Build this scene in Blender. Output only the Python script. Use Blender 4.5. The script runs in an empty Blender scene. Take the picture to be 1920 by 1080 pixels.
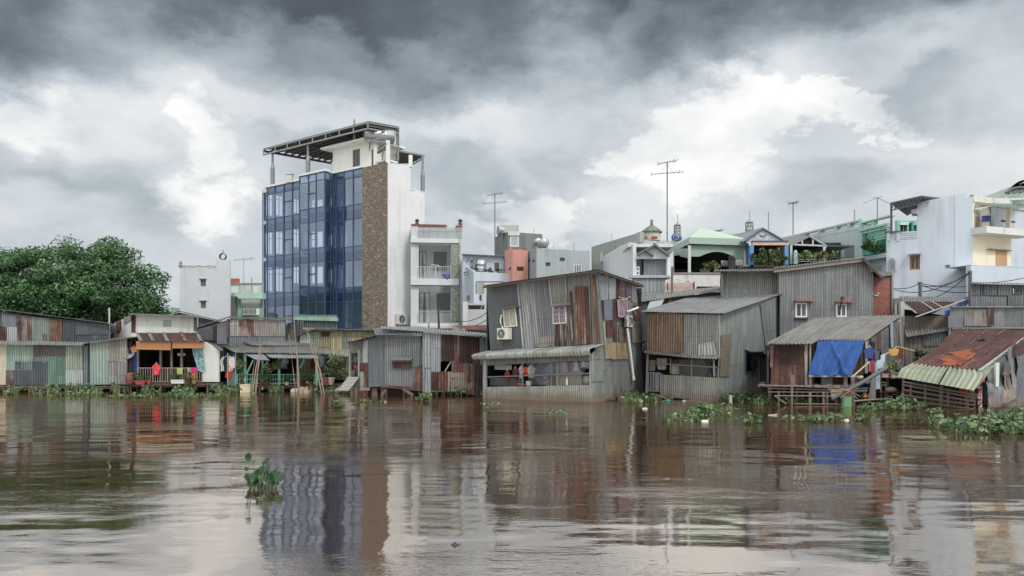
import bpy, math, random
from mathutils import Vector, noise
R = math.radians
V = Vector
# ---- photograph frame: camera at the origin 1.8 m above the water, looking along +Y
F, CX, HY, CH = 1493.0, 960.0, 672.0, 1.8
def P(px, py, Y):
    return V(((px - CX) / F * Y, Y, CH - (py - HY) / F * Y))
def Yw(py):
    return CH * F / (py - HY)
def Q(px, py):                       # a point on the water
    return V(((px - CX) / F * Yw(py), Yw(py), 0.0))
rng = random.Random(7)
SC = bpy.context.scene
COL = SC.collection
ORG = {}

def lin(h, k=1.0, sat=.8):
    h = h.lstrip('#')
    o = []
    for i in (0, 2, 4):
        c = int(h[i:i+2], 16) / 255
        c = c / 12.92 if c <= .04045 else ((c + .055) / 1.055) ** 2.4
        o.append(c * k)
    g = .2126*o[0] + .7152*o[1] + .0722*o[2]
    o = [max(0, min(.86, g + (c-g)*sat)) for c in o]
    return (*o, 1)

# ------------------------------------------------------------------ objects
def props(o, label=None, cat=None, group=None, kind=None):
    if label: o['label'] = label
    if cat: o['category'] = cat
    if group: o['group'] = group
    if kind: o['kind'] = kind
    return o
def thing(name, label, cat, loc, group=None):
    o = bpy.data.objects.new(name, None)
    o.empty_display_size = .3
    COL.objects.link(o)
    o.location = loc
    ORG[o.name] = V(loc)
    return props(o, label, cat, group)

class MB:
    def __init__(s):
        s.v = []; s.f = []; s.uv = []; s.sm = []; s.mi = []; s.cur = 0
    def face(s, pts, uv=None, smooth=False):
        b = len(s.v); s.v += [V(p) for p in pts]
        s.f.append(tuple(range(b, b + len(pts)))); s.sm.append(smooth); s.mi.append(s.cur)
        if uv is None:
            p0 = V(pts[0]); n = V((0, 0, 0))
            for i in range(len(pts)):
                a, c = V(pts[i]), V(pts[(i+1) % len(pts)])
                n += V(((a.y-c.y)*(a.z+c.z), (a.z-c.z)*(a.x+c.x), (a.x-c.x)*(a.y+c.y)))
            if n.length < 1e-12: n = V((0, 0, 1))
            n.normalize()
            if abs(n.z) > .75: uv = [(p[0], p[1]) for p in pts]
            else:
                t = V((-n.y, n.x, 0)); t = t.normalized() if t.length > 1e-6 else V((1, 0, 0))
                uv = [(V(p).dot(t), p[2]) for p in pts]
        s.uv.append(uv)
    def grid(s, rows, uvs=None, smooth=True):
        b = len(s.v); nr, nc = len(rows), len(rows[0])
        for r in rows: s.v += [V(p) for p in r]
        for i in range(nr-1):
            for j in range(nc-1):
                a = i*nc+j; idx = (a, a+nc, a+nc+1, a+1)
                s.f.append(tuple(b+k for k in idx)); s.sm.append(smooth); s.mi.append(s.cur)
                if uvs: s.uv.append([uvs[k // nc][k % nc] for k in idx])
                else: s.uv.append([(s.v[b+k].x, s.v[b+k].z) for k in idx])
    def prism(s, pts, vec):
        pts = [V(p) for p in pts]; vec = V(vec)
        bk = [p + vec for p in pts]
        s.face(pts); s.face(bk[::-1])
        n = len(pts)
        for i in range(n):
            j = (i+1) % n
            s.face([pts[i], bk[i], bk[j], pts[j]])
    def box(s, x0, x1, y0, y1, z0, z1):
        s.prism([(x0,y0,z0),(x1,y0,z0),(x1,y0,z1),(x0,y0,z1)], (0, y1-y0, 0))
    def bar(s, a, b, w, h=None):
        a, b = V(a), V(b); h = h or w; d = (b-a)
        if d.length < 1e-6: return
        d.normalize()
        up = V((0,0,1)) if abs(d.z) < .9 else V((0,1,0))
        sx = d.cross(up).normalized()*w/2; sy = sx.cross(d).normalized()*h/2
        s.prism([a-sx-sy, a+sx-sy, a+sx+sy, a-sx+sy], b-a)
    def tube(s, pts, r, n=6, r2=None):
        pts = [V(p) for p in pts]; rows = []; uvs = []
        for i, p in enumerate(pts):
            d = (pts[min(i+1, len(pts)-1)] - pts[max(i-1, 0)]).normalized()
            up = V((0,0,1)) if abs(d.z) < .9 else V((0,1,0))
            a = d.cross(up).normalized(); b = a.cross(d)
            rr = r if r2 is None else r + (r2-r)*i/max(1, len(pts)-1)
            rows.append([p + (a*math.cos(2*math.pi*k/n) + b*math.sin(2*math.pi*k/n))*rr for k in range(n+1)])
            uvs.append([(k/n*.3, i*.5) for k in range(n+1)])
        s.grid(rows, uvs)
        s.face(rows[0][:-1][::-1]); s.face(rows[-1][:-1])
    def lathe(s, base, prof, n=16, axis=(0,0,1)):
        base = V(base); ax = V(axis).normalized()
        up = V((0,0,1)) if abs(ax.z) < .9 else V((0,1,0))
        a = ax.cross(up).normalized(); b = a.cross(ax)
        rows = [[base + ax*h + (a*math.cos(2*math.pi*k/n)+b*math.sin(2*math.pi*k/n))*max(r, 1e-3) for k in range(n+1)] for r, h in prof]
        uvs = [[(k/n*prof[0][0]*6, h) for k in range(n+1)] for r, h in prof]
        s.grid(rows, uvs)
    def corr(s, top, bot, pitch=.125, amp=.02, rows=4, dent=.012, jag=.02, spw=4, seed=0, sag=0.0):
        top = [V(p) for p in top]; bot = [V(p) for p in bot]
        def pl(pl_, t):
            L = [0]
            for i in range(len(pl_)-1): L.append(L[-1] + (pl_[i+1]-pl_[i]).length)
            d = t*L[-1]
            for i in range(len(pl_)-1):
                if d <= L[i+1] + 1e-9:
                    return pl_[i].lerp(pl_[i+1], (d-L[i])/max(1e-9, L[i+1]-L[i]))
            return pl_[-1].copy()
        W_ = max(.05, sum((top[i+1]-top[i]).length for i in range(len(top)-1)))
        H_ = (bot[0]-top[0]).length
        nrm = (top[-1]-top[0]).cross(bot[len(bot)//2]-top[len(top)//2])
        nrm = nrm.normalized() if nrm.length > 1e-6 else V((0,-1,0))
        if abs(nrm.z) > .25: nrm = nrm if nrm.z > 0 else -nrm
        elif nrm.dot(top[0].lerp(top[-1], .5)) > 0: nrm = -nrm
        pitch = W_/max(1, round(W_/pitch)); nc = max(2, round(W_/pitch)*spw); rr = []; uu = []
        down = (bot[0]-top[0]).normalized()
        for i in range(rows+1):
            v = i/rows; r_ = []; u_ = []
            for j in range(nc+1):
                t = j/nc; a = pl(top, t); b = pl(bot, t); p = a.lerp(b, v); sd = t*W_
                o = amp*math.sin(2*math.pi*sd/pitch)
                o += dent*noise.noise(p*.9 + V((seed*7.1, 0, 0))) + dent*.6*noise.noise(p*3.1)
                p = p + nrm*o
                if sag: p.z -= sag*math.sin(math.pi*v)*(.6+.4*noise.noise(p*.7))
                if i == rows and jag: p += down*jag*noise.noise(V((math.floor(sd/.82)*3.7+seed, 1.3, .5)))*2
                if i == 0 and jag: p += down*jag*.5*noise.noise(V((math.floor(sd/.82)*2.7+seed, 7.3, .5)))*2
                r_.append(p); u_.append((sd, (1-v)*H_))
            rr.append(r_); uu.append(u_)
        s.grid(rr, uu)
    def build(s, name, mat, parent=None, label=None, cat=None, group=None, kind=None):
        me = bpy.data.meshes.new(name)
        if parent is not None: org = ORG[parent.name]
        elif kind == 'structure': org = V((0,0,0))
        else:
            zs = min(v.z for v in s.v); n = len(s.v)
            org = V((sum(v.x for v in s.v)/n, sum(v.y for v in s.v)/n, zs))
        me.from_pydata([v-org for v in s.v], [], s.f)
        ul = me.uv_layers.new(name='UVMap'); fl = []
        for u in s.uv:
            for a in u: fl += [a[0], a[1]]
        ul.data.foreach_set('uv', fl)
        me.polygons.foreach_set('use_smooth', s.sm)
        mats = mat if isinstance(mat, (list, tuple)) else [mat]
        for m in mats: me.materials.append(m)
        if len(mats) > 1: me.polygons.foreach_set('material_index', s.mi)
        me.update()
        o = bpy.data.objects.new(name, me); COL.objects.link(o)
        if parent is not None: o.parent = parent
        else: o.location = org
        ORG[o.name] = org
        return props(o, label, cat, group, kind)

class W:
    """vertical wall plane through two plan points given as (photo column, distance)"""
    def __init__(s, pa, Ya, pb, Yb):
        a = V(((pa-CX)/F*Ya, Ya)); b = V(((pb-CX)/F*Yb, Yb))
        t = (b-a).normalized(); s.t = V((t.x, t.y, 0))
        n = V((t.y, -t.x))
        if n.dot(a) > 0: n = -n
        s.n = V((n.x, n.y, 0)); s.c = n.dot(a)
    def back(s, d):                      # parallel plane d metres further away
        o = W.__new__(W); o.t = s.t; o.n = s.n; o.c = s.c - d
        return o
    def p(s, px, py, off=0.0):
        d = V(((px-CX)/F, 1.0, -(py-HY)/F))
        k = (s.c + off) / (d.x*s.n.x + d.y*s.n.y)
        return V((d.x*k, d.y*k, CH + d.z*k))
    def s_(s, px): return s.p(px, HY).dot(s.t)
    def at(s, sv, z, off=0.0):
        q = s.t*sv + s.n*(s.c+off)
        return V((q.x, q.y, z))
    def pz(s, px, z, off=0.0):
        q = s.p(px, HY, off); return V((q.x, q.y, z))
    def z(s, px, py): return s.p(px, py).z
    def rect(s, x0, x1, y0, y1, off=0.0):
        xm = (x0+x1)/2; z0 = s.z(xm, y0); z1 = s.z(xm, y1)
        a = s.s_(x0); b = s.s_(x1)
        return [s.at(a, z1, off), s.at(b, z1, off), s.at(b, z0, off), s.at(a, z0, off)]
    def box(s, m, x0, x1, y0, y1, off=0.02, depth=.1):
        m.prism(s.rect(x0, x1, y0, y1, off), -s.n*depth)
    def poly(s, m, pts, off=0.0, depth=.1):
        m.prism([s.p(x, y, off) for x, y in pts], -s.n*depth)
    def quad(s, m, q, off=.02, **k):     # TL TR BR BL corrugated
        m.corr([s.p(*q[0], off), s.p(*q[1], off)], [s.p(*q[3], off), s.p(*q[2], off)], **k)
    def pieces(s, top, bot, holes):
        T = [(s.s_(x), s.z(x, y)) for x, y in top]
        if isinstance(bot, (int, float)): B = [(T[0][0], bot), (T[-1][0], bot)]
        else: B = [(s.s_(x), s.z(x, y)) for x, y in bot]
        Hh = []
        for x0, x1, y0, y1 in holes:
            r = s.rect(x0, x1, y0, y1); Hh.append((s.s_(x0), s.s_(x1), r[0].z, r[2].z))
        def f(L, a):
            if a <= L[0][0]: return L[0][1]
            for i in range(len(L)-1):
                if a <= L[i+1][0]+1e-9:
                    k = (a-L[i][0])/max(1e-9, L[i+1][0]-L[i][0]); return L[i][1]+(L[i+1][1]-L[i][1])*k
            return L[-1][1]
        xs = sorted(set([round(a[0], 4) for a in T] + [round(x, 4) for h in Hh for x in h[:2] if T[0][0] < x < T[-1][0]]))
        for a, b in zip(xs[:-1], xs[1:]):
            if b-a < 1e-3: continue
            mid = (a+b)/2
            hs = sorted([h for h in Hh if h[0] <= mid <= h[1]], key=lambda h: h[2])
            lo = (f(B, a), f(B, b))
            for h in hs:
                if h[2] > max(lo)+.005: yield (a, b, h[2], h[2], lo[0], lo[1])
                lo = (h[3], h[3])
            e = 1e-4
            yield (a, b, f(T, a+e), f(T, b-e), lo[0], lo[1])
    def wall(s, m, top, bot, holes=(), thick=.15, off=0.0):
        for a, b, ta, tb, ba, bb in s.pieces(top, bot, holes):
            m.prism([s.at(a, ba, off), s.at(b, bb, off), s.at(b, tb, off), s.at(a, ta, off)], -s.n*thick)
    def tin(s, m, top, bot, holes=(), off=0.0, pitch=.125, amp=.02, rows=4, dent=.014):
        for a, b, ta, tb, ba, bb in s.pieces(top, bot, holes):
            nc = max(2, int((b-a)/pitch*4)); rr = []; uu = []
            for i in range(rows+1):
                v = i/rows; r_ = []; u_ = []
                for j in range(nc+1):
                    t = j/nc; sv = a+(b-a)*t; zz = (ta+(tb-ta)*t)*(1-v) + (ba+(bb-ba)*t)*v
                    q = s.at(sv, zz); o = amp*math.sin(2*math.pi*sv/pitch)+dent*noise.noise(q*.9)
                    r_.append(s.at(sv, zz, off+o)); u_.append((sv, zz))
                rr.append(r_); uu.append(u_)
            m.grid(rr, uu)

def roof(m, tl, tr, br, bl, **k):        # each (px,py,Y)
    k.setdefault('pitch', .15); k.setdefault('amp', .026)
    m.corr([P(*tl), P(*tr)], [P(*bl), P(*br)], **k)
def slab4(m, a, b, c, d, th=.08):
    pts = [V(a), V(b), V(c), V(d)]
    m.prism(pts, (0, 0, -th))

# ------------------------------------------------------------------ materials
def newmat(name):
    m = bpy.data.materials.new(name); m.use_nodes = True
    nt = m.node_tree; b = nt.nodes['Principled BSDF']
    return m, nt, b
class NT:
    def __init__(s, nt): s.nt = nt
    def n(s, t, **k):
        o = s.nt.nodes.new(t)
        for a, v in k.items(): setattr(o, a, v)
        return o
    def l(s, a, b): s.nt.links.new(a, b)
    def set(s, sock, v):
        if isinstance(v, bpy.types.NodeSocket): s.l(v, sock)
        else:
            if sock.type == 'VECTOR' and hasattr(v, '__len__'): v = tuple(v)[:3]
            if sock.type == 'RGBA' and len(v) == 3: v = (*v, 1)
            sock.default_value = v
    def math(s, op, a, b=0.0, c=None, clamp=False):
        o = s.n('ShaderNodeMath', operation=op, use_clamp=clamp); s.set(o.inputs[0], a); s.set(o.inputs[1], b)
        if c is not None: s.set(o.inputs[2], c)
        return o.outputs[0]
    def vm(s, op, a, b=None, sc=None):
        o = s.n('ShaderNodeVectorMath', operation=op); s.set(o.inputs[0], a)
        if b is not None: s.set(o.inputs[1], b)
        if sc is not None: s.set(o.inputs['Scale'], sc)
        return o.outputs['Value'] if op in ('LENGTH', 'DOT_PRODUCT', 'DISTANCE') else o.outputs[0]
    def noise(s, vec, scale, detail=4, rough=.55, col=False):
        o = s.n('ShaderNodeTexNoise'); s.l(vec, o.inputs['Vector'])
        o.inputs['Scale'].default_value = scale; o.inputs['Detail'].default_value = detail; o.inputs['Roughness'].default_value = rough
        return o.outputs['Color'] if col else o.outputs[0]
    def smooth(s, v, lo, hi, a=0.0, b=1.0):
        o = s.n('ShaderNodeMapRange', interpolation_type='SMOOTHSTEP')
        for i, x in enumerate((v, lo, hi, a, b)): s.set(o.inputs[i], x)
        return o.outputs[0]
    def mix(s, f, a, b, mode='MIX'):
        o = s.n('ShaderNodeMix', data_type='RGBA', blend_type=mode)
        s.set(o.inputs[0], f); s.set(o.inputs[6], a); s.set(o.inputs[7], b)
        return o.outputs[2]
    def ramp(s, f, stops):
        o = s.n('ShaderNodeValToRGB'); s.l(f, o.inputs[0]); e = o.color_ramp.elements
        while len(e) < len(stops): e.new(.5)
        for i, (p, c) in enumerate(stops): e[i].position = p; e[i].color = c if len(c) == 4 else (*c, 1)
        return o.outputs[0]
    def scalecol(s, c, k):
        o = s.n('ShaderNodeVectorMath', operation='SCALE'); s.set(o.inputs[0], c); s.set(o.inputs['Scale'], k)
        return o.outputs[0]
    def uv(s, rand=True, sc=(1, 1, 1)):
        t = s.n('ShaderNodeTexCoord').outputs['UV']
        if rand:
            oi = s.n('ShaderNodeObjectInfo').outputs['Random']
            t = s.vm('ADD', t, s.scalecol((37.0, 61.0, 13.0), oi))
        if sc != (1, 1, 1): t = s.vm('MULTIPLY', t, sc)
        return t
    def bump(s, b, h, dist=.01, strength=1.0):
        o = s.n('ShaderNodeBump'); o.inputs['Strength'].default_value = strength; o.inputs['Distance'].default_value = dist
        s.l(h, o.inputs['Height']); s.l(o.outputs[0], b.inputs['Normal'])
MC = {}
def cached(fn):
    def g(*a, **k):
        key = (fn.__name__, a, tuple(sorted(k.items())))
        if key not in MC: MC[key] = fn(*a, **k)
        return MC[key]
    return g
def tide(s, c, amt=.75):
    geo = s.n('ShaderNodeNewGeometry').outputs['Position']
    z = s.n('ShaderNodeSeparateXYZ'); s.l(geo, z.inputs[0])
    nz = s.noise(geo, 1.7, 4)
    f = s.smooth(s.math('ADD', z.outputs[2], s.math('MULTIPLY', nz, -.7)), .12, -.28, 0.0, amt)
    return s.mix(f, c, lin('6e5c4a'))
@cached
def tin(h, rust=.2, streak=.5, metal=.15, orange=.3, seam=.16):
    m, nt, b = newmat('tin'); s = NT(nt); uv = s.uv()
    n1 = s.noise(s.vm('MULTIPLY', uv, (7, .5, 1)), 1, 4, .6)
    n2 = s.noise(uv, .9, 6, .62)
    n3 = s.noise(uv, 11, 4, .6)
    n4 = s.noise(s.vm('MULTIPLY', uv, (22, .9, 1)), 1, 3, .6)
    wn = s.n('ShaderNodeTexWhiteNoise', noise_dimensions='2D')
    s.l(s.vm('FLOOR', s.vm('MULTIPLY', uv, (1/.83, 1/2.1, 1))), wn.inputs['Vector'])
    m1 = s.smooth(n1, .34, .68); m4 = s.smooth(n4, .36, .66)
    k = s.math('ADD', .34, s.math('MULTIPLY', m1, .36*streak+.08))
    k = s.math('ADD', k, s.math('MULTIPLY', m4, .32*streak))
    k = s.math('ADD', k, s.math('MULTIPLY', s.math('SUBTRACT', wn.outputs['Value'], .5), seam))
    k = s.math('ADD', k, s.math('MULTIPLY', n2, .18))
    c = s.scalecol(lin(h), k)
    fr_ = s.n('ShaderNodeSeparateXYZ'); s.l(s.vm('FRACTION', s.vm('MULTIPLY', s.vm('ADD', uv, s.scalecol(s.noise(uv, 3, 3, col=True), .05)), (1/.83, 1/2.1, 1))), fr_.inputs[0])
    seamv = s.smooth(fr_.outputs[0], .035, .0); seamh = s.smooth(fr_.outputs[1], .93, 1.0)
    c = s.mix(s.math('MULTIPLY', s.math('MAXIMUM', seamv, s.smooth(fr_.outputs[1], .02, .0)), .6), c, s.scalecol(c, .3))
    # rib shading painted into the groove colour, together with settled grime
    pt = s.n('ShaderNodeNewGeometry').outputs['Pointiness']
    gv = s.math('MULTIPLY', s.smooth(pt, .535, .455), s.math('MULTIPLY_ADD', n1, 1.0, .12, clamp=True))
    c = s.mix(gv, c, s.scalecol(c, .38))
    # dull oxide bloom
    c = s.mix(s.smooth(n1, .5, .72, 0.0, .3*streak), c, lin('5b5f61'))
    c = s.mix(s.smooth(s.noise(uv, 2.6, 5), .58, .7, 0.0, .12), c, lin('b9bfbf'))
    th = .78 - .5*rust
    f = s.math('ADD', s.math('MULTIPLY', n2, .5), s.math('MULTIPLY', n1, .3))
    f = s.math('ADD', f, s.math('MULTIPLY', n3, .2))
    f = s.math('ADD', f, s.math('MULTIPLY', s.math('ADD', seamh, seamv), .05))
    mask = s.smooth(f, th-.03, th+.05)
    rc = s.ramp(s.math('ADD', s.math('MULTIPLY', n3, .6), s.math('MULTIPLY', n1, .4)),
                [(.3, lin('2e211e')), (.5, lin('4d322c')), (.62, lin('6b4536')), (.8, lin('9a6840') if orange > .5 else lin('7a5546'))])
    c = s.mix(mask, c, rc)
    c = tide(s, c)
    s.l(c, b.inputs['Base Color'])
    s.l(s.math('MULTIPLY', s.math('SUBTRACT', 1.0, mask), metal), b.inputs['Metallic'])
    s.l(s.math('ADD', .42, s.math('MULTIPLY', n2, .35)), b.inputs['Roughness'])
    s.bump(b, n3, .006)
    return m
@cached
def rusty(dark='4a2a24', mid='6b3c30', light='9a5a3c', pale=.0):
    m, nt, b = newmat('rusted_iron'); s = NT(nt); uv = s.uv()
    n1 = s.noise(s.vm('MULTIPLY', uv, (5, .5, 1)), 1, 5, .6); n2 = s.noise(uv, 1.1, 6, .65); n3 = s.noise(uv, 13, 4)
    f = s.math('ADD', s.math('MULTIPLY', n2, .5), s.math('MULTIPLY', n1, .35)); f = s.math('ADD', f, s.math('MULTIPLY', n3, .15))
    c = s.ramp(f, [(.34, lin(dark)), (.5, lin(mid)), (.6, lin(light)), (.72, lin('8b8680'))])
    if pale: c = s.mix(s.smooth(n1, .62-.2*pale, .66), c, lin('a7a39b'))
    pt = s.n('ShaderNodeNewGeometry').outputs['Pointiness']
    c = s.mix(s.smooth(pt, .535, .455, 0.0, .8), c, s.scalecol(c, .45))  # grooves coloured darker: painted rib shading plus grime
    c = tide(s, c, .4)
    hs = s.n('ShaderNodeHueSaturation'); hs.inputs['Saturation'].default_value = .88; hs.inputs['Value'].default_value = .7; s.l(c, hs.inputs['Color'])
    c = s.scalecol(hs.outputs[0], s.math('MULTIPLY_ADD', s.noise(s.vm('MULTIPLY', uv, (9, .7, 1)), 1, 4, .65), 1.5, .25))
    s.l(c, b.inputs['Base Color']); b.inputs['Roughness'].default_value = .85
    s.bump(b, n3, .01)
    return m
@cached
def plaster(h, dirt=.3, rough=.85, sc=1.0, spec=.3):
    m, nt, b = newmat('plaster'); s = NT(nt); uv = s.uv()
    n1 = s.noise(s.vm('MULTIPLY', uv, (2.2*sc, .22*sc, 1)), 1, 5, .6); n2 = s.noise(uv, .6*sc, 5); n3 = s.noise(uv, 14, 3)
    k = s.math('ADD', .86, s.math('MULTIPLY', n2, .22)); k = s.math('ADD', k, s.math('MULTIPLY', n3, .08))
    c = s.scalecol(lin(h), k)
    c = s.mix(s.smooth(n1, .5, .68, 0.0, dirt), c, s.scalecol(lin(h), .45))
    c = s.mix(s.smooth(s.noise(uv, 1.7, 6, .7), .6, .72, 0.0, dirt*.7), c, lin('6d6c64'))
    s.l(c, b.inputs['Base Color']); b.inputs['Roughness'].default_value = rough
    b.inputs['Specular IOR Level'].default_value = spec
    s.bump(b, n3, .004)
    return m
@cached
def wood(h, k=1.0):
    m, nt, b = newmat('wood'); s = NT(nt); uv = s.uv()
    n1 = s.noise(s.vm('MULTIPLY', uv, (14, 1.2, 1)), 1, 5, .6); n2 = s.noise(uv, 1.5, 4)
    c = s.scalecol(lin(h, k), s.math('ADD', .45, s.math('ADD', s.math('MULTIPLY', n1, .8), s.math('MULTIPLY', n2, .3))))
    c = tide(s, c, .5)
    s.l(c, b.inputs['Base Color']); b.inputs['Roughness'].default_value = .8
    s.bump(b, n1, .005)
    return m
@cached
def paint(h, rough=.5, metal=0.0, var=.15, k=1.0):
    m, nt, b = newmat('paint'); s = NT(nt); uv = s.uv()
    c = s.scalecol(lin(h, k), s.math('ADD', 1-var*.5, s.math('MULTIPLY', s.noise(uv, 3, 4), var)))
    s.l(c, b.inputs['Base Color']); b.inputs['Roughness'].default_value = rough; b.inputs['Metallic'].default_value = metal
    return m
@cached
def fabric(h, pattern=0, h2='ffffff'):
    m, nt, b = newmat('cloth'); s = NT(nt); uv = s.uv()
    n = s.noise(s.vm('MULTIPLY', uv, (6, 1, 1)), 1, 3)
    c = s.scalecol(lin(h, .85, .95), s.math('ADD', .7, s.math('MULTIPLY', n, .5)))
    if pattern == 1: c = s.mix(s.smooth(s.noise(uv, 16, 2), .5, .54), c, lin(h2, .85))
    if pattern == 2:
        w = s.n('ShaderNodeTexWave'); w.inputs['Scale'].default_value = 5; s.l(uv, w.inputs['Vector'])
        c = s.mix(s.smooth(w.outputs[1], .5, .6), c, lin(h2))
    s.l(c, b.inputs['Base Color']); b.inputs['Roughness'].default_value = .9
    b.inputs['Sheen Weight'].default_value = .1
    return m
@cached
def brickmat(h1, h2, mortar, w=.22, hh=.075, mo=.012):
    m, nt, b = newmat('bricks'); s = NT(nt); uv = s.uv(False)
    br = s.n('ShaderNodeTexBrick'); s.l(uv, br.inputs['Vector']); br.inputs['Scale'].default_value = 1
    br.inputs['Color1'].default_value = lin(h1); br.inputs['Color2'].default_value = lin(h2); br.inputs['Mortar'].default_value = lin(mortar)
    br.inputs['Brick Width'].default_value = w; br.inputs['Row Height'].default_value = hh; br.inputs['Mortar Size'].default_value = mo
    n = s.noise(uv, 6, 5, .7); n2 = s.noise(uv, .8, 4)
    c = s.scalecol(br.outputs[0], s.math('ADD', .45, s.math('ADD', s.math('MULTIPLY', n, .8), s.math('MULTIPLY', n2, .3))))
    s.l(c, b.inputs['Base Color']); b.inputs['Roughness'].default_value = .9
    s.bump(b, s.math('MULTIPLY_ADD', br.outputs[1], -1.0, n), .02)
    return m
@cached
def stone(h1, h2, sc=3.0):
    m, nt, b = newmat('stone_cladding'); s = NT(nt); uv = s.uv(False)
    v = s.n('ShaderNodeTexVoronoi'); s.l(s.vm('MULTIPLY', s.vm('ADD', uv, s.scalecol(s.noise(uv, 2, 3, col=True), .5)), (1, 2.4, 1)), v.inputs['Vector']); v.inputs['Scale'].default_value = sc
    sp = s.n('ShaderNodeSeparateColor'); s.l(v.outputs['Color'], sp.inputs[0])
    n = s.noise(uv, 5, 6, .7)
    f = s.math('ADD', s.math('MULTIPLY', sp.outputs[0], .55), s.math('MULTIPLY', n, .5))
    c = s.ramp(f, [(.25, lin(h1)), (.5, lin(h2)), (.62, lin(h1)), (.8, lin(h2, 1.5))])
    c = s.mix(s.smooth(v.outputs['Distance'], .35, .6, 0.0, .5), c, lin(h1, .5))
    s.l(c, b.inputs['Base Color']); b.inputs['Roughness'].default_value = .9
    s.bump(b, f, .05)
    return m
@cached
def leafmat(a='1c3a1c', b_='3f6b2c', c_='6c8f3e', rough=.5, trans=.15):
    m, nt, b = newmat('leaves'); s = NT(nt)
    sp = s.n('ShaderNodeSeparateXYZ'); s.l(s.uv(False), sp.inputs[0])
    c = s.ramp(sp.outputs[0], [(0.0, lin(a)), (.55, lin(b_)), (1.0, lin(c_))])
    s.l(c, b.inputs['Base Color']); b.inputs['Roughness'].default_value = rough
    tr = s.n('ShaderNodeBsdfTranslucent'); s.l(c, tr.inputs[0])
    mx = s.n('ShaderNodeMixShader'); mx.inputs[0].default_value = trans
    s.l(b.outputs[0], mx.inputs[1]); s.l(tr.outputs[0], mx.inputs[2])
    s.l(mx.outputs[0], nt.nodes['Material Output'].inputs[0])
    return m
@cached
def glass(tint=(.8,.87,.95), refl=(.6,.75,1), fac=.3, rough=.02):
    m, nt, b = newmat('window_glass'); s = NT(nt)
    tr = s.n('ShaderNodeBsdfTransparent'); tr.inputs[0].default_value = (*tint, 1)
    gl = s.n('ShaderNodeBsdfGlossy'); gl.inputs[0].default_value = (*refl, 1); gl.inputs['Roughness'].default_value = rough
    lw = s.n('ShaderNodeLayerWeight'); lw.inputs[0].default_value = .3
    mx = s.n('ShaderNodeMixShader'); s.l(s.math('MULTIPLY_ADD', lw.outputs[1], .16, fac, clamp=True), mx.inputs[0])
    s.l(tr.outputs[0], mx.inputs[1]); s.l(gl.outputs[0], mx.inputs[2])
    s.l(mx.outputs[0], nt.nodes['Material Output'].inputs[0])
    nt.nodes.remove(b)
    return m
@cached
def darkglass(h='1d2429', rough=.12):
    m, nt, b = newmat('dark_glass'); b.inputs['Base Color'].default_value = lin(h); b.inputs['Roughness'].default_value = rough
    b.inputs['IOR'].default_value = 1.6
    return m
STEEL = paint('b9bdc0', .35, .8); ALU = paint('d8dcde', .4, .1); DGREY = paint('34383b', .6); WHITE = paint('e4e6e4', .6)
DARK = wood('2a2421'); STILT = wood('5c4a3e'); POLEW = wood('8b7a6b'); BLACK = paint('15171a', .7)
GREENP = plaster('5fa287', .35)
# ------------------------------------------------------------------ camera
cd = bpy.data.cameras.new('camera'); cam = bpy.data.objects.new('camera', cd); COL.objects.link(cam)
cam.location = (0, 0, CH); cam.rotation_euler = (R(90), 0, 0)
cd.sensor_width = 36; cd.lens = F/1920*36; cd.shift_y = (HY-540)/1920; cd.clip_end = 6000; cd.clip_start = .1
SC.camera = cam
# ------------------------------------------------------------------ world: overcast cloud deck with breaks
wd = bpy.data.worlds.new('World'); SC.world = wd; wd.use_nodes = True
nt = wd.node_tree; s = NT(nt); bg = nt.nodes['Background']
SUN_AZ, SUN_EL = R(150), R(48)       # azimuth from +Y towards +X
sky = s.n('ShaderNodeTexSky', sky_type='NISHITA'); sky.sun_disc = False
sky.sun_elevation = SUN_EL; sky.sun_rotation = SUN_AZ; sky.air_density = 1.5; sky.dust_density = 3
d = s.n('ShaderNodeTexCoord').outputs['Generated']
sp = s.n('ShaderNodeSeparateXYZ'); s.l(d, sp.inputs[0])
az = s.math('ARCTAN2', sp.outputs[0], sp.outputs[1]); el = s.math('ARCSINE', sp.outputs[2])
cb = s.n('ShaderNodeCombineXYZ'); s.l(az, cb.inputs[0]); s.l(el, cb.inputs[1])
uvp = cb.outputs[0]
d3 = s.vm('MULTIPLY', d, (1, 1, 1.7))
wn1 = s.noise(d3, 3.2, 7, .55, col=True); wn2 = s.noise(d3, 11, 8, .6, col=True)
warp = s.vm('ADD', s.scalecol(s.vm('SUBTRACT', wn1, (.5, .5, .5)), .26), s.scalecol(s.vm('SUBTRACT', wn2, (.5, .5, .5)), .085))
q = s.vm('ADD', uvp, warp)
qf = s.vm('ADD', uvp, s.vm('ADD', s.scalecol(s.vm('SUBTRACT', wn2, (.5, .5, .5)), .17), s.scalecol(s.vm('SUBTRACT', wn1, (.5, .5, .5)), .06)))
def AE(px, py):
    a = math.atan((px-CX)/F); return a, math.atan((HY-py)/F*math.cos(a))
def blob(px, py, rx, ry, src=None, hard=.0, rot=0):
    a, e = AE(px, py)
    v = s.vm('SUBTRACT', src or q, (a, e, 0))
    if rot:
        r_ = s.n('ShaderNodeVectorRotate', rotation_type='Z_AXIS'); s.l(v, r_.inputs[0]); r_.inputs['Angle'].default_value = -R(rot); v = r_.outputs[0]
    v = s.vm('MULTIPLY', v, (F/rx*1.12, F/ry*1.12, 0))
    return s.smooth(s.vm('LENGTH', v), 1.25-.2*hard, .35+.6*hard)
def add(*a):
    r = a[0]
    for x in a[1:]: r = s.math('MAXIMUM', r, x)
    return r
nb = s.noise(d3, 2.3, 8, .56); nc = s.noise(d3, 6.5, 8, .6)
base = s.math('ADD', s.math('MULTIPLY', nb, .85), s.math('MULTIPLY', nc, .5))      # ~.67 mean
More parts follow.
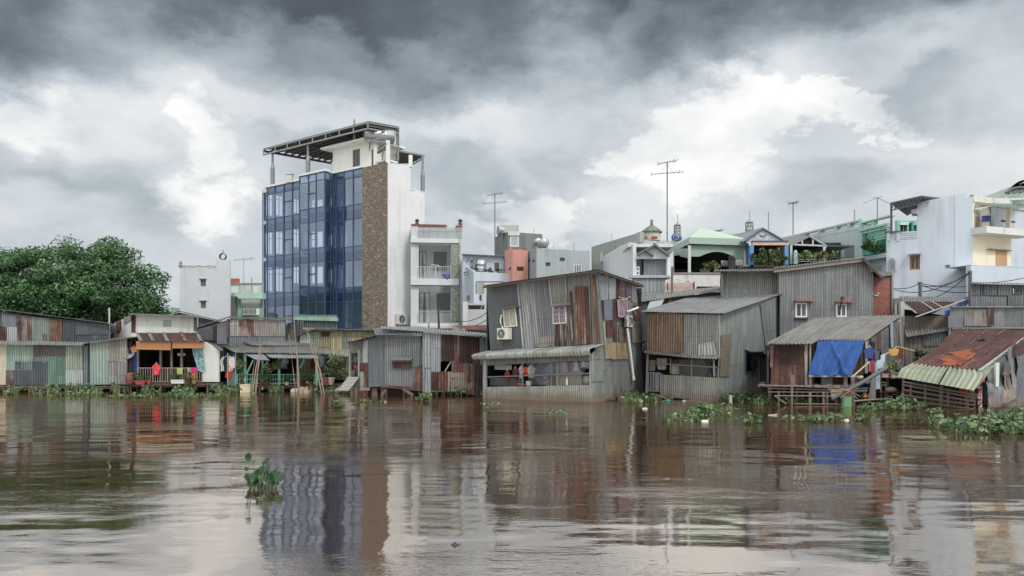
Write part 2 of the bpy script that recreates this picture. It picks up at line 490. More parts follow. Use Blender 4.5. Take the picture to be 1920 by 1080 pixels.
val = s.math('ADD', .26, s.math('MULTIPLY', base, .54))
val = s.math('ADD', val, s.math('MULTIPLY', s.math('SUBTRACT', s.noise(d3, 17, 6, .6), .5), .16))
# greyer patches low down
grey = add(blob(560, 300, 260, 150), blob(150, 400, 260, 90), blob(900, 350, 150, 120), blob(1700, 180, 260, 60, rot=-18), blob(1500, 400, 260, 60, rot=12), blob(1100, 340, 100, 80))
val = s.math('SUBTRACT', val, s.math('MULTIPLY', grey, .13))
bright = add(blob(150, 215, 260, 70), blob(540, 210, 330, 45), blob(900, 235, 180, 50), blob(1280, 190, 140, 60), blob(1560, 150, 380, 70, rot=14), blob(1800, 300, 240, 120), blob(400, 330, 120, 110), blob(1250, 400, 300, 90), blob(60, 420, 160, 60))
val = s.math('ADD', val, s.math('MULTIPLY', bright, .15))
cum = add(blob(372, 262, 66, 66, qf, .4), blob(392, 372, 90, 52, qf, .3), blob(1010, 395, 96, 52, qf, .6), blob(985, 440, 110, 40, qf, .2),
          blob(1190, 285, 90, 48, qf, .6), blob(1320, 250, 130, 72, qf, .5), blob(1450, 235, 130, 50, qf, .5), blob(1530, 205, 62, 42, qf, .7), blob(1300, 330, 130, 60, qf, .2), blob(1620, 215, 80, 26, qf, .6),
          blob(1390, 180, 70, 50, qf, .3), blob(30, 215, 90, 50, qf, .0))
val = s.math('ADD', val, s.math('MULTIPLY', s.math('MULTIPLY', cum, s.math('MULTIPLY_ADD', nc, 1.1, .35)), .23))
# heavy dark shelf along the top: lower edge follows the azimuth
fc = s.n('ShaderNodeFloatCurve'); cv = fc.mapping.curves[0]
pts = [(0, 150), (200, 125), (420, 105), (600, 135), (800, 145), (960, 150), (1080, 130), (1200, 165), (1330, 150), (1450, 100), (1600, 80), (1750, 40), (1920, 0)]
def nx(px): return (AE(px, 0)[0]+1.0)/2.0
cv.points[0].location = (0, .5); cv.points[1].location = (1, .44)
for px, py in pts: cv.points.new(nx(px), AE(px, py)[1])
fc.mapping.update()
s.l(s.math('MULTIPLY_ADD', az, .5, .5), fc.inputs['Value'])
sq = s.n('ShaderNodeSeparateXYZ'); s.l(q, sq.inputs[0])
h = s.math('SUBTRACT', sq.outputs[1], fc.outputs[0])
front = s.smooth(sp.outputs[1], .05, .45)
dk = s.smooth(h, -.06, .085)
hi = s.smooth(el, .75, .5)                                      # the shelf ends overhead: bright overcast again
dk = s.math('MULTIPLY', dk, s.math('MULTIPLY', front, hi))
dkv = s.math('ADD', .035, s.math('MULTIPLY', nc, .22))
dkv = s.math('ADD', dkv, s.math('MULTIPLY', add(blob(640, 60, 240, 40), blob(1150, 70, 40, 70), blob(420, 70, 120, 30), blob(1500, 120, 90, 40)), .10))
val = s.math('ADD', s.math('MULTIPLY', val, s.math('SUBTRACT', 1.0, dk)), s.math('MULTIPLY', dkv, dk))
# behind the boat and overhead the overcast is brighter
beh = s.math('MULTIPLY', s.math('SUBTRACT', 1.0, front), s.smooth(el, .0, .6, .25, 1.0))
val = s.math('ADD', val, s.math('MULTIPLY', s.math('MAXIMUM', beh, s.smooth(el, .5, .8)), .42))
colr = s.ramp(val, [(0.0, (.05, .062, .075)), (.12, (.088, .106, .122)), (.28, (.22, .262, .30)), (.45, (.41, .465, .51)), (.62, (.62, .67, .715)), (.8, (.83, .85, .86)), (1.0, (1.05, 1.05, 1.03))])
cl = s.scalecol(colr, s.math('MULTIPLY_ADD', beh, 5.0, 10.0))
gnd = s.smooth(sp.outputs[2], -.02, .0)
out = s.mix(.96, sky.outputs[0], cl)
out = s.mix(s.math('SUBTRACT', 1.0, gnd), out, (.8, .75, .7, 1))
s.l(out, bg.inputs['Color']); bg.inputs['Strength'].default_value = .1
ld = bpy.data.lights.new('sun', 'SUN'); lo = bpy.data.objects.new('sun', ld); COL.objects.link(lo)
ld.energy = 1.5; ld.angle = R(10); ld.color = (1, .97, .93)
sd = V((math.sin(SUN_AZ)*math.cos(SUN_EL), math.cos(SUN_AZ)*math.cos(SUN_EL), math.sin(SUN_EL)))
lo.rotation_euler = sd.to_track_quat('Z', 'Y').to_euler()
SC.view_settings.view_transform = 'Standard'; SC.view_settings.look = 'None'; SC.view_settings.exposure = .0
SC.cycles.max_bounces = 6; SC.cycles.transparent_max_bounces = 12; SC.cycles.use_denoising = True

# ------------------------------------------------------------------ water
m, nt, b = newmat('river_water'); s = NT(nt); nt.nodes.remove(b)
pos = s.n('ShaderNodeNewGeometry').outputs['Position']
df = s.n('ShaderNodeBsdfDiffuse'); gl = s.n('ShaderNodeBsdfGlossy'); gl.inputs['Roughness'].default_value = .035
gl.inputs[0].default_value = (.95, .885, .82, 1)
df.inputs[0].default_value = (.058, .034, .021, 1)
p1 = s.vm('ADD', s.vm('MULTIPLY', pos, (.55, 1.0, 1)), s.scalecol(s.noise(pos, .35, 2, col=True), .6))
w1 = s.noise(p1, .9, 2, .45)                                     # slow swell
w2 = s.noise(s.vm('MULTIPLY', pos, (.75, 2.1, 1)), 1.5, 3, .5)  # wavelets, crests across the view
w3 = s.noise(s.vm('MULTIPLY', pos, (1.0, 1.8, 1)), 8.0, 3, .55)   # wind ripple, in patches
patch = s.smooth(s.noise(s.vm('MULTIPLY', pos, (.6, 1.2, 1)), .22, 3, .5), .47, .62)
sp = s.n('ShaderNodeSeparateXYZ'); s.l(pos, sp.inputs[0])
hgt = s.math('ADD', s.math('MULTIPLY', w1, .028), s.math('MULTIPLY', s.math('MULTIPLY', w2, s.math('MULTIPLY_ADD', patch, .7, .3)), .0075))
hgt = s.math('ADD', hgt, s.math('MULTIPLY', s.math('MULTIPLY', w3, s.math('MULTIPLY_ADD', patch, .85, .15)), .0050))
bp = s.n('ShaderNodeBump'); bp.inputs['Distance'].default_value = 1.0; bp.inputs['Strength'].default_value = 1.0; s.l(hgt, bp.inputs['Height'])
for n_ in (df, gl): s.l(bp.outputs[0], n_.inputs['Normal'])
fr = s.n('ShaderNodeFresnel'); fr.inputs['IOR'].default_value = 1.5; s.l(bp.outputs[0], fr.inputs['Normal'])
mx = s.n('ShaderNodeMixShader'); s.l(s.math('MULTIPLY_ADD', fr.outputs[0], .22, .56, clamp=True), mx.inputs[0])
s.l(df.outputs[0], mx.inputs[1]); s.l(gl.outputs[0], mx.inputs[2]); s.l(mx.outputs[0], nt.nodes['Material Output'].inputs[0])
WATER = m
mb = MB(); mb.face([(-900, -400, 0), (900, -400, 0), (900, 60, 0), (-900, 60, 0)])
mb.build('river_water', WATER, kind='structure')
# ------------------------------------------------------------------ bank
BANK = [(-900, 60), (-60, 47), (-23, 45.5), (-12, 44.5), (-7.5, 42), (-3, 40.5), (-.8, 38.8), (3, 37), (6.5, 39.5), (11.5, 38), (13.6, 34.5), (17.2, 33), (20.5, 34.5), (60, 36), (900, 50)]
def bank_y(x):
    for (a, ya), (c, yc) in zip(BANK[:-1], BANK[1:]):
        if x <= c: return ya + (yc-ya)*(x-a)/(c-a)
    return BANK[-1][1]
mb = MB(); xs = [-900, -300, -120] + [i*1.0 for i in range(-60, 61)] + [120, 300, 900]
rows = []
for k, (dy, z) in enumerate([(-1.6, -.5), (-.5, .05), (.3, .3), (1.6, .42), (10, .55), (60, .7), (600, .8), (3500, .8)]):
    rows.append([V((x, bank_y(x)+dy + (.5*noise.noise(V((x*.7, k, 0))) if k < 4 else 0), z + (.08*noise.noise(V((x*.9, k*3, 1))) if k < 5 else 0))) for x in xs])
mb.grid(rows)
mb.build('ground', plaster('6d5a48', .5, sc=.5), kind='structure')
mb = MB(); mb.grid([[V((x, -70 + dy, z)) for x in (-900, -100, 0, 100, 900)] for dy, z in ((1.5, -.4), (0, .3), (-4, .6), (-2500, .8))][::-1])
mb.build('far_bank', plaster('5d5f48', .5, sc=.5), kind='structure')

# ------------------------------------------------------------------ generic pieces
def window(w, parent, x0, x1, y0, y1, frame=ALU, pane=None, bars=1, hb=0, off=.0, depth=.05, fr=.045, curtain=None, recess=0.0, label=None):
    m = MB(); o = off+.035-recess
    r = w.rect(x0, x1, y0, y1, o); a, b_, z0, z1 = w.s_(x0), w.s_(x1), r[0].z, r[2].z
    def bx(a0, a1, c0, c1, oo=o, dd=depth): m.prism([w.at(a0, c0, oo), w.at(a1, c0, oo), w.at(a1, c1, oo), w.at(a0, c1, oo)], -w.n*dd)
    bx(a, a+fr, z0, z1); bx(b_-fr, b_, z0, z1); bx(a+fr, b_-fr, z0, z0+fr); bx(a+fr, b_-fr, z1-fr, z1)
    for i in range(bars):
        c = a+(b_-a)*(i+1)/(bars+1); bx(c-fr*.4, c+fr*.4, z0+fr, z1-fr, o-.004)
    for i in range(hb):
        c = z0+(z1-z0)*(i+1)/(hb+1); bx(a+fr, b_-fr, c-fr*.3, c+fr*.3, o-.008, .02)
    f = m.build('window', frame, parent, label)
    m = MB(); g = o-.03
    m.prism([w.at(a+fr*.5, z0+fr*.5, g), w.at(b_-fr*.5, z0+fr*.5, g), w.at(b_-fr*.5, z1-fr*.5, g), w.at(a+fr*.5, z1-fr*.5, g)], -w.n*.012)
    m.build('pane', pane or darkglass(), f)
    if curtain:
        for i in range(2):
            m = MB(); rows = []
            c0 = a+fr + (b_-a-2*fr)*(.0 if i == 0 else .56); c1 = c0 + (b_-a-2*fr)*.44
            for k in range(5):
                v = k/4; r_ = []
                for j in range(13):
                    u = j/12; cc = c0+(c1-c0)*u*(1-.25*math.sin(v*2.2)) if i == 0 else c1-(c1-c0)*(1-u)*(1-.25*math.sin(v*2.2))
                    r_.append(w.at(cc, z1-fr-(z1-z0-2*fr)*v, g+.012+.008*math.sin(u*20)))
                rows.append(r_)
            m.grid(rows); m.build('curtain', curtain, f)
    return f
def canopy(w, parent, x0, x1, y0, y1, mat, dep=.4, name='window_hood', off=0.0, th=.03):
    m = MB(); a, b_ = w.s_(x0), w.s_(x1); z1 = w.z((x0+x1)/2, y0); z0 = w.z((x0+x1)/2, y1)
    m.prism([w.at(a, z1, off), w.at(b_, z1, off), w.at(b_, z0, off+dep), w.at(a, z0, off+dep)], (0, 0, -th))
    return m.build(name, mat, parent)
def railing(parent, a, b, hgt, n, mat, name='railing', r=.015, mid=False):
    a, b = V(a), V(b); m = MB(); up = V((0, 0, hgt))
    m.bar(a+up, b+up, r*3, r*2.4); m.bar(a+V((0,0,.08)), b+V((0,0,.08)), r*2)
    if mid: m.bar(a+up*.55, b+up*.55, r*2)
    for i in range(n+1):
        p = a.lerp(b, i/n); m.bar(p+V((0,0,.09)), p+up*.985, r*1.6 if i % 6 else r*3)
    return m.build(name, mat, parent)
def ac_unit(c, t, n, w_=.8, h_=.55, d_=.28, label='', nm='air_conditioner', group=None):
    """outdoor unit: c centre of back face on wall, t along the wall, n outward"""
    c, t, n = V(c), V(t), V(n); up = V((0,0,1))
    o = thing(nm, label, 'air conditioner', c-up*h_/2, group)
    def bx(m, u0, u1, z0, z1, d0, d1): m.prism([c+t*u0+up*z0+n*d1, c+t*u1+up*z0+n*d1, c+t*u1+up*z1+n*d1, c+t*u0+up*z1+n*d1], -n*(d1-d0))
    m = MB(); bx(m, -w_/2, w_/2, -h_/2, h_/2, .1, .1+d_); bd = m.build('casing', paint('c9c8be', .5), o)
    m = MB(); cc = c-t*w_*.12+n*(.1+d_); r = h_*.4
    m.lathe(cc, [(r, 0), (r, .02), (r*.93, .025), (r*.93, .004), (r*.01, .004)], 20, n); m.build('fan_grille', paint('5a5f62', .6), o)
    m = MB(); m.lathe(cc+n*.01, [(r*.25, 0), (r*.25, .02), (.001, .025)], 12, n)
    for k in range(10):
        a = k*math.pi/10; v = t*math.cos(a)+up*math.sin(a); m.bar(cc+v*r*.92+n*.022, cc-v*r*.92+n*.022, .008)
    m.build('grille_wires', paint('9da09e', .5), o)
    m = MB()
    for u in (-.35, .35):
        m.bar(c+t*u*w_-up*(h_/2+.02), c+t*u*w_-up*(h_/2+.02)+n*(d_+.15), .04); m.bar(c+t*u*w_-up*(h_/2+.3), c+t*u*w_-up*(h_/2+.02)+n*(d_*.8), .025)
    m.build('bracket', paint('6a625a', .7), o)
    return o
def antenna(px, ybot, ytop, Y, label, kind='yagi', r=.02, cols='7b7f82', span=1.3, group=None):
    a, b = P(px, ybot, Y), P(px, ytop, Y); o = thing('television_antenna', label, 'antenna', a, group); mt = paint(cols, .5, .4)
    m = MB(); m.tube([a, b], r, 5); m.build('mast', mt, o)
    if kind in ('yagi', 'double'):
        m = MB(); L = b.z-a.z
        for k, (zz, sp_, sl) in enumerate([(b.z-.05, span*.45, .18), (b.z-span*.55, span*.75, .08)] if kind == 'double' else [(b.z-.05, span*.5, .1)]):
            p0 = V((b.x-sp_, Y, zz-sp_*sl)); p1 = V((b.x+sp_, Y, zz+sp_*sl)); m.bar(p0, p1, .035)
            for i in range(9):
                q_ = p0.lerp(p1, i/8); l_ = .28+.03*i; m.bar(q_-V((0, l_, 0)), q_+V((0, l_, .0)), .015)
                if i in (0, 7): m.bar(q_-V((0, 0, .15)), q_+V((0, 0, .2)), .02)
        if kind == 'double':
            m.bar(V((b.x, Y, b.z-span*.1)), V((b.x-.3*span, Y, b.z-span*.55)), .015); m.bar(V((b.x, Y, b.z-span*.1)), V((b.x+.3*span, Y, b.z-span*.55)), .015)
        m.build('aerial', mt, o)
    if kind == 'tri':
        m = MB()
        for dx, dz in ((-.9, -.35), (1.1, -.5), (-.25, .02), (.3, .08)): m.bar(b, b+V((dx, 0, dz)), .03)
        m.build('aerial', mt, o)
    return o
def leaves(m, c, n, rad, size, r=rng, flat=1.0, up=.5, tone=(0, 1), shell=.0):
    """n small folded leaves spread through an ellipsoid"""
    c = V(c); rad = V(rad) if hasattr(rad, '__len__') else V((rad, rad, rad))
    for _ in range(n):
        while True:
            d_ = V((r.uniform(-1,1), r.uniform(-1,1), r.uniform(-1,1)))
            if .05 < d_.length < 1: break
        L = d_.length; d_ = d_/L * max(L, shell)
        p = c + V((d_.x*rad.x, d_.y*rad.y, d_.z*rad.z))
        nrm = (V((r.gauss(0,.5), r.gauss(0,.5), r.gauss(0,.5)+up)) + d_*.6).normalized()
        a = nrm.orthogonal().normalized(); ang = r.uniform(0, 6.28)
        a = a*math.cos(ang) + nrm.cross(a)*math.sin(ang); b_ = nrm.cross(a)
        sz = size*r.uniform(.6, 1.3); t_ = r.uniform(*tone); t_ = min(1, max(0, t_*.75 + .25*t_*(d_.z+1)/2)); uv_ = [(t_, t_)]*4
        m.face([p-a*sz, p-b_*sz*.42-nrm*sz*.12, p+a*sz, p+b_*sz*.42-nrm*sz*.12], uv_)
def hyacinth(m, p, sc=1.0, n=8, r=rng, h=.28):
    """a floating rosette: curved stalks carrying rounded cupped leaves (material 0 leaf, 1 stalk)"""
    p = V(p)
    for i in range(n):
        a = r.uniform(0, 6.28); rad = r.uniform(.04, .2)*sc; hh = r.uniform(.3, 1.05)*h*sc
        o = V((math.cos(a), math.sin(a), 0)); tip = p + o*rad + V((0,0,hh)); mid = p + o*rad*.35 + V((0,0,hh*.55))
        sd = V((-o.y, o.x, 0))*.011*sc; m.cur = 1
        m.face([p-sd, p+sd, mid+sd*.8, mid-sd*.8], [(.5,.5)]*4); m.face([mid-sd*.8, mid+sd*.8, tip+sd*.5, tip-sd*.5], [(.5,.5)]*4)
        m.cur = 0; ls = r.uniform(.03, .062)*sc
        nn = (o*r.uniform(-.2, .9) + V((r.gauss(0,.25), r.gauss(0,.25), r.uniform(.2, 1)))).normalized()
        ux = (o - nn*o.dot(nn)).normalized(); uy = nn.cross(ux); t_ = r.random(); pts = []
        for k in range(7):
            an = k/7*6.283; pts.append(tip + ux*(math.cos(an)*ls*1.15+ls*.9) + uy*math.sin(an)*ls + nn*(.25*ls*abs(math.sin(an))))
        m.face(pts, [(t_, t_)]*7)
HY_L = leafmat('1a381d', '34602c', '72904a', .4, .1); HY_S = leafmat('4f6a3a', '76854c', '9c9c66', .5, .1)
def clump(px, py, n, sx, sy, sc, label, name='water_hyacinth', group='floating water hyacinth clumps', h=.28, cat='water plant'):
    p = Q(px, py); m = MB(); r = random.Random(int(px*7+py))
    for _ in range(int(n*1.15)): hyacinth(m, p+V((r.gauss(0, sx*.9), r.gauss(0, sy*.9), .0)), sc*r.uniform(.7, 1.2), r.randint(6, 10), r, h)
    m.cur = 0
    return m.build(name, [HY_L, HY_S], None, label, cat, group)
def garment(kind, p, t, w_, h_, mat, label, cat, name, group=None, nd=(0, -1, 0)):
    """a hanging piece of cloth with two faces: p top centre, t unit along the line"""
    p, t, nd = V(p), V(t), V(nd); r = random.Random(int(abs(p.x*991+p.z*77)))
    prof = {'shirt': [.28, .5, .52, .5, .36, .35, .36, .38], 'towel': [.5, .49, .48, .49, .48, .47, .48, .47], 'dress': [.16, .24, .22, .28, .34, .4, .46, .5],
            'trousers': [.36, .38, .42, .44, .46, .47, .48, .5], 'cloth': [.5, .46, .5, .42, .47, .38, .42, .3]}[kind]
    m = MB(); nr = len(prof); F_, B_ = [], []
    ph = r.uniform(0, 6)
    for i, pr in enumerate(prof):
        v = i/(nr-1); a, b_ = [], []
        for j in range(11):
            u = -1+j/5
            if kind == 'trousers' and v > .4 and abs(u) < .12: u = .12*(1 if u >= 0 else -1)
            q_ = p + t*(u*pr*w_) - V((0,0,v*h_ + (.10*h_*u*u*(1-v) if kind == 'shirt' else 0))) + nd*(.02*math.sin(u*7+ph+v*1.5)*(.3+v))
            th = .02 if abs(u) < .99 else .002
            a.append(q_+nd*th); b_.append(q_-nd*th)
        F_.append(a); B_.append(b_[::-1])
    m.grid(F_); m.grid(B_)
    m.face(F_[0]+B_[0]); m.face(F_[-1][::-1]+B_[-1][::-1])
    o = m.build(name, mat, None, label, cat, group)
    if kind in ('shirt', 'dress'):
        mm = MB(); s0 = p+V((0,0,.0)); mm.bar(s0-t*w_*.22-V((0,0,.03)), s0+V((0,0,.05)), .012); mm.bar(s0+t*w_*.22-V((0,0,.03)), s0+V((0,0,.05)), .012)
        mm.tube([s0+V((0,0,.05)), s0+V((.02,0,.09)), s0+V((0,0,.11))], .006, 4); mm.build('hanger', paint('d8d8d8'), o)
    return o
def potted(p, h_, w_, label, potcol='a4583a', leaf=None, n=120, name='potted_plant', ls=.07, potr=.12, poth=.17, group=None, tall=1.0):
    p = V(p); o = thing(name, label, 'potted plant', p, group)
    m = MB(); m.lathe(p, [(potr*.7, 0), (potr, poth), (potr*1.12, poth), (potr*1.12, poth*.9), (potr*.9, poth*.9), (.01, poth*.88)], 12); m.build('pot', plaster(potcol, .3), o)
    m = MB()
    for k in range(4):
        a = k*1.6; m.tube([p+V((0,0,poth*.8)), p+V((math.cos(a)*w_*.25, math.sin(a)*w_*.2, poth+h_*.5)), p+V((math.cos(a)*w_*.4, math.sin(a)*w_*.3, poth+h_*.85))], .012, 4, .006)
    m.build('stem', wood('5b5138'), o)
    m = MB(); leaves(m, p+V((0,0,poth+h_*.5)), int(n*1.3), (w_*.42, w_*.36, h_*.45), ls*.8); m.build('foliage', leaf or leafmat(), o)
    return o
def bush(p, rad, n, label, name='bush', leaf=None, ls=.08, clumps=7, cat='bush', group=None):
    p = V(p); rad = V(rad); r = random.Random(int(abs(p.x*37+p.y*11+p.z*5))); o = thing(name, label, cat, p-V((0,0,rad.z)), group)
    m = MB()
    for k in range(6):
        d_ = V((r.uniform(-.7,.7)*rad.x, r.uniform(-.5,.5)*rad.y, r.uniform(.2,.8)*rad.z)); m.tube([p-V((0,0,rad.z)), p+d_*.3, p+d_], .03, 4, .008)
    m.build('branch', wood('4d4131'), o)
    m = MB()
    for k in range(clumps):
        c = p+V((r.uniform(-.75,.75)*rad.x, r.uniform(-.6,.6)*rad.y, r.uniform(-.7,.75)*rad.z))
        leaves(m, c, n//clumps, rad*r.uniform(.3, .5), ls, r)
    m.build('foliage', leaf or leafmat(), o)
    return o
def tank(p, r_, L, axis, label, mat=None, name='water_tank', stand=.3):
    p = V(p); ax = V(axis).normalized(); o = thing(name, label, 'water tank', p-V((0,0,r_+stand)))
    m = MB(); m.lathe(p-ax*L/2, [(.01, -.1*r_), (r_*.6, -.05*r_), (r_, .06), (r_, L*.3), (r_*1.03, L*.31), (r_, L*.33), (r_, L*.66), (r_*1.03, L*.67), (r_, L*.69), (r_, L-.06), (r_*.6, L+.05*r_), (.01, L+.1*r_)], 20, ax)
    m.build('drum', mat or paint('b4b8bb', .3, .7), o)
    m = MB()
    if abs(ax.z) < .5:
        for k in (-.3, .3):
            c = p+ax*L*k; sx = V((-ax.y, ax.x, 0))
            m.bar(c-sx*r_*.8-V((0,0,r_+stand)), c-sx*r_*.6-V((0,0,r_*.7)), .05); m.bar(c+sx*r_*.8-V((0,0,r_+stand)), c+sx*r_*.6-V((0,0,r_*.7)), .05); m.bar(c-sx*r_*.8-V((0,0,r_*.95)), c+sx*r_*.8-V((0,0,r_*.95)), .05)
    else:
        for a in range(4): m.bar(p+V((math.cos(a*1.57+.8)*r_*.8, math.sin(a*1.57+.8)*r_*.8, -L/2-stand)), p+V((math.cos(a*1.57+.8)*r_*.8, math.sin(a*1.57+.8)*r_*.8, -L/2)), .06)
        m.box(p.x-r_, p.x+r_, p.y-r_, p.y+r_, p.z-L/2-.06, p.z-L/2)
    m.build('stand', paint('7f8486', .6, .3), o)
    return o
def shell(parent, w, x0, x1, dep, zt, zb, mat, z0=.3, off=-.05, sides=(1, 1), th=.06, name='rear_wall', front=0.0):
    """side and back walls behind a front on plane w; zt/zb: heights at the front and at the back"""
    m = MB(); a, b_ = w.s_(x0), w.s_(x1); wk = w.back(dep)
    ra, rb = max(a+.03, wk.s_(x0+2)), min(b_-.03, wk.s_(x1-2))
    for k, sv in enumerate((a+.03, b_-.03)):
        rv = (ra, rb)[k]
        if sides[k]:
            sg = w.t*(th if k == 0 else -th)
            m.prism([w.at(sv, z0, off-front), w.at(sv, zt, off-front), w.at(rv, zb, off-dep), w.at(rv, z0, off-dep)], sg)
    m.prism([w.at(ra+.05, z0, off-dep+.02), w.at(rb-.05, z0, off-dep+.02), w.at(rb-.05, zb-.02, off-dep+.02), w.at(ra+.05, zb-.02, off-dep+.02)], w.n*th)
    return m.build(name, mat, parent)
_sc = [0]
def sheet(parent, w, q, mat, off=.045, label=None, name='tin_sheet', **k):
    if len(q) == 4 and not hasattr(q[0], '__len__'):
        x0, x1, y0, y1 = q; q = [(x0, y0), (x1, y0), (x1, y1), (x0, y1)]
    _sc[0] += 1; m = MB(); k.setdefault('seed', _sc[0])
    w.quad(m, q, off + .004*(_sc[0] % 3), **k)
    return m.build(name, mat, parent, label)
def board(parent, w, q, mat, off=.03, depth=.03, name='board', label=None):
    m = MB()
    if len(q) == 4 and not hasattr(q[0], '__len__'): w.box(m, *q, off, depth)
    else: w.poly(m, q, off, depth)
    return m.build(name, mat, parent, label)
def roofpart(parent, tl, tr, br, bl, mat, name='roof', label=None, **k):
    m = MB(); roof(m, tl, tr, br, bl, **k); return m.build(name, mat, parent, label)
def stilts(parent, w, xs, z1, z0=-.6, offs=(0.0,), r=.06, mat=None, brace=False):
    for o in offs:
        for x in xs:
            m = MB(); a = w.pz(x, z0, o); b = w.pz(x + rng.uniform(-2, 2), z1, o); m.tube([a, b], r*rng.uniform(.7, 1.1), 6)
            m.build('stilt', mat or STILT, parent)
def deck(parent, w, x0, x1, z, front, dep, name='deck', mat=None, th=.06):
    m = MB(); a, b = w.s_(x0), w.s_(x1); n = max(1, int((b-a)/.16))
    for i in range(n):
        c0 = a+(b-a)*i/n; c1 = a+(b-a)*(i+.92)/n; dz = rng.uniform(-.008, .008); f = front+rng.uniform(-.05, .03)
        m.prism([w.at(c0, z-th, f), w.at(c1, z-th, f), w.at(c1, z+dz, f), w.at(c0, z+dz, f)], -w.n*dep)
    for k in (.15, dep*.5, dep-.15):
        m.prism([w.at(a, z-th-.1, front-k), w.at(b, z-th-.1, front-k), w.at(b, z-th, front-k), w.at(a, z-th, front-k)], -w.n*.08)
    return m.build(name, mat or wood('6b5a4c'), parent)
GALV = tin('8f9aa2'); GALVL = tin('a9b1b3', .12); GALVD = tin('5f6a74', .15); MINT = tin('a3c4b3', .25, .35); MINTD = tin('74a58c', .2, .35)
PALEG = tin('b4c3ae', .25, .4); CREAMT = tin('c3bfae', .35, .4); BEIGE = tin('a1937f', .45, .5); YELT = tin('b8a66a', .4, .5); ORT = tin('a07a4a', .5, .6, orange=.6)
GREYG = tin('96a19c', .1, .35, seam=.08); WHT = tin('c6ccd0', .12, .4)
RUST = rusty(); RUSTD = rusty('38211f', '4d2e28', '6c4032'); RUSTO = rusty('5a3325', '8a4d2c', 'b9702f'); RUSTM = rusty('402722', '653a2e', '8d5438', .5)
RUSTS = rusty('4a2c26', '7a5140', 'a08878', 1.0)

# ============ 1  long green tin shack at the left edge
w = W(-60, 43, 165, 43)
h = thing('tin_shack', 'long low shack of mint and grey tin sheets on the waterline, far left', 'shack', w.pz(60, .35))
m = MB(); w.tin(m, [(-60, 643), (166, 645)], [(-60, 722), (166, 722)]); m.build('front_wall', GALV, h)
for q, mt in [((11, 62, 646, 694), MINT), ((28, 63, 650, 677), tin('9fc0ae', .2)), ((11, 26, 694, 721), tin('8a8078', .6)), ((63, 90, 648, 667), tin('6b6866', .45)), ((90, 123, 650, 666), tin('77797c', .4)),
              ((90, 123, 668, 721), MINTD), ((123, 155, 648, 694), PALEG), ((123, 156, 694, 722), tin('c3cfca', .25)), ((-60, 11, 646, 721), wood('b3a893')), ((28, 90, 678, 722), GALVD)]:
    sheet(h, w, q, mt)
sheet(h, w.back(.25), (156, 172, 651, 719), tin('8b8a80', .4), label='brownish narrow end sheet')
roofpart(h, (-60, 638, 44.3), (166, 641, 44.3), (163, 648, 42.5), (-60, 645, 42.5), tin('a3a9a6', .3), name='lean_to_roof')
w2 = W(-60, 44.6, 205, 44.6)
m = MB(); w2.tin(m, [(-60, 574), (3, 586), (205, 608)], [(-60, 641), (205, 641)]); m.build('upper_wall', GALVD, h)
for q, mt in [([(3, 588), (31, 591), (31, 613), (3, 613)], tin('8d97a3', .15)), ((-20, 13, 612, 640), RUSTM), ((13, 32, 613, 640), WHT), ([(32, 591), (60, 595), (60, 640), (32, 640)], RUSTS),
              ([(60, 594), (92, 598), (92, 640), (60, 640)], tin('a5bfae', .22, .3)), ((76, 90, 627, 640), RUSTM), ([(92, 599), (117, 602), (117, 640), (92, 640)], tin('a0835f', .45)), ([(105, 602), (116, 603), (116, 640), (105, 640)], RUSTO),
              ([(118, 603), (140, 605), (140, 640), (118, 640)], tin('5d6670', .2)), ([(142, 605), (203, 610), (203, 628), (142, 627)], tin('6c757d', .15))]:
    sheet(h, w2, q, mt)
roofpart(h, (-60, 571, 50), (205, 605, 50), (207, 607, 44.3), (-60, 573, 44.3), tin('80868a', .35), name='main_roof', amp=.02)
shell(h, w2, -60, 205, 6, w2.z(205, 610), w2.z(205, 604), GALVD)
deck(h, w, -60, 166, .33, .1, 1.2); stilts(h, w, range(-40, 166, 24), .3)
# power post behind it
o = thing('utility_pole', 'thin pale pole standing behind the left tin shack before the tree', 'pole', P(205, 640, 45.5))
m = MB(); m.tube([P(205, 640, 45.5), P(205, 577, 45.5)], .045, 6); m.build('post', paint('b9c2ba'), o)
m = MB(); m.bar(P(201, 581, 45.5), P(209, 580, 45.5), .04); m.build('crossarm', paint('8c8c86'), o)

# ============ 2  small corrugated shack
w = W(168, 42.6, 240, 42.6)
h = thing('tin_shack', 'small mint and grey corrugated shack with a sloping roof, left of the railed veranda', 'shack', w.pz(204, .35))
m = MB(); w.tin(m, [(168, 641), (239, 634)], [(168, 721), (239, 721)], pitch=.16, amp=.022); m.build('front_wall', GALVL, h)
for q, mt in [([(169, 642), (204, 638), (204, 721), (171, 721)], tin('a9c6bd', .15, .3)), ([(204, 640), (224, 637), (224, 678), (204, 678)], tin('a29a8b', .3)), ([(224, 637), (238, 635), (238, 678), (224, 678)], tin('b3b5ac', .25)),
              ((204, 238, 679, 721), tin('a5aaa9', .15)), ((200, 205, 656, 678), tin('b9b5ab', .3))]:
    sheet(h, w, q, mt, pitch=.16, amp=.02)
roofpart(h, (160, 640, 46), (262, 628, 46), (256, 632, 42.2), (155, 645, 42.2), tin('9a8f85', .5), sag=.03)
shell(h, w, 168, 239, 3.4, w.z(168, 644), w.z(168, 640), GALVD)
deck(h, w, 166, 242, .33, .15, 1.5); stilts(h, w, (172, 190, 215, 236), .3)

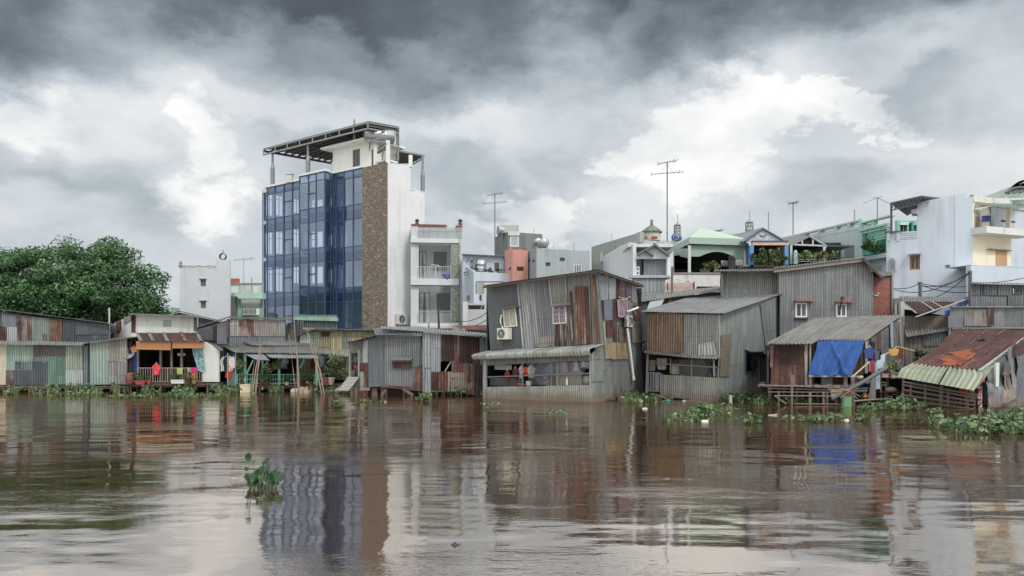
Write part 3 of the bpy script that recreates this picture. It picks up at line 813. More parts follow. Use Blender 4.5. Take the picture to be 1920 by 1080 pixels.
# ============ 3  white house with the railed veranda
w = W(238, 42.6, 412, 42.6)
h = thing('river_house', 'white house with a railed veranda, rusty awning and orange roll-down blinds', 'house', w.pz(320, .4))
fl = .47
deck(h, w, 240, 410, fl, .1, 3.6, th=.1, mat=wood('5a463a')); stilts(h, w, (246, 270, 300, 330, 360, 388, 408), fl-.1, offs=(0, -1.5))
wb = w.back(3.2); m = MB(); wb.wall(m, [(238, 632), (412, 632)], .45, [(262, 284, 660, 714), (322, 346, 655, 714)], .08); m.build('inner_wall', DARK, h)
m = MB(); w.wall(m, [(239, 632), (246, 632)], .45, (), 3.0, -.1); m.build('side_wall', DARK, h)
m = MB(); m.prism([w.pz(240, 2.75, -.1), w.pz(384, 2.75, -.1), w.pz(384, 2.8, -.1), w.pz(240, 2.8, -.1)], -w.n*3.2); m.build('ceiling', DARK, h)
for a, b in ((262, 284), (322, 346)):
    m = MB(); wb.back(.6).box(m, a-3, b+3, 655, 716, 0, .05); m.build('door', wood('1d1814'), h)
# right hand plastered panel, running back
m = MB(); w.poly(m, [(380, 716), (380, 642), (384, 641), (410, 656), (410, 716)], .0, .2); m.build('end_wall', plaster('c0c6bf', .35), h)
m = MB(); m.corr([P(378, 633, 43.6), P(383, 633, 45.5)], [P(414, 657, 42.2), P(419, 657, 44.5)], pitch=.12); m.build('end_roof', tin('8a8f8c', .3), h)
# upper storey
wu = W(246, 44.4, 370, 44.4)
m = MB(); wu.wall(m, [(246, 590), (253, 590), (370, 594)], 2.6, [], .12); m.build('upper_wall', plaster('cdd3cb', .35), h)
sheet(h, wu, (246, 254, 591, 623), RUSTM, label='rusty corner sheet'); sheet(h, wu, (363, 370, 596, 620), tin('7d8a80', .3))
board(h, wu, (306, 321, 600, 612), plaster('9da39c', .6), name='vent'); 
roofpart(h, (240, 587.5, 47), (372, 592, 47), (372, 594, 43.9), (244, 590, 43.9), tin('868c8c', .35))
shell(h, wu, 246, 370, 5, wu.z(300, 592), wu.z(300, 592), plaster('b5bbb4', .4))
# left gable slope, white with torn tin
wl = W(204, 48.5, 246, 44.4)
m = MB(); wl.wall(m, [(205, 611), (246, 590)], [(205, 640), (246, 632)], [], .1); m.build('left_wall', plaster('c9cfc8', .4), h)
sheet(h, wl, [(217, 603), (226, 599), (226, 619), (217, 624)], RUSTO); sheet(h, wl, [(232, 598), (246, 591), (246, 600), (232, 608)], tin('99a3a8', .1))
sheet(h, wl, [(205, 612), (214, 608), (214, 624), (205, 632)], tin('b9bcc8', .1))
# awning and blinds
roofpart(h, (253, 624, 43.8), (370, 624, 43.8), (384, 641, 42.0), (263, 640, 42.0), rusty('3d2422', '56302b', '6c3d33'), name='awning', label='rust red corrugated awning', amp=.02)
for i, x in enumerate((253, 276, 303, 337, 366)):
    m = MB(); roof(m, (x, 623.4, 43.82), (x+6, 623.4, 43.82), (x+15, 640, 41.98), (x+8, 640, 41.98), amp=.018, pitch=.12, rows=3)
    for k in range(len(m.v)): m.v[k].z += .03
    m.build('awning_strip', tin('a09a92', .35) if i != 3 else RUSTO, h)
wf = W(238, 42.1, 412, 42.1)
def blind(x0, x1, y0, y1, y2):
    m = MB(); r = wf.rect(x0, x1, y0, y1); n = 9
    zt = r[2].z; zb = r[0].z
    for i in range(n):
        z1 = zt-(zt-zb)*i/n; z0 = zt-(zt-zb)*(i+.85)/n
        m.prism([V((r[0].x, r[0].y, z0)), V((r[1].x, r[1].y, z0-(y2)*.02)), V((r[1].x, r[1].y, z1-(y2)*.02)), V((r[0].x, r[0].y, z1))], (0, .02, 0))
    m.tube([V((r[0].x, r[0].y, zb-.03)), V((r[1].x, r[1].y, zb-.03-y2*.02))], .04, 8)
    m.build('roll_blind', wood('a8703f', 1.1), h, 'orange brown roll-down blind')
blind(255, 320, 640, 653, 2); blind(323, 383, 640, 651, -1)
for x, y in ((259, 640), (301.5, 641), (322, 641), (341, 641), (379, 641)):
    m = MB(); m.bar(w.pz(x, fl, -.1), w.p(x, y, -.1), .1); m.build('post', wood('6f625a'), h)
m = MB(); m.bar(w.pz(259, .0, .0)+V((0,0,fl)), w.pz(259, fl+.05, 0), .05)
a = w.pz(259, fl, .02); b = w.pz(379, fl, .02)
railing(h, a, b, w.z(300, 690)-fl, 26, wood('8a7a70'), r=.02)
# things on the veranda
def thingmesh(m, name, mat, label, cat, group=None): return m.build(name, mat, None, label, cat, group)
m = MB(); q = [w.p(360, 651, .06), w.p(380, 651, .06)]
rows = []
for i in range(11):
    v = i/10; x0 = 360+12*v**1.3; x1 = 380+4*v; y = 652+ (46 - (8*(1-1))*1)*v
    rows.append([w.p(x0+(x1-x0)*j/12, y - 4*v*abs(j/12-.6), .08+.04*math.sin(j*1.6)) for j in range(13)])
m.grid(rows); m.grid([[p_ - w.n*.015 for p_ in r_][::-1] for r_ in rows])
thingmesh(m, 'curtain', fabric('5f93a0', 1, 'a9c9cc'), 'blue green patterned curtain hanging at the right end of the railed veranda', 'curtain')
T = V((1, 0, 0))
garment('shirt', w.p(293, 682, .15), T, .42, .6, fabric('d01f38', 1, 'ff5560'), 'bright red garment bundled over the veranda railing', 'garment', 'hanging_garment')
garment('towel', w.p(363, 690, .1), T, .32, .55, fabric('d9147a'), 'magenta pink cloth over the right end of the veranda railing', 'cloth', 'hanging_cloth')
garment('towel', w.p(337, 690, .1), T, .34, .34, fabric('a7b779'), 'yellow green cloth over the middle of the veranda railing', 'cloth', 'hanging_cloth')
garment('towel', w.p(354, 689, .12), T, .2, .26, fabric('9a9c94'), 'small grey cloth beside the magenta cloth on the veranda railing', 'cloth', 'hanging_cloth')
garment('towel', w.p(250, 659, -.2), T, .42, 1.25, fabric('1f3f95'), 'long deep blue cloth hanging left of the veranda posts', 'cloth', 'hanging_cloth')
garment('shirt', w.p(251, 650, -.1), T, .4, .3, fabric('c88a5a'), 'tan orange top hung above the long blue cloth', 'shirt', 'hanging_shirt')
o = thing('basket', 'grey round woven basket hung in the gap left of the veranda', 'basket', w.p(243, 668, -.1)); m = MB(); m.lathe(w.p(243, 664, -.1), [(.02, 0), (.22, .02), (.3, .12), (.31, .12), (.23, .0), (.02, -.02)], 14, (0, -1, .4)); m.build('bowl', wood('8d9498'), o)
o = thing('barrel', 'reddish brown barrel at the left end of the veranda deck', 'barrel', w.pz(244, fl, .2)); m = MB(); m.lathe(w.pz(244, fl, .2), [(.19, 0), (.24, .15), (.25, .3), (.24, .45), (.19, .58), (.17, .58), (.01, .55)], 16); m.build('drum', paint('7a3b32', .6), o); m = MB(); m.lathe(w.pz(244, fl+.15, .2), [(.245, 0), (.255, .02), (.245, .04)], 16); m.build('hoop', DGREY, o)
potted(w.pz(256, fl, .25), .5, .7, 'leafy plant in a dark pot beside the red barrel', n=160, potcol='5a4038')
potted(w.pz(263, fl-.05, .35), .22, .4, 'low green plant in a pink basin at the front of the veranda', potcol='c9525f', n=70, potr=.3, poth=.2)
potted(w.pz(279, fl, .2), .3, .4, 'small plant in an orange clay pot against the veranda railing', potcol='b35f3a', n=80)
potted(w.pz(326, fl, .2), .5, .6, 'bushy dark green plant before the middle of the veranda railing', n=150)
potted(w.pz(364, fl, .25), .4, .45, 'yellow leaved plant in a clay pot under the magenta cloth', n=110, leaf=leafmat('5d6a1e', 'a39a30', 'c9b545'), potcol='b08a50')
potted(w.pz(351, fl, .25), .45, .7, 'straggly dry green plant on the right part of the veranda', n=130, leaf=leafmat('3c4a22', '6b7a3c', '96955a'), potcol='6d5040')
o = thing('planter_box', 'white foam box on the edge of the veranda deck', 'box', w.pz(334, fl, .3)); m = MB(); c = w.pz(334, fl, .35)
m.box(c.x-.32, c.x+.32, c.y-.12, c.y+.12, c.z, c.z+.17); m.build('box', plaster('c4c8c8', .3), o); m = MB(); m.box(c.x-.34, c.x+.34, c.y-.14, c.y+.14, c.z+.172, c.z+.2); m.build('rim', plaster('d5d8d8', .2), o)
# small sign-like shelf inside
m = MB(); w.box(m, 315, 330, 662, 667, -1.2, .1); o = m.build('wall_shelf', paint('cfcfd2'), h); m = MB(); w.box(m, 320, 324, 667, 716, -1.2, .1); m.build('inner_post', wood('8d8580'), h)
# gable roof shed behind
wg = W(330, 47.5, 414, 47.5)
g = thing('tin_shed', 'grey tin shed with a low dark gable roof behind the white veranda house', 'shed', wg.pz(370, .5))
m = MB(); wg.tin(m, [(306, 594), (336, 586), (412, 603)], 1.0); m.build('front_wall', tin('7a858d', .1), g)
m = MB(); m.corr([P(336, 583.5, 47.2), P(336, 583.5, 52)], [P(414, 602, 47.2), P(416, 602, 52)], pitch=.12); m.corr([P(336, 583.5, 47.2), P(336, 583.5, 52)], [P(300, 594.5, 47.2), P(300, 594.5, 52)], pitch=.12); m.build('roof', tin('4c4a4a', .4), g)
shell(g, wg, 306, 412, 4.5, wg.z(350, 602), wg.z(350, 602), GALVD)

# ============ 4  grey shed with the long streaked wall
w = W(430, 45.2, 545, 45.2)
h = thing('tin_shed', 'weathered grey shed with a long rust streaked front wall above the porch roof', 'shed', w.pz(480, .5))
m = MB(); w.tin(m, [(430, 598), (536, 601)], 1.9); m.build('front_wall', GALV, h)
sheet(h, w, [(431, 599), (448, 599), (448, 630), (431, 630)], tin('c0bcb4', .3, .8)); sheet(h, w, [(448, 599), (476, 600), (476, 631), (448, 630)], tin('ab9c92', .52, .9, orange=.2)); sheet(h, w, [(476, 600), (505, 600), (505, 631), (476, 631)], tin('a69b90', .45, .9, orange=.2)); sheet(h, w, [(505, 600), (535, 601), (535, 631), (505, 631)], tin('a39f99', .42, .9))
sheet(h, w, (426, 430.5, 598, 628), RUSTO, label='rusty corner strip')
wl = W(372, 43.4, 430, 45.2)
m = MB(); wl.tin(m, [(370, 617), (430, 599)], 1.4); m.build('left_wall', tin('6d7377', .25), h)
sheet(h, wl, [(400, 611), (407, 609), (407, 640), (400, 640)], rusty('2c2321', '3d302c', '54453e'))
sheet(h, wl, [(407, 609), (426, 602), (426, 645), (407, 645)], tin('8a909a', .15)); window(wl, h, 420, 428, 632, 641, DGREY, hb=2)
roofpart(h, (372, 611, 48), (430, 593, 49.5), (430, 596, 45.0), (368, 615, 43.2), tin('6b6a68', .4)); roofpart(h, (430, 593, 49.5), (548, 597, 49.5), (552, 600, 45.0), (430, 597, 45.0), tin('66625e', .45))
m = MB(); w.tin(m, [(536, 606), (560, 601), (566, 601)], 1.9, off=-.3); m.build('end_wall', tin('767674', .35), h)
shell(h, w, 432, 560, 6, w.z(430, 600), w.z(430, 600), GALVD)
# green fascia house behind
w = W(553, 48, 632, 48)
h = thing('tin_house', 'low tin house with a sea green roof edge in front of the glass tower', 'house', w.pz(590, .6))
m = MB(); w.tin(m, [(553, 600), (632, 601)], 1.0); m.build('front_wall', tin('8f989f', .15), h); board(h, w, [(552, 600), (552, 593), (632, 595), (632, 602)], plaster('7fb09b', .4), .3, .35, 'fascia', 'sea green roof edge')
roofpart(h, (552, 590, 53), (632, 591, 53), (632, 595, 47.7), (552, 593, 47.7), tin('7c8c86', .3)); shell(h, w, 553, 632, 5, w.z(590, 600), w.z(590, 597), GALVD)
roofpart(h, (558, 612, 48), (592, 616, 48), (586, 619, 46.4), (562, 619, 46.4), tin('b9bbb8', .3), name='porch_roof')
# yellow green shed
w = W(562, 45, 716, 45)
h = thing('tin_shed', 'yellow green streaked tin shed with a brown shutter, left of the grey rusty house', 'shed', w.pz(640, .5))
m = MB(); w.tin(m, [(562, 628), (585, 619), (716, 619)], .6); m.build('front_wall', tin('a8aa87', .32, .8), h)
for q, mt in [([(563, 629), (583, 622), (583, 655), (563, 655)], tin('c9d2d8', .1)), ([(585, 621), (600, 621), (600, 655), (585, 655)], tin('a9b795', .2, .5)), ((620, 642, 621, 656), tin('bdb385', .33, .9)), ((643, 650, 621, 656), tin('8fb09a', .15)), ((652, 680, 621, 640), tin('b3a981', .35, .9)), ((680, 712, 621, 632), tin('9aa678', .3, .9))]:
    sheet(h, w, q, mt)
f = window(w, h, 602, 619, 621, 650, wood('8d8468'), pane=wood('7a6248'), bars=0, hb=1)
board(h, w, (603, 618, 622, 631), wood('2f2a25'), .05, .02, 'shutter')
roofpart(h, (585, 616.5, 49), (716, 617, 49), (716, 619, 44.6), (584, 618.5, 44.6), tin('5f615c', .4)); roofpart(h, (575, 612, 49), (585, 614, 49), (585, 618, 44.6), (555, 631, 44.6), tin('6a625e', .45))
roofpart(h, (601, 654, 45), (656, 654, 45), (655, 668, 43.4), (612, 670, 43.4), tin('b7b8a2', .3), name='lower_roof'); shell(h, w, 562, 716, 4, w.z(640, 620), w.z(640, 616), GALVD)

# ============ 5  porch on green posts
w = W(411, 43.2, 612, 43.2)
h = thing('porch_house', 'open porch house with sea green posts and railing under broad grey roofs', 'house', w.pz(510, .35))
fl = .36
deck(h, w, 412, 608, fl, .1, 4, th=.1, mat=wood('4d4038')); stilts(h, w, range(420, 608, 22), fl-.1, offs=(0,))
FC = tin('94958f', .28, .5, seam=.25)
roofpart(h, (434, 631, 46), (543, 631, 46), (592, 648, 44.6), (471, 647.5, 44.6), FC, name='upper_roof', pitch=.16)
roofpart(h, (411, 645.5, 45.5), (588, 647, 44.8), (613, 663, 42.8), (442, 661, 42.8), tin('8b8986', .3, .5, seam=.25), name='lower_roof', pitch=.16)
m = MB(); m.corr([P(434, 631, 46), P(434, 631, 49.5)], [P(405, 646, 46), P(405, 646, 49.5)], pitch=.16); m.build('back_slope', FC, h)
roofpart(h, (458, 663, 43), (494, 663.5, 43), (506, 676, 42), (478, 674, 42), tin('a7b0b8', .1), name='small_awning'); roofpart(h, (497, 663.5, 43), (590, 664, 43), (601, 672, 42), (507, 671, 42), tin('a3acb4', .1), name='long_awning')
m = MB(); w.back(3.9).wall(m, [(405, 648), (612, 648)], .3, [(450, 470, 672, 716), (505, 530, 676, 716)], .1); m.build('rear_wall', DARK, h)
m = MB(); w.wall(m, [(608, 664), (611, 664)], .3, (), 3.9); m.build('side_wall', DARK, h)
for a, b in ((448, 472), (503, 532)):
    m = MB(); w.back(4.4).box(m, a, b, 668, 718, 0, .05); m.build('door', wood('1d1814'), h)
for x, r_ in ((427, .05), (442, .06), (460, .13), (492.5, .1), (523.5, .12), (559, .1), (594, .12)):
    m = MB(); m.bar(w.pz(x, .1, 0), w.p(x, 662, 0), r_); m.build('post', plaster('6fb198', .4), h)
for a, b in (((462, 702), (475, 675)), ((494, 690), (502, 678)), ((525, 690), (534, 673)), ((563, 690), (571, 673))):
    m = MB(); m.bar(w.p(*a, .02), w.p(*b, .25), .07); m.build('brace', plaster('7ab8a0', .4), h)
a = w.pz(445, fl, .05); b = w.pz(608, fl, .05); railing(h, a, b, w.z(500, 702)-fl, 34, plaster('69a893', .35), r=.016, mid=True)
m = MB(); w.box(m, 425, 443, 691, 722, -.1, .04); m.build('low_panel', plaster('6d7476', .5), h)
# laundry on the left of the porch
m = MB(); m.tube([w.p(414, 668, -.05), w.p(444, 668.5, -.05)], .012, 4); thingmesh(m, 'clothes_line', DGREY, 'clothes line strung at the left of the green porch', 'clothes line')
for i, (x, y, ww, hh, k, c, pt, l) in enumerate([(418.5, 670, .38, .75, 'shirt', 'b8b0b4', 2, 'grey pink striped shirt'), (423.5, 669, .32, .8, 'shirt', '1d2338', 0, 'dark navy shirt'), (428, 670, .34, 1.1, 'dress', 'd22a26', 0, 'long bright red dress'),
        (431, 669, .2, .8, 'shirt', 'd8823a', 1, 'orange patterned shirt'), (434.5, 670, .3, .72, 'shirt', 'b9c4cc', 0, 'pale blue grey shirt'), (438, 669.5, .25, .6, 'shirt', 'c9b8c4', 1, 'small white and pink shirt'), (440.5, 670, .3, .75, 'shirt', '232b4a', 0, 'dark blue shirt')]):
    garment(k, w.p(x, y, -.05+.03*(i % 2)), T, ww, hh, fabric(c, pt), l+' on the line at the left of the green porch', 'shirt' if k == 'shirt' else 'dress', 'hanging_'+k)
for i, (x, y, ww, hh, k, c, l) in enumerate([(446, 671, .3, .8, 'shirt', '8a7590', 'dusty purple shirt'), (450, 672, .34, 1.0, 'towel', '2a7f8f', 'teal towel'), (455, 671, .26, .8, 'shirt', '20304a', 'dark shirt')]):
    garment(k, w.p(x, y, -.5), T, ww, hh, fabric(c), l+' hanging deeper in behind the first green post', 'shirt' if k == 'shirt' else 'towel', 'hanging_'+k)
garment('shirt', w.p(533, 668, -1.6), T, .45, .7, fabric('a9a4ad'), 'greyish shirt hanging in the middle of the porch', 'shirt', 'hanging_shirt')
garment('towel', w.p(590, 670, -1.5), T, .4, 1.1, fabric('7a2630'), 'dark red towel hanging inside the porch by its right post', 'towel', 'hanging_towel')
garment('cloth', w.p(606, 668, -.8), T, .4, .6, fabric('7b8894'), 'blue grey cloth at the right end of the porch', 'cloth', 'hanging_cloth')
for x, lx, hh, ww, c, l in [(455, 0, .75, .45, '9a4f33', 'potted shrub in a clay pot beside the first thick green post'), (491, .0, .9, .8, '8a4a34', 'tall yellow green shrub in a brown pot behind the left railing'), (500, .2, .5, .7, '7c3b2c', 'dark spreading plant in a wide clay pot at the railing'),
                         (538, .1, .4, .4, 'a9b8a8', 'small plant in a pale green pot on the porch edge'), (566, .15, .55, .8, '6b2f2b', 'bushy plant in a dark red pot behind the railing right of the tall poles'), (576, .15, .4, .6, '7a2f2a', 'low plant in a red pot next to the right leaning poles'), (583, .1, .8, .5, '6b4a3a', 'upright plant at the right post of the porch')]:
    potted(w.pz(x, fl, lx+.05), hh, ww, l, potcol=c, n=150, potr=.13, leaf=leafmat('2d4a22', '5b7a35', '9aa34a') if x in (491, 455) else None)
for x, y, c, l in [(505, 690, 'a3a83c', 'yellow green hanging basket plant at the porch front'), (520, 684, '7f9a4a', 'hanging orchid basket with pale flowers under the long awning'), (452, 684, '6f9a3a', 'climbing green plant beside the first green post')]:
    o = thing('hanging_plant', l, 'hanging plant', w.p(x, y+6, .2)); p = w.p(x, y, .2)
    m = MB(); m.lathe(p-V((0,0,.15)), [(.02, 0), (.12, .02), (.15, .12), (.13, .12), (.01, .08)], 10); m.build('pot', wood('5a4a3a'), o)
    m = MB(); m.bar(p, w.p(x, 671, .2), .012); m.build('wire', DGREY, o); m = MB(); leaves(m, p+V((0,0,.02)), 130, (.33, .25, .3), .07); m.build('foliage', leafmat('3b5a20', '7d8f30', c), o)
    if x == 520: m = MB(); leaves(m, p+V((.35,0,.1)), 40, (.3, .2, .15), .05); m.build('flower', paint('c9b9c0'), o)
o = thing('potted_bush', 'wide straggly bush in pots between the green porch and the grey rusty house', 'bush', w.pz(625, .4, .2)); 
m = MB()
for k in range(14):
    p0 = w.pz(622+rng.uniform(-4, 4), .5, .3); p1 = w.p(rng.uniform(610, 653), rng.uniform(664, 700), rng.uniform(-.5, .8)); m.tube([p0, p0.lerp(p1, .5)+V((0,0,.15)), p1], .02, 4, .006)
m.build('branch', wood('4d4131'), o); m = MB()
for k in range(22): leaves(m, w.p(rng.uniform(611, 652), rng.uniform(665, 705), rng.uniform(-.6, .8)), 48, (.35, .35, .22), .075)
m.build('foliage', leafmat('22391f', '4f6a35', '8a8f5a'), o)
for x, c, l, r_ in ((612, 'a04a35', 'red clay pot under the straggly bush', .22), (621, 'b3a9a0', 'pale stone pot under the straggly bush', .2)):
    m = MB(); m.lathe(w.pz(x, .38, .3), [(r_*.6, 0), (r_*.9, .25), (r_*1.1, .36), (r_*1.1, .4), (r_*.95, .4), (.01, .35)], 14); thingmesh(m, 'plant_pot', plaster(c, .4), l, 'pot')
# dark undercroft sheet behind the bush
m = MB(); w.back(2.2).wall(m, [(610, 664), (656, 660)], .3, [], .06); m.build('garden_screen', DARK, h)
# rubble heap
m = MB(); r = random.Random(3)
for k in range(170):
    u = r.random(); p = Q(0, 737); px = 630+u*26; hh = u*.5
    c = P(px, 735, 41.5+r.uniform(0, 1.2)); c.z = r.uniform(.02, .12+hh); s_ = r.uniform(.04, .11); rot = V((r.gauss(0,1), r.gauss(0,1), r.gauss(0,1))).normalized()
    m.bar(c-rot*s_, c+rot*s_, s_*1.1, s_*.8)
m.build('rubble', plaster('a39a92', .6), None, 'heap of broken pale rubble on the bank by the slatted ramp', 'rubble', None, 'stuff')
# pale boxes, sack, leaning poles
for x0, x1, y0, y1, l, c in ((450, 469, 722, 735, 'cream concrete block on the bank beside the left leaning poles', 'c9bb9c'), (562, 579, 727, 735, 'worn cream and red block on the bank by the tall upright poles', 'c0ab94')):
    p = Q((x0+x1)/2, 735.5); hw = (x1-x0)/2*p.y/F; hh = (736-y0)*p.y/F
    o = thing('concrete_block', l, 'block', p); m = MB(); m.box(p.x-hw, p.x+hw, p.y, p.y+.6, -.2, hh-.02); m.build('block', plaster(c, .5), o); m = MB(); m.box(p.x-hw-.02, p.x+hw+.02, p.y-.02, p.y+.62, hh-.018, hh+.02); m.build('cap', plaster(c, .7), o)
m = MB(); p = Q(555, 735); m.lathe(p-V((.05,0,0)), [(.2, -.05), (.26, .05), (.22, .14), (.1, .2), (.01, .21)], 10); thingmesh(m, 'sack', fabric('d9d6c8'), 'white sack lying at the water by the upright poles', 'sack')
def pole(a, b, r_, label, mat=POLEW, Y0=None, name='leaning_pole', group='weathered poles stuck in the river bank', dy=.8):
    p = Q(*a); q_ = P(b[0], b[1], p.y+dy); m = MB(); mid = p.lerp(q_, .5)+V((rng.uniform(-.04,.04), 0, rng.uniform(-.03,.03)))
    m.tube([p-V((0,0,.6))-(q_-p).normalized()*.2, mid, q_], r_*.72, 7, r_*.42); return thingmesh(m, name, mat, label, 'pole', group)
for a, b, r_, l in [((472, 737), (489, 646), .06, 'tallest of the poles bundled at the left and leaning right'), ((476, 738), (487.5, 655), .05, 'second pole of the left bundle, close behind the tallest'), ((468, 736), (480, 668), .045, 'shorter pole at the left of the left bundle'), ((479, 737), (490, 660), .04, 'thin pole at the right of the left bundle'),
        ((559, 736), (551, 592), .035, 'very tall thin upright pole before the green edged roof'), ((562, 737), (556, 655), .06, 'stout pole tied to the tall thin one'), ((557, 736), (541, 628), .035, 'thin pole leaning left off the tall upright one'),
        ((607, 739), (576, 622), .055, 'long pole leaning left at the right end of the porch'), ((612, 740), (588, 643), .05, 'second pole leaning left beside the longest right one'), ((609, 737), (600, 690), .04, 'short stake at the foot of the right poles')]:
    pole(a, b, r_, l)
pole((453, 722), (452.5, 662), .035, 'pink painted pole rising from the clay pot of the first shrub', paint('b98a86'), dy=0, group=None)

# ============ tree, distant buildings on the left
def tree(px, py, Y, rx, ry, label, seed, n=150, per=150, ls=.16, name='broadleaf_tree', leaf=None, extra=(), ryd=None):
    r = random.Random(seed); c = P(px, py, Y); base = V((c.x, c.y, .4)); o = thing(name, label, 'tree', base)
    RX, RZ = rx*Y/F, ry*Y/F; RY = ryd or RX*.75; m = MB(); m.tube([base, base.lerp(c, .5)+V((.2,0,0)), c-V((0,0,RZ*.3))], .5*RX/5, 10, .25*RX/5); m.build('trunk', wood('5a4a3a'), o)
    cl = []
    while len(cl) < n:
        d_ = V((r.uniform(-1,1), r.uniform(-1,1), r.uniform(-1,1)))
        if .35 < d_.length < r.choice((1, 1, 1, 1.12)) and d_.y < .75: cl.append(c+V((d_.x*RX, d_.y*RY, d_.z*RZ if d_.z > 0 else d_.z*RZ*.8)))
    for x_, y_, k_ in extra:
        for _ in range(k_): cl.append(P(x_+r.uniform(-5, 5), y_+r.uniform(-3, 5), Y+r.uniform(-1, 1)))
    m = MB()
    for k in range(0, n, 5):
        m.tube([c-V((0,0,RZ*.4)), (c-V((0,0,RZ*.3))).lerp(cl[k], .5)+V((0,0,.3)), cl[k]], .1*RX/5, 5, .02)
    m.build('limb', wood('4d4131'), o)
    m = MB()
    for q_ in cl:
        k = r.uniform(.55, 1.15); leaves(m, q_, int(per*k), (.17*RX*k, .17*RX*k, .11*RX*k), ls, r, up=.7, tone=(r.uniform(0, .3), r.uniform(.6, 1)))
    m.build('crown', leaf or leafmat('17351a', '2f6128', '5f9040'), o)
    return o
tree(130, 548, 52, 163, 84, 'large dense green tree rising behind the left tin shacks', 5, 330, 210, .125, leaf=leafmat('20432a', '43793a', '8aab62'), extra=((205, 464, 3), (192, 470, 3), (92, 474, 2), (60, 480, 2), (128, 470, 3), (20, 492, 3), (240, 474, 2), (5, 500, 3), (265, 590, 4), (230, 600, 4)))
w = W(337, 62, 431, 62)
h = thing('white_building', 'plain white three storey building with two small shuttered windows in its side', 'building', w.pz(384, .6))
m = MB(); w.wall(m, [(337, 505), (405, 505), (405.01, 487), (431, 487)], .4, [(376, 386, 524, 537), (376, 386, 565, 578)], .2); m.build('wall', plaster('c3cad1', .2), h)
shell(h, w, 337, 431, 9, w.z(384, 505), w.z(384, 505), plaster('c9cfd5', .15), off=-.2)
for y in (524, 565):
    window(w, h, 376, 386, y, y+13, paint('8d8680'), pane=paint('5b544e'), bars=1, hb=4, recess=.12); board(h, w, (374, 388, y-2, y-1), plaster('a8a8a6', .4), .12, .12, 'window_hood')
a = w.pz(339, w.z(339, 505), -.1); b = w.pz(404, w.z(404, 505), -.1); railing(h, a, b, w.z(370, 498)-w.z(370, 505), 22, plaster('c4c8ca', .2), 'balustrade', r=.05)
m = MB(); c = w.p(339, 498, -.1); m.lathe(c, [(.16, -.1), (.2, 0), (.1, .1), (.14, .2), (.01, .4)], 10); m.build('finial', plaster('8b8b88'), h)
m = MB(); c = w.p(418, 481, -.6); m.lathe(c-V((0,.15,0)), [(.22, 0), (.27, .0), (.27, .3), (.22, .3)], 16, (0, 1, 0)); m.lathe(c+V((0,0,.25)), [(.05, 0), (.03, .25), (.01, .3)], 8); m.bar(c-V((0,0,.27)), c-V((0,0,.4)), .2); m.build('roof_ornament', plaster('6e7072', .3), h)
w = W(433, 64, 492, 64)
h = thing('green_house', 'mint green two storey house wedged between the white building and the glass tower', 'house', w.pz(460, .6))
GM = plaster('86b59c', .35)
m = MB(); w.wall(m, [(445, 549), (492, 549)], .4, [(450, 492, 560, 578), (456, 470, 590, 604)], .2); m.build('wall', GM, h); board(h, w, [(441, 549), (447, 560), (493, 560), (493, 549)], plaster('a5cfba', .15), .6, .7, 'eave')
m = MB(); w.back(1.5).wall(m, [(445, 556), (492, 556)], .4, [], .1); m.build('recess_wall', plaster('79b393', .25), h)
board(h, w, (457, 489, 579, 591), plaster('d6dbd8', .3), .4, .1, 'balcony'); m = MB(); 
for k in range(9): w.box(m, 458+k*3, 459+k*3, 579, 589, .5, .05)
m.build('balcony_grille', DGREY, h)
m = MB(); w.wall(m, [(431, 556), (444, 556)], .4, [], .2, .1); m.build('pier', plaster('70706c', .9), h)
m = MB(); w.back(.8).wall(m, [(431, 532), (492, 532)], .4, [(432, 447, 537, 548), (474, 482, 536, 548)], .1); m.build('upper_wall', plaster('c6cccb', .5), h); board(h, w.back(1.2), (431, 447, 522, 535), plaster('c2613a', .2), .0, .3, 'roof_panel', 'orange roof panel'); shell(h, w, 431, 492, 8, w.z(460, 549), w.z(460, 549), GM, off=-.2)
m = MB(); w.back(1.0).box(m, 430, 492, 531, 532.5, .3, .6); m.build('parapet_cap', plaster('9ba09f', .3), h)
antenna(457, 532, 485, 66, 'thin antenna behind the white building at the left', 'yagi', .03, 'a7abad', 1.6); antenna(472, 549, 520, 63, 'short antenna on the green house left of the tower', 'plain', .03, '7b7f82')
w = W(296, 75, 325, 75)
h = thing('distant_house', 'small far green roofed house peeking between tree and white building', 'house', w.pz(310, .6))
m = MB(); w.wall(m, [(296, 585), (325, 585)], .4, [], 4); m.build('wall', plaster('c4d5ca', .1), h); board(h, w, (303, 323, 576, 585), plaster('9cc7b0', .2), .3, 4.3, 'roof')
# ============ glass tower
w = W(680, 67.6, 727, 65.8)          # street facade plane, seen obliquely
# same plane, recomputed through the far left edge for accuracy
w = W(492, 76.0, 727, 65.8)
wb = W.__new__(W); wb.t, wb.n, wb.c = w.t, w.n, w.c + 1.1      # projecting bay
ws = W(727, 65.8, 796, 69.3 + 0.0)   # side wall
dirb = -w.n
zt = w.z(680, 315) + .0
h = thing('glass_tower', 'tall office tower with a blue glass curtain wall, brown stone strip and white side wall', 'office building', w.pz(600, .6))
ST = stone('756858', '928476', 4.5)
zl = [zt, zt-.66, zt-3.0, zt-4.2, zt-6.55, zt-7.75, zt-10.05, zt-11.25, zt-13.6, zt-14.7, .5]
m = MB(); w.wall(m, [(681, 315), (727, 304.5)], .4, [], .35, .12); m.build('stone_strip', ST, h)
m = MB(); w.box(m, 703.2, 703.6, 548, 618, .13, .02); w.box(m, 681, 726, 547.4, 548, .13, .02); m.build('cladding_joint', paint('b5947c'), h)
m = MB(); ws.wall(m, [(727, 304.5), (769.6, 311), (769.7, 357), (796, 360)], .4, [], .35); m.build('side_wall', plaster('dbdee0', .2), h)
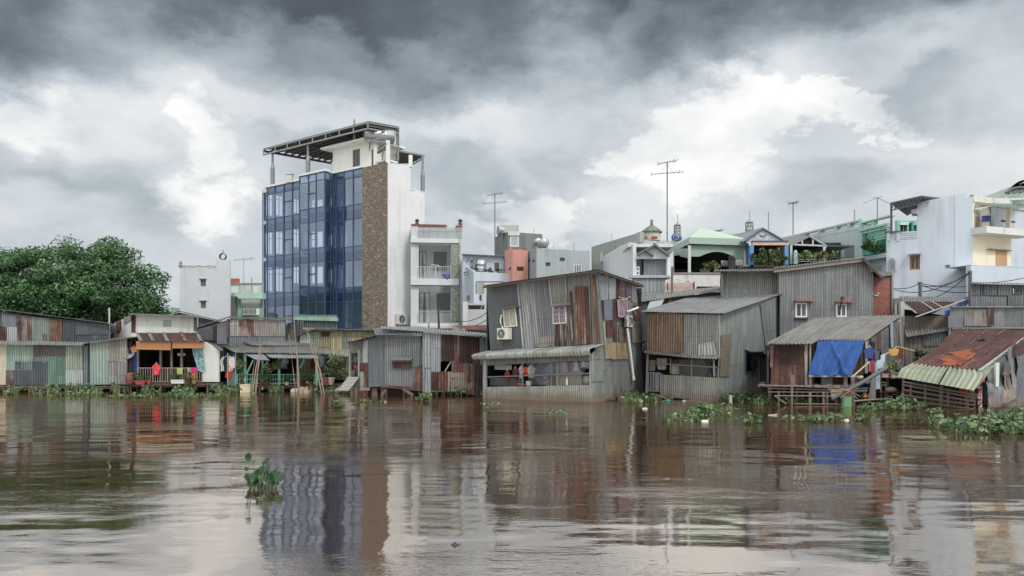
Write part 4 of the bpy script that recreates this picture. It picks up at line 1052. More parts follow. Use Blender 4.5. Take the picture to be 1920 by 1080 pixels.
m = MB(); m.prism([w.pz(493, .4, -9)+w.t*1.0, w.pz(727, .4, -9)-w.t*8, w.pz(727, zt, -9)-w.t*8, w.pz(493, zt, -9)+w.t*1.0], -w.n*.2)
# rear wall with openings per floor (seen through the glass)
wr = w.back(5.0); m = MB()
RA, RB, RC = ((370, 399), (428, 463), (498, 531)), ((374, 389), (434, 463), (500, 531)), ((372, 386), (440, 462), (505, 530))
holes = [(x0, x1, a, b) for x0, x1, rr in ((571, 573.5, RB), (583, 590, RB), (593.5, 605, RB), (639, 641.5, RC), (616, 622, RC)) for a, b in rr]
wr.wall(m, [(568, HY-(zt-CH)*F/wr.p(568, HY).y), (700, HY-(zt-CH)*F/wr.p(700, HY).y)], .4, holes, .15); m.build('rear_wall', plaster('a9b3c2', .1), h)
wle = W(494.5, 76.8, 568, wr.p(568, HY).y); m = MB()
RD = ((362, 404), (435, 476), (501, 546))
holes = [(x0, x1, a, b) for x0, x1, rr in ((499, 511, RD), (517, 530, RD), (551, 561, RA)) for a, b in rr]
wle.wall(m, [(494.5, HY-(zt-CH)*F/76.8), (568, HY-(zt-CH)*F/wr.p(568, HY).y)], .4, holes, .12); m.build('end_wall', plaster('a9b3c2', .1), h)
for x0, x1, rr in ((499, 511, RD), (517, 530, RD), (551, 561, RA)):
    for a, b in rr: m = MB(); wle.box(m, x0, x1, a+(b-a)*.28, a+(b-a)*.28+1, 0, .05); wle.box(m, (x0+x1)/2-.4, (x0+x1)/2+.4, a, b, .01, .05); m.build('window_bar', paint('39475c'), h)
for rr in (RB,):
    for a, b in rr: m = MB(); wr.box(m, 583, 590, (a+b)/2, (a+b)/2+1.2, 0, .05); m.build('window_bar', paint('39475c'), h)
for k in range(5):
    zf = zt-3.0-3.53*k
    m = MB(); m.prism([w.pz(493.5, zf-.35, -.25), w.pz(680, zf-.35, -.25), w.pz(680, zf, -.25), w.pz(493.5, zf, -.25)], -w.n*4.7); m.build('floor_slab', plaster('b3bccb', .1), h)
    m = MB(); m.prism([wb.pz(563, zf-.35, -.25), wb.pz(608, zf-.35, -.25), wb.pz(608, zf, -.25), wb.pz(563, zf, -.25)], -w.n*1.0); m.build('bay_slab', plaster('b3bccb', .1), h)
m = MB(); m.prism([w.pz(492.5, zt-.35, -.1), w.pz(681, zt-.35, -.1), w.pz(681, zt+.02, -.1), w.pz(492.5, zt+.02, -.1)], -w.n*5.2); m.build('roof_slab', plaster('d8dad6', .1), h)
for x in (536, 647):
    m = MB(); m.prism([w.pz(x, .4, -1.6), w.pz(x+5.5, .4, -1.6), w.pz(x+5.5, zt-.35, -1.6), w.pz(x, zt-.35, -1.6)], -w.n*.5); m.build('column', plaster('b9c3cc', .1), h)
m = MB(); m.prism([w.pz(678, .4, -.25), w.pz(680.5, .4, -.25), w.pz(680.5, zt-.4, -.25), w.pz(678, zt-.4, -.25)], -w.n*4.6); m.build('end_wall', plaster('9aa6bb', .1), h)
GL = glass((.85, .9, .95), (.66, .74, .86), .15, .012); GLS = glass((.66, .74, .84), (.65, .74, .88), .1, .03); MUL = paint('40597c', .4, .2)
def curtainwall(wp, xs, tops, name='glazing'):
    for i in range(len(xs)-1):
        a, b = wp.s_(xs[i]), wp.s_(xs[i+1]); m = MB()
        for k in range(10):
            m = MB(); m.prism([wp.at(a+.02, zl[k+1]+.02, -.02), wp.at(b-.02, zl[k+1]+.02, -.02), wp.at(b-.02, zl[k]-.02, -.02), wp.at(a+.02, zl[k]-.02, -.02)], -wp.n*.015)
            # individual panes are set very slightly out of true
            dx, dz = rng.gauss(0, .012), rng.gauss(0, .012)
            for q_ in range(8): m.v[q_] = m.v[q_] + wp.n*((dx if q_ in (0, 3, 4, 7) else -dx)+(dz if q_ in (0, 1, 6, 7) else -dz))
            m.build('glass_pane' if k % 2 else 'spandrel_pane', GL if k % 2 else GLS, h)
    m = MB()
    for x in xs:
        a = wp.s_(x); m.prism([wp.at(a-.035, .4, .03), wp.at(a+.035, .4, .03), wp.at(a+.035, zt, .03), wp.at(a-.035, zt, .03)], -wp.n*.12)
    a, b = wp.s_(xs[0]), wp.s_(xs[-1])
    for z in zl[:-1]: m.prism([wp.at(a, z-.035, .024), wp.at(b, z-.035, .024), wp.at(b, z+.035, .024), wp.at(a, z+.035, .024)], -wp.n*.1)
    m.build('mullion_grid', MUL, h)
    m = MB(); m.prism([wp.at(a-.1, zt+.04, .08), wp.at(b+.1, zt+.04, .08), wp.at(b+.1, zt+.22, .08), wp.at(a-.1, zt+.22, .08)], -wp.n*.5); m.build('coping', plaster('dfe1de', .08), h)
curtainwall(w, [501, 515.5, 532, 548, 561.5], None)
curtainwall(wb, [561.5, 578, 592.5, 609], None)
curtainwall(w, [625, 631, 644.5, 662, 680.5], None)
# chamfered left corner
wc = W(492.3, 77.5, 501, w.p(501, HY).y); curtainwall(wc, [492.5, 496, 501], None)
# return face of the bay and small window rows in it
p1 = wb.p(609, HY); p0 = w.p(625, HY, .0)
m = MB(); q0 = V((p1.x, p1.y, .4)); vec = V((p0.x-p1.x, p0.y-p1.y, 0)); 
wrr = W(609, p1.y, 625.5, p0.y); 
m = MB()
for k in range(len(zl)-1):
    a, b = wrr.s_(609.6), wrr.s_(625); m = MB()
    m.prism([wrr.at(a, zl[k+1]+.02, -.02), wrr.at(b, zl[k+1]+.02, -.02), wrr.at(b, zl[k]-.02, -.02), wrr.at(a, zl[k]-.02, -.02)], -wrr.n*.015); m.build('return_pane', glass((.62, .7, .78), (.4, .5, .6), .03, .02), h)
m = MB()
for x in (609.4, 620, 625): a = wrr.s_(x); m.prism([wrr.at(a-.04, .4, .02), wrr.at(a+.04, .4, .02), wrr.at(a+.04, zt, .02), wrr.at(a-.04, zt, .02)], -wrr.n*.1)
for z in zl[:-1]: m.prism([wrr.at(wrr.s_(609.6), z-.03, .015), wrr.at(wrr.s_(625), z-.03, .015), wrr.at(wrr.s_(625), z+.03, .015), wrr.at(wrr.s_(609.6), z+.03, .015)], -wrr.n*.08)
m.build('mullion_grid', MUL, h)
m = MB(); m.prism([wrr.at(wrr.s_(609), zt+.03, .05), wrr.at(wrr.s_(625), zt+.03, .05), wrr.at(wrr.s_(625), zt+.2, .05), wrr.at(wrr.s_(609), zt+.2, .05)], -wrr.n*.4); m.build('coping', plaster('dfe1de', .08), h)
# opening sashes (thin horizontal bars in some bays)
for k in range(4):
    zf = zt-3.0-3.53*k
    for wp, a, b, z in ((w, 532, 548, zf+1.35), (wb, 578, 592.5, zf+1.3)):
        m = MB(); m.prism([wp.at(wp.s_(a), z-.04, .03), wp.at(wp.s_(b), z-.04, .03), wp.at(wp.s_(b), z+.04, .03), wp.at(wp.s_(a), z+.04, .03)], -wp.n*.06); m.build('sash_bar', paint('1e2b3c', .4), h)
# penthouse
wp = w.back(1.6); zr = zt+.05
PW = plaster('dfe2da', .12)
def rise(wq, x, y): return wq.z(x, y)
zp = wp.z(661, 272)
m = MB(); wp.wall(m, [(624, HY-(zp-CH)*F/wp.p(624, HY).y), (703, HY-(zp-CH)*F/wp.p(703, HY).y)], zt-.1, [(661, 675, 280, 318)], .15); m.build('penthouse_wall', PW, h)
pc = wp.p(703, HY); wq = W(703, pc.y, 746, pc.y+3.3)
m = MB(); wq.wall(m, [(703, HY-(zp-CH)*F/wq.p(703, HY).y), (748, HY-(zp-CH)*F/wq.p(748, HY).y)], zt-.1, [], .15); m.build('penthouse_side', PW, h)
window(wp, h, 661, 675, 280, 318, paint('6d7274'), pane=darkglass('3a4446'), bars=1, recess=.12)
m = MB(); wp.box(m, 697, 701, 280, 310, .02, .03); m.build('penthouse_door', paint('4f5654'), h)
m = MB(); a = wp.s_(612); b = wp.s_(702); m.prism([wp.at(a, zp, .7), wp.at(b, zp, .7), wp.at(b, zp+.16, .7), wp.at(a, zp+.16, .7)], -wp.n*4.5); m.build('penthouse_eave', plaster('e9ebe6', .08), h)
m = MB(); wp.back(3.9).wall(m, [(624, HY-(zp-CH)*F/wp.back(3.9).p(624, HY).y), (735, HY-(zp-CH)*F/wp.back(3.9).p(735, HY).y)], zt-.1, [], .1); m.build('penthouse_rear', PW, h)
m = MB(); m.prism([w.pz(703, zt+.3, -.3), w.pz(726, zt+.3, -.3), w.pz(726, zt+.42, -.3), w.pz(703, zt+.42, -.3)], -w.n*1.2); 
m.bar(ws.pz(770, ws.z(769, 311)-.1, 0), ws.pz(770, ws.z(769, 291), 0), .3); m.build('parapet_post', PW, h); m = MB(); m.bar(ws.pz(727.5, zt-.1, -.2), ws.pz(727.5, zt+1.9, -.2), .3); m.build('parapet', PW, h)
# floodlight like lamp on the corner
o = thing('floodlight', 'dark square floodlight on the roof corner above the brown stone strip', 'lamp', w.pz(717, zt+.35, -.1))
m = MB(); c = w.pz(718, zt+1.3, .1); m.prism([c+V((-.5, 0, -.5)), c+V((.35, 0, -.1)), c+V((.5, 0, .55)), c+V((-.35, 0, .15))], (0, .5, .1)); m.build('housing', paint('4b4a48'), o)
m = MB(); m.bar(w.pz(717, zt+.35, -.1), c, .1); m.bar(c+V((-.4, -.02, -.3)), c+V((.4, -.02, .35)), .08); m.build('bracket', paint('8a8c8c'), o)
# roof canopies
zc = w.z(690, 227) if False else 21.8
FL, FR = P(494, 279, 76.0), P(690, 227, 67.3); BR_, BL_ = P(746.5, 237, 70.1), P(620, 299, 82.5)
FL.z = FR.z = 21.85; BR_.z = 22.2; BL_.z = 22.3
ex = (FR-FL).normalized(); ey = (BL_-FL).normalized()
m = MB(); m.corr([BL_, FL], [BR_, FR], pitch=.5, amp=.05, rows=2, dent=0, jag=0); m.build('canopy_roof', paint('6a7072', .5, .3), h)
m = MB()
for dz in (-.12, -.62): m.bar(FL+V((0,0,dz)), FR+V((0,0,dz)), .12); m.bar(FR+V((0,0,dz)), BR_+V((0,0,dz)), .1)
for i in range(9):
    a = FL.lerp(FR, i/8); m.bar(a+V((0,0,-.12)), a+V((0,0,-.62)), .09)
m.build('canopy_truss', paint('8d9395', .45, .4), h)
m = MB()
for i in range(1, 11):
    k = i/10; a = FL.lerp(BL_, k); b = FR.lerp(BR_, k); m.bar(a+V((0,0,-.13)), b+V((0,0,-.13)), .16, .1)
for i in range(4): m.bar(FL.lerp(FR, i/3*.98+.01)+V((0,0,-.3)), BL_.lerp(BR_, i/3*.98+.01)+V((0,0,-.3)), .12, .2)
m.build('canopy_purlin', paint('565b5c', .5, .3), h)
def cpost(pt, z1, r_=.11):
    m = MB(); m.tube([V((pt.x, pt.y, pt.z)), V((pt.x, pt.y, z1))], r_, 8); m.tube([pt, pt+V((0,0,1.6))], r_*1.9, 8); m.tube([pt+V((0,0,1.6)), pt+V((0,0,2.1))], r_*1.9, 8, r_); m.build('canopy_post', paint('878d90', .45, .4), h)
for x in (511, 577.5): p = w.pz(x, zt+.2, -.25); cpost(p, 21.3)
p = w.pz(664.5, zp, -1.2); cpost(p, 21.3, .06)
for x, y0, Y in ((703.5, 268, 68.6), (744, 272, 70.2), (747, 300, 70.5)):
    m = MB(); m.bar(P(x, y0, Y), P(x, 238, Y), .09 if x < 740 else .14); m.build('canopy_post', paint('878d90', .45, .4), h)
a, b = P(748, 280, 71.5), P(795.5, 289, 72.2); c, d_ = P(768, 309, 77), P(748, 307, 77); a.z = b.z = c.z = d_.z = 20.3
m = MB(); m.corr([P(744, 281, 71.0), P(748, 307, 76)], [P(795.5, 290, 71.0), P(768, 306, 76)], pitch=.5, amp=.04, rows=2, dent=0, jag=0); m.build('rear_canopy', paint('5f6a66', .5, .3), h)
m = MB(); m.bar(P(745, 282.5, 71), P(795.5, 291.5, 71), .14); m.bar(P(795, 291, 71), P(768, 307, 76), .12); m.bar(P(794, 297, 71.2), P(769, 311, 75), .08)
for k in range(5): m.bar(P(795, 291, 71).lerp(P(768, 307, 76), k/4), P(794, 297, 71.2).lerp(P(769, 311, 75), k/4), .06)
m.build('rear_truss', paint('8d9395', .45, .4), h)
p = P(792.5, 360, 70); p.z = ws.z(795, 359); cpost(p, P(793, 292, 70).z, .1)
m = MB(); a = ws.s_(770); m.prism([ws.at(a, ws.z(780, 358), .0), ws.at(ws.s_(797), ws.z(780, 358), .0), ws.at(ws.s_(797), ws.z(780, 358)+.12, .0), ws.at(a, ws.z(780, 358)+.12, .0)], -ws.n*6); m.build('terrace_cap', plaster('dadcd8', .1), h)
tank(P(711, 255, 69.2), .62, 2.6, (1, .35, 0), 'large horizontal steel water tank under the canopy of the glass tower', stand=.6)
m = MB(); m.box(*[0]*6) if False else None
m = MB(); c = P(543.5, 335, 73.3); m.box(c.x-.25, c.x+.25, c.y-.2, c.y+.2, zt, zt+.75); m.box(c.x-.32, c.x+.32, c.y-.27, c.y+.27, zt+.752, zt+.85); m.build('roof_vent', plaster('c9cbc8', .3), h)
ac_unit(ws.p(749, 599, 0), ws.t, ws.n, 1.1, .85, .35, 'white air conditioner on the white side wall of the glass tower')

# ============ balcony house right of the tower
w = W(770, 66, 867, 66.5)
h = thing('balcony_house', 'pale narrow house with two open balconies and a roof terrace, right of the glass tower', 'house', w.pz(820, .6))
PW = plaster('c3cace', .35)
m = MB(); w.wall(m, [(770, 423), (867, 421)], .4, [(785, 845, 455, 523.5), (785, 845, 536, 607)], .35)
m.build('wall', PW, h)
m = MB(); w.wall(m, [(784, 447), (860, 447)], .4, [(785.5, 844.5, 457, 522), (785.5, 844.5, 538, 606)], .1, .12) if False else None
for y0, y1 in ((448, 456), (523, 535), (606, 615)):
    m = MB(); w.box(m, 770, 860, y0, y1, .3, .4); m.build('balcony_slab', plaster('ccd2d5', .12), h)
m = MB(); w.wall(m, [(845, 458), (860, 458)], .4, [], .25, .22); m.build('mosaic_pillar', stone('7d8f80', 'a4b3a2', 9), h)
board(h, w, (860, 861.3, 458, 612), paint('9a4a48'), .24, .2, 'trim', 'red vertical trim')
wb = w.back(1.5)
m = MB(); wb.wall(m, [(782, 452), (848, 452)], .4, [], .1); m.build('balcony_back_wall', plaster('a9b0b2', .1), h)
for k, (y0, y1, x) in enumerate(((472, 523, 813), (550, 606, 819))):
    window(wb, h, 786, 799 if k == 0 else 806, y0-1, y1, paint('595e61'), pane=darkglass('505a5e'), bars=1, hb=1, curtain=fabric('d0d4d4'))
    window(wb, h, x, x+24, y0, y0+36, paint('62676a'), pane=darkglass('3f484b'), bars=3, hb=5)
    a = w.pz(785, w.z(785, y1), .22); b = w.pz(845, w.z(845, y1), .22); railing(h, a, b, 1.0, 18, paint('b9bec0'), r=.016)
a = w.pz(785, w.z(785, 447), .2); b = w.pz(866, w.z(866, 447), .2); railing(h, a, b, w.z(820, 429)-a.z, 26, paint('aab0b3'), 'terrace_railing', r=.02, mid=False)
m = MB(); w.wall(m, [(771, 424), (784, 424)], w.z(780, 448), [], .3, .1); w.wall(m, [(861, 424), (867.5, 424)], .4, [], .3, .1); m.build('corner_pier', PW, h)
m = MB(); w.box(m, 771, 837, 421, 425, .12, .5); w.box(m, 855, 867, 423, 427, .12, .5); m.build('red_coping', plaster('8a4b42', .2), h)
for x in (782, 863):
    m = MB(); c = w.p(x, 421, -.1); m.lathe(c, [(.2, 0), (.2, .08), (.12, .1), (.15, .3), (.22, .33), (.01, .48)], 8); m.build('pillar_lantern', plaster('5f4f4a', .3), h)
shell(h, w, 770, 867, 8, w.z(820, 424), w.z(820, 424), PW, off=-.35)
m = MB(); w.box(m, 784, 862, 612, 616, .5, .8); m.build('canopy_slab', plaster('c7bdbb', .3), h)
o = thing('laundry_rack', 'white drying rack on the upper balcony beside the glass tower', 'drying rack', w.pz(818, w.z(818, 523), -.3)); m = MB(); c = w.p(817, 500, -.3)
m.bar(c+V((-.5,0,0)), c+V((.5,0,0)), .05); m.bar(c, c-V((0,0,1.0)), .04); m.bar(c+V((-.4,.1,.2)), c+V((.3,.1,.1)), .04); m.build('frame', WHITE, o)
m = MB(); c = w.p(838, 519, .0); m.lathe(c-V((0,0,.3)), [(.28, 0), (.38, .45), (.4, .45), (.3, .0)], 12); m.build('basin', paint('2b3aa0', .4), None, 'blue plastic basin in the right corner of the upper balcony', 'basin')

# ============ pale blue house
w = W(867, 62, 960, 62)
h = thing('blue_house', 'pale blue house with a planted terrace and steel tank, left of the salmon stair tower', 'house', w.pz(910, .6))
BL = plaster('b7c7d6', .35)
m = MB(); w.back(2.6).wall(m, [(867, 478), (944, 481)], .4, [(927, 936, 493, 509)], .2); m.build('upper_wall', BL, h)
window(w.back(2.6), h, 927, 936, 493, 509, paint('37393a'), pane=darkglass('6a6a5a'), bars=2, recess=.1); board(h, w.back(2.6), [(866, 475.5), (946, 479.5), (946, 481), (866, 477)], plaster('777f84', .4), .4, 3, 'roof_edge')
m = MB(); w.wall(m, [(888, 509), (960, 513)], .4, [(892, 894, 530, 550)], 2.5); m.build('terrace_wall', plaster('c3cfdb', .25), h)
m = MB(); ww = W(867, 66, 888, 62.1); ww.wall(m, [(867, 496), (888, 509)], .4, [], .2); m.build('left_wall', plaster('a7b9c6', .25), h)
m = MB()
for y in (512, 514.5, 517, 519.5, 522, 546, 548.5, 551, 553.5): ww.box(m, 868, 872, y, y+1.2, .02, .03)
m.build('wall_vent', paint('3c464c'), h)
board(h, w, (958, 960.5, 511, 527), plaster('d5dde4', .1), .15, .4, 'pier'); m = MB(); w.box(m, 895, 945, 527, 528, .06, .08); w.box(m, 893, 894.5, 527, 550, .06, .08); m.build('drain_pipe', paint('8d99a2'), h)
window(w, h, 899, 903, 553, 563, paint('4a5055'), bars=0); window(ww, h, 876, 881, 554, 563, paint('6a7075'), pane=darkglass('7a858a'), bars=1); board(h, w, (896, 908, 530, 550), plaster('a3b09f', .5), .02, .03, 'tile_panel')
tank(P(902, 499.5, 63.6), .42, .95, (0, 0, 1), 'small upright steel tank among plants on the pale blue terrace', stand=.2)
bush(P(885, 501, 63.6), (.7, .4, .65), 220, 'dark leafy plant left of the small steel tank on the blue terrace', ls=.1, leaf=leafmat('2a3d33', '4a5f4a', '64775a')); bush(P(918, 508, 63.4), (.45, .3, .3), 120, 'low green plant right of the steel tank on the blue terrace', ls=.09); bush(P(933, 509, 63.4), (.5, .3, .3), 120, 'low green plant under the shuttered window of the blue terrace', ls=.09)
m = MB(); w2 = W(867, 59, 915, 59); w2.wall(m, [(867, 566), (876, 566), (876.1, 568), (912, 570)], .4, [(878, 908, 572, 580)], .2); m.build('lower_wall', plaster('b2b8bb', .5), h); board(h, w2.back(.6), (877, 909, 571, 581), DARK, 0, .05, 'dark_opening'); board(h, w2, [(905, 571), (900, 581), (901, 581), (906, 571)], paint('b5b9bb'), .03, .04, 'strut')
board(h, w2, (868, 877, 566, 612), plaster('c5cacb', .5), .06, .06, 'pier')
roofpart(None, (858, 602, 55), (918, 600, 55), (918, 612, 52), (850, 606, 52), rusty('5a2a22', '7d3b2e', '93503a'), name='roof_sheet') if False else None
o = thing('tin_roof_shed', 'low shed with a red rusted roof between the balcony house and the leaning house', 'shed', P(885, 640, 47))
roofpart(o, (846, 611, 48), (918, 609, 48), (918, 619, 45.5), (878, 618, 45.5), rusty('5a2a22', '7d3b2e', '93503a'), label='red rusted roof'); m = MB(); wq = W(846, 46, 918, 46); wq.wall(m, [(848, 614), (878, 619), (918, 621)], .5, [], .1); m.build('wall', plaster('8f9a90', .5), o)
shell(o, wq, 848, 918, 3, wq.z(880, 620), wq.z(880, 614), GALVD)
m = MB(); m.bar(P(823, 617, 45), P(822, 575, 45), .12); m.build('utility_post', paint('3c3d3e'), None, 'dark upright post in front of the balcony house', 'post')
m = MB(); m.bar(P(804, 617, 45), P(804, 606, 45), .06); m.build('utility_post', paint('4c4d4e'), None, 'short thin post left of the dark upright post at the balcony house', 'post')

# ============ grey building, salmon tower, grey blue building
w = W(927, 68, 1018, 68)
h = thing('grey_building', 'unpainted grey block with a white framed opening and a tank on top', 'building', w.pz(970, .6)); GC = plaster('7f8583', .4)
m = MB(); w.wall(m, [(953, 434.5), (1017, 439)], .4, [], 5); m.build('wall', GC, h)
m = MB(); wl = W(927, 73, 953, 68); wl.wall(m, [(927, 445), (953, 434.5)], .4, [], .2); m.build('side_wall', plaster('868b89', .5), h)
window(w, h, 956, 973, 443, 463, plaster('cfd3d4', .2), pane=paint('a5b0b8'), bars=0, fr=.12); board(h, w, (953, 975, 434, 442), plaster('c9cdcb', .3), .12, .12, 'lintel')
tank(P(946, 433, 69.5), .45, 1.3, (1, .5, 0), 'horizontal steel tank on top of the unpainted grey block', stand=.15)
m = MB(); c = P(953, 434, 69); m.box(c.x-.7, c.x+.9, c.y, c.y+1.2, c.z-.1, c.z+.55); m.build('roof_box', plaster('b2b3ad', .3), h)
w = W(947, 62.5, 990, 61)
h = thing('salmon_tower', 'narrow salmon pink stair tower with small grilled openings', 'building', w.pz(970, .6)); SP = plaster('cf8f85', .28)
w = W(961, 60.5, 990, 60.8)
m = MB(); w.wall(m, [(961, 463), (989, 466)], .4, [(969, 982, 500, 508)], .2); m.build('wall', SP, h); board(h, w.back(.3), (968, 983, 499, 509), DARK, 0, .03, 'opening'); m = MB()
for k in range(6): w.box(m, 969.5+k*2.2, 970.2+k*2.2, 500, 508, -.03, .05)
m.build('grille', paint('6a5a40'), h)
wl = W(947, 64, 961, 60.5); m = MB(); wl.wall(m, [(946, 471), (961, 463)], .4, [], .2); m.build('side_wall', SP, h); board(h, wl, (954, 958, 502, 506), DARK, .02, .03, 'vent')
shell(h, w, 961, 989, 3, w.z(975, 466), w.z(975, 466), SP, off=-.2)
board(h, w, [(961, 462.5), (989, 465.5), (989, 469), (975, 466), (966, 467.5), (961, 467)], plaster('7f7470', .6), .02, .06, 'stained_top', 'dirty grey top edge')
w = W(990, 58, 1107, 58)
h = thing('grey_house', 'plain grey blue house with three small windows and a round tank on its roof', 'house', w.pz(1050, .6)); GB = plaster('a2adb1', .32)
m = MB(); w.wall(m, [(1006, 465.5), (1106, 471)], .4, [(1023, 1032, 492, 499), (1049.5, 1059, 483, 490), (1076, 1090, 496, 520)], .2); m.build('wall', GB, h)
wl = W(990, 61.5, 1006, 58); m = MB(); wl.wall(m, [(990, 472), (1006, 465.5)], .4, [], .2); m.build('side_wall', plaster('8d989e', .3), h)
window(w, h, 1023, 1032, 492, 499, paint('4a5258'), bars=1, hb=1, recess=.1); window(w, h, 1049.5, 1059, 483, 490, paint('5a6469'), bars=2, hb=2, recess=.1); window(w, h, 1076, 1090, 496, 520, paint('d5d8d8'), pane=darkglass('3c4446'), bars=2, hb=6)
board(h, wl, (991, 994, 486, 491), BLACK, .02, .03, 'vent'); board(h, wl, (999, 1002, 487, 491), BLACK, .02, .03, 'vent'); shell(h, w, 1006, 1106, 8, w.z(1050, 468), w.z(1050, 468), GB, off=-.2)
tank(P(1019, 455.5, 58.5), .34, .8, (.25, -1, 0), 'round bright steel tank on the roof of the grey blue house', mat=paint('aeb2b2', .3, .5), stand=.15); tank(P(1008, 453.5, 59.8), .27, .7, (.25, -1, 0), 'smaller steel tank left of the round bright one', stand=.3)
antenna(928, 479, 363, 66, 'double television antenna above the unpainted grey block', 'double', .045, '6d7275', 1.35)
for x, y0, y1, Y in ((1076, 471, 455, 58), (1038, 466, 460, 58.5), (1001, 437, 428, 68)): antenna(x, y0, y1, Y, {1076: 'short thin rod on the right of the grey blue house roof', 1038: 'tiny rod beside the round tank', 1001: 'tiny rod on top of the unpainted grey block'}[x], 'plain', .02)

# ============ 5b  grey and rust tin house on stilts
w = W(655, 38.6, 793, 38.2)
h = thing('stilt_house', 'patched grey and rust brown tin house on low stilts, left of the leaning house', 'house', w.pz(775, .3))
m = MB(); w.tin(m, [(690, 634), (705, 631.5), (792, 629)], [(690, 726), (720, 724), (773, 730), (792, 734)], off=0, pitch=.11); m.build('front_wall', tin('939ca0', .1, .35, seam=.1), h)
wl = W(654, 39.6, 690, 38.5); m = MB(); wl.tin(m, [(654, 643), (690, 636)], [(654, 727), (690, 727)], [(657, 672, 662, 706)]); m.build('left_wall', tin('8d9396', .2), h)
sheet(h, wl, [(680, 639), (690, 637), (690, 680), (680, 680)], tin('c9ccd2', .1), label='white metal sheet'); sheet(h, wl, (682, 690, 680, 726), rusty('452622', '6e4434', '8a6a50', .6)); sheet(h, wl, (674, 681, 681, 696), RUSTD); sheet(h, wl, (675, 684, 697, 726), tin('a9bbb0', .3)); sheet(h, w, [(690, 636), (720, 631), (718, 724), (691, 727)], tin('7c8a90', .08, .2, seam=.05), amp=.004)
sheet(h, w, [(773, 631), (790, 630), (786, 690), (775, 690)], tin('7d908c', .15)); sheet(h, w, [(788, 630), (798, 624), (798, 655), (793, 672), (789, 655)][0:4], RUSTD, off=.1); sheet(h, w, [(781, 688), (791, 683), (791, 733), (773, 733)], RUST, off=.08, label='rust brown tin sheet'); sheet(h, w, [(720, 722), (775, 726), (775, 732), (720, 727)], rusty('5a2f26', '7a3f2e', '8f5540'), off=.08)
sheet(h, w, [(790, 650), (799, 650), (799, 690), (793, 705)], rusty('7a4a2c', 'a4683a', 'b9a087'), off=.1)
board(h, w, (737.5, 772, 676, 690), RUSTD, .12, .1, 'window_shutter', 'dark rust window flap'); canopy(w, h, 736, 774, 669.5, 674, tin('aeb3b3', .1), .35)
sheet(h, w, (738, 772, 673, 677), tin('9a9d9b', .4), off=.15)
roofpart(h, (700, 616, 42.5), (792, 612, 42.5), (793, 626.5, 37.9), (704, 628, 37.9), tin('878d90', .2), name='left_roof'); m = MB(); w.poly(m, [(704, 628), (792, 625.5), (792, 630), (704, 632)], .3, .04); m.build('fascia', tin('9aa5ab', .1, .2), h)
roofpart(h, (668, 640, 42), (716, 628.5, 42), (706, 629, 38.0), (646, 644, 38.6), rusty('40302b', '57423a', '6e6058'), name='side_roof')
slats = MB()
for k in range(10): wl.box(slats, 654.5, 674.5-k*.1, 707+k*2.5, 708.8+k*2.5, .1+.06*k, .05)
slats.build('slatted_ramp', paint('b9bab4', .7), h)
m = MB(); wl.box(m, 655, 657.5, 655, 728, .03, .08); wl.box(m, 672, 675, 655, 707, .03, .08); m.build('door_post', paint('8d9393'), h)
m = MB(); wl.back(.9).box(m, 655, 675, 655, 710, 0, .05); m.build('inner_partition', DARK, h)
for x, y, c, l in ((659, 668, 'b9b3b0', 'grey cloth'), (667, 668, '8a8f9a', 'blue grey cloth'), (661, 682, 'b04a6a', 'pink and red cloth'), (668, 684, 'c26a80', 'small pink cloth'), (662, 694, 'b0b4b4', 'pale cloth')):
    garment('cloth', wl.p(x, y, -.2), T, .22, .3, fabric(c, 1, '303035'), l+' hung in the doorway above the slatted ramp', 'cloth', 'hanging_cloth')
# right half
w2 = W(793, 38.0, 905, 38.4)
m = MB(); w2.tin(m, [(792, 624), (905, 632)], [(792, 735), (850, 735), (890, 740)], [(824, 847, 677, 697)], off=0); m.build('right_wall', tin('9aa3ad', .35, .5), h)
for q, mt, kk in [([(797, 624), (808, 625), (808, 690), (797, 690)], tin('bcc6cc', .2, .4), {}), ([(799, 692), (808, 692), (808, 738), (797, 737)], tin('c3cdd3', .25), {}), ([(808, 625), (827, 626), (826, 697), (809, 697)], tin('b3b8c2', .42, .5, orange=0), {}), ([(827, 626), (852, 628), (851, 676), (829, 676)], RUSTD, {}),
        ([(851, 628), (862, 629), (861, 680), (852, 680)], rusty('4a2a24', '6e4436', '8f7468', .5), {'off': .06}), ([(861, 629), (899, 633), (899, 683), (861, 680)], RUSTD, {}), ((900, 920, 633, 660), tin('9099a3', .1), {}), ([(809, 698), (823, 698), (823, 732), (809, 731)], RUSTD, {'off': .06}),
        ([(823, 697), (845, 697), (845, 733), (823, 732)], rusty('552a20', '7a3d28', '9a6a50', .4), {'off': .07}), ((848, 869, 680, 696), rusty('5a3325', '7d432a', 'a0602c'), {'off': .1}), ([(845, 697), (873, 697), (873, 735), (845, 734)], tin('a59d8c', .4, .6), {}), ([(873, 682), (889, 684), (889, 740), (873, 738)], tin('90897f', .5, .6), {'off': .06}),
        ([(874, 680), (880, 680), (880, 718), (875, 718)], RUSTO, {'off': .1}), ([(873, 728), (890, 730), (890, 741), (873, 739)], rusty('6b3a28', '935234', 'a3755c'), {'off': .12})]:
    sheet(h, w2, q, mt, **kk)
board(h, w2, [(844, 677), (847.5, 677), (835, 697), (832.5, 697)], paint('8a9096'), -.1, .04, 'brace')
m = MB(); w2.back(2).box(m, 800, 900, 660, 715, 0, .06); m.build('inner_partition', DARK, h)
sheet(h, w2, (889.5, 906, 684, 743), rusty('2e2220', '442e2a', '5a3c34'), off=.03)
sheet(h, w2.back(.7), (889, 912, 645, 742), RUSTD, label='dark rusty recessed sheet')
roofpart(h, (715, 611, 43), (850, 612, 43), (912, 631, 37.7), (716, 620, 38.5), tin('a9aeac', .15), name='right_roof') if False else None
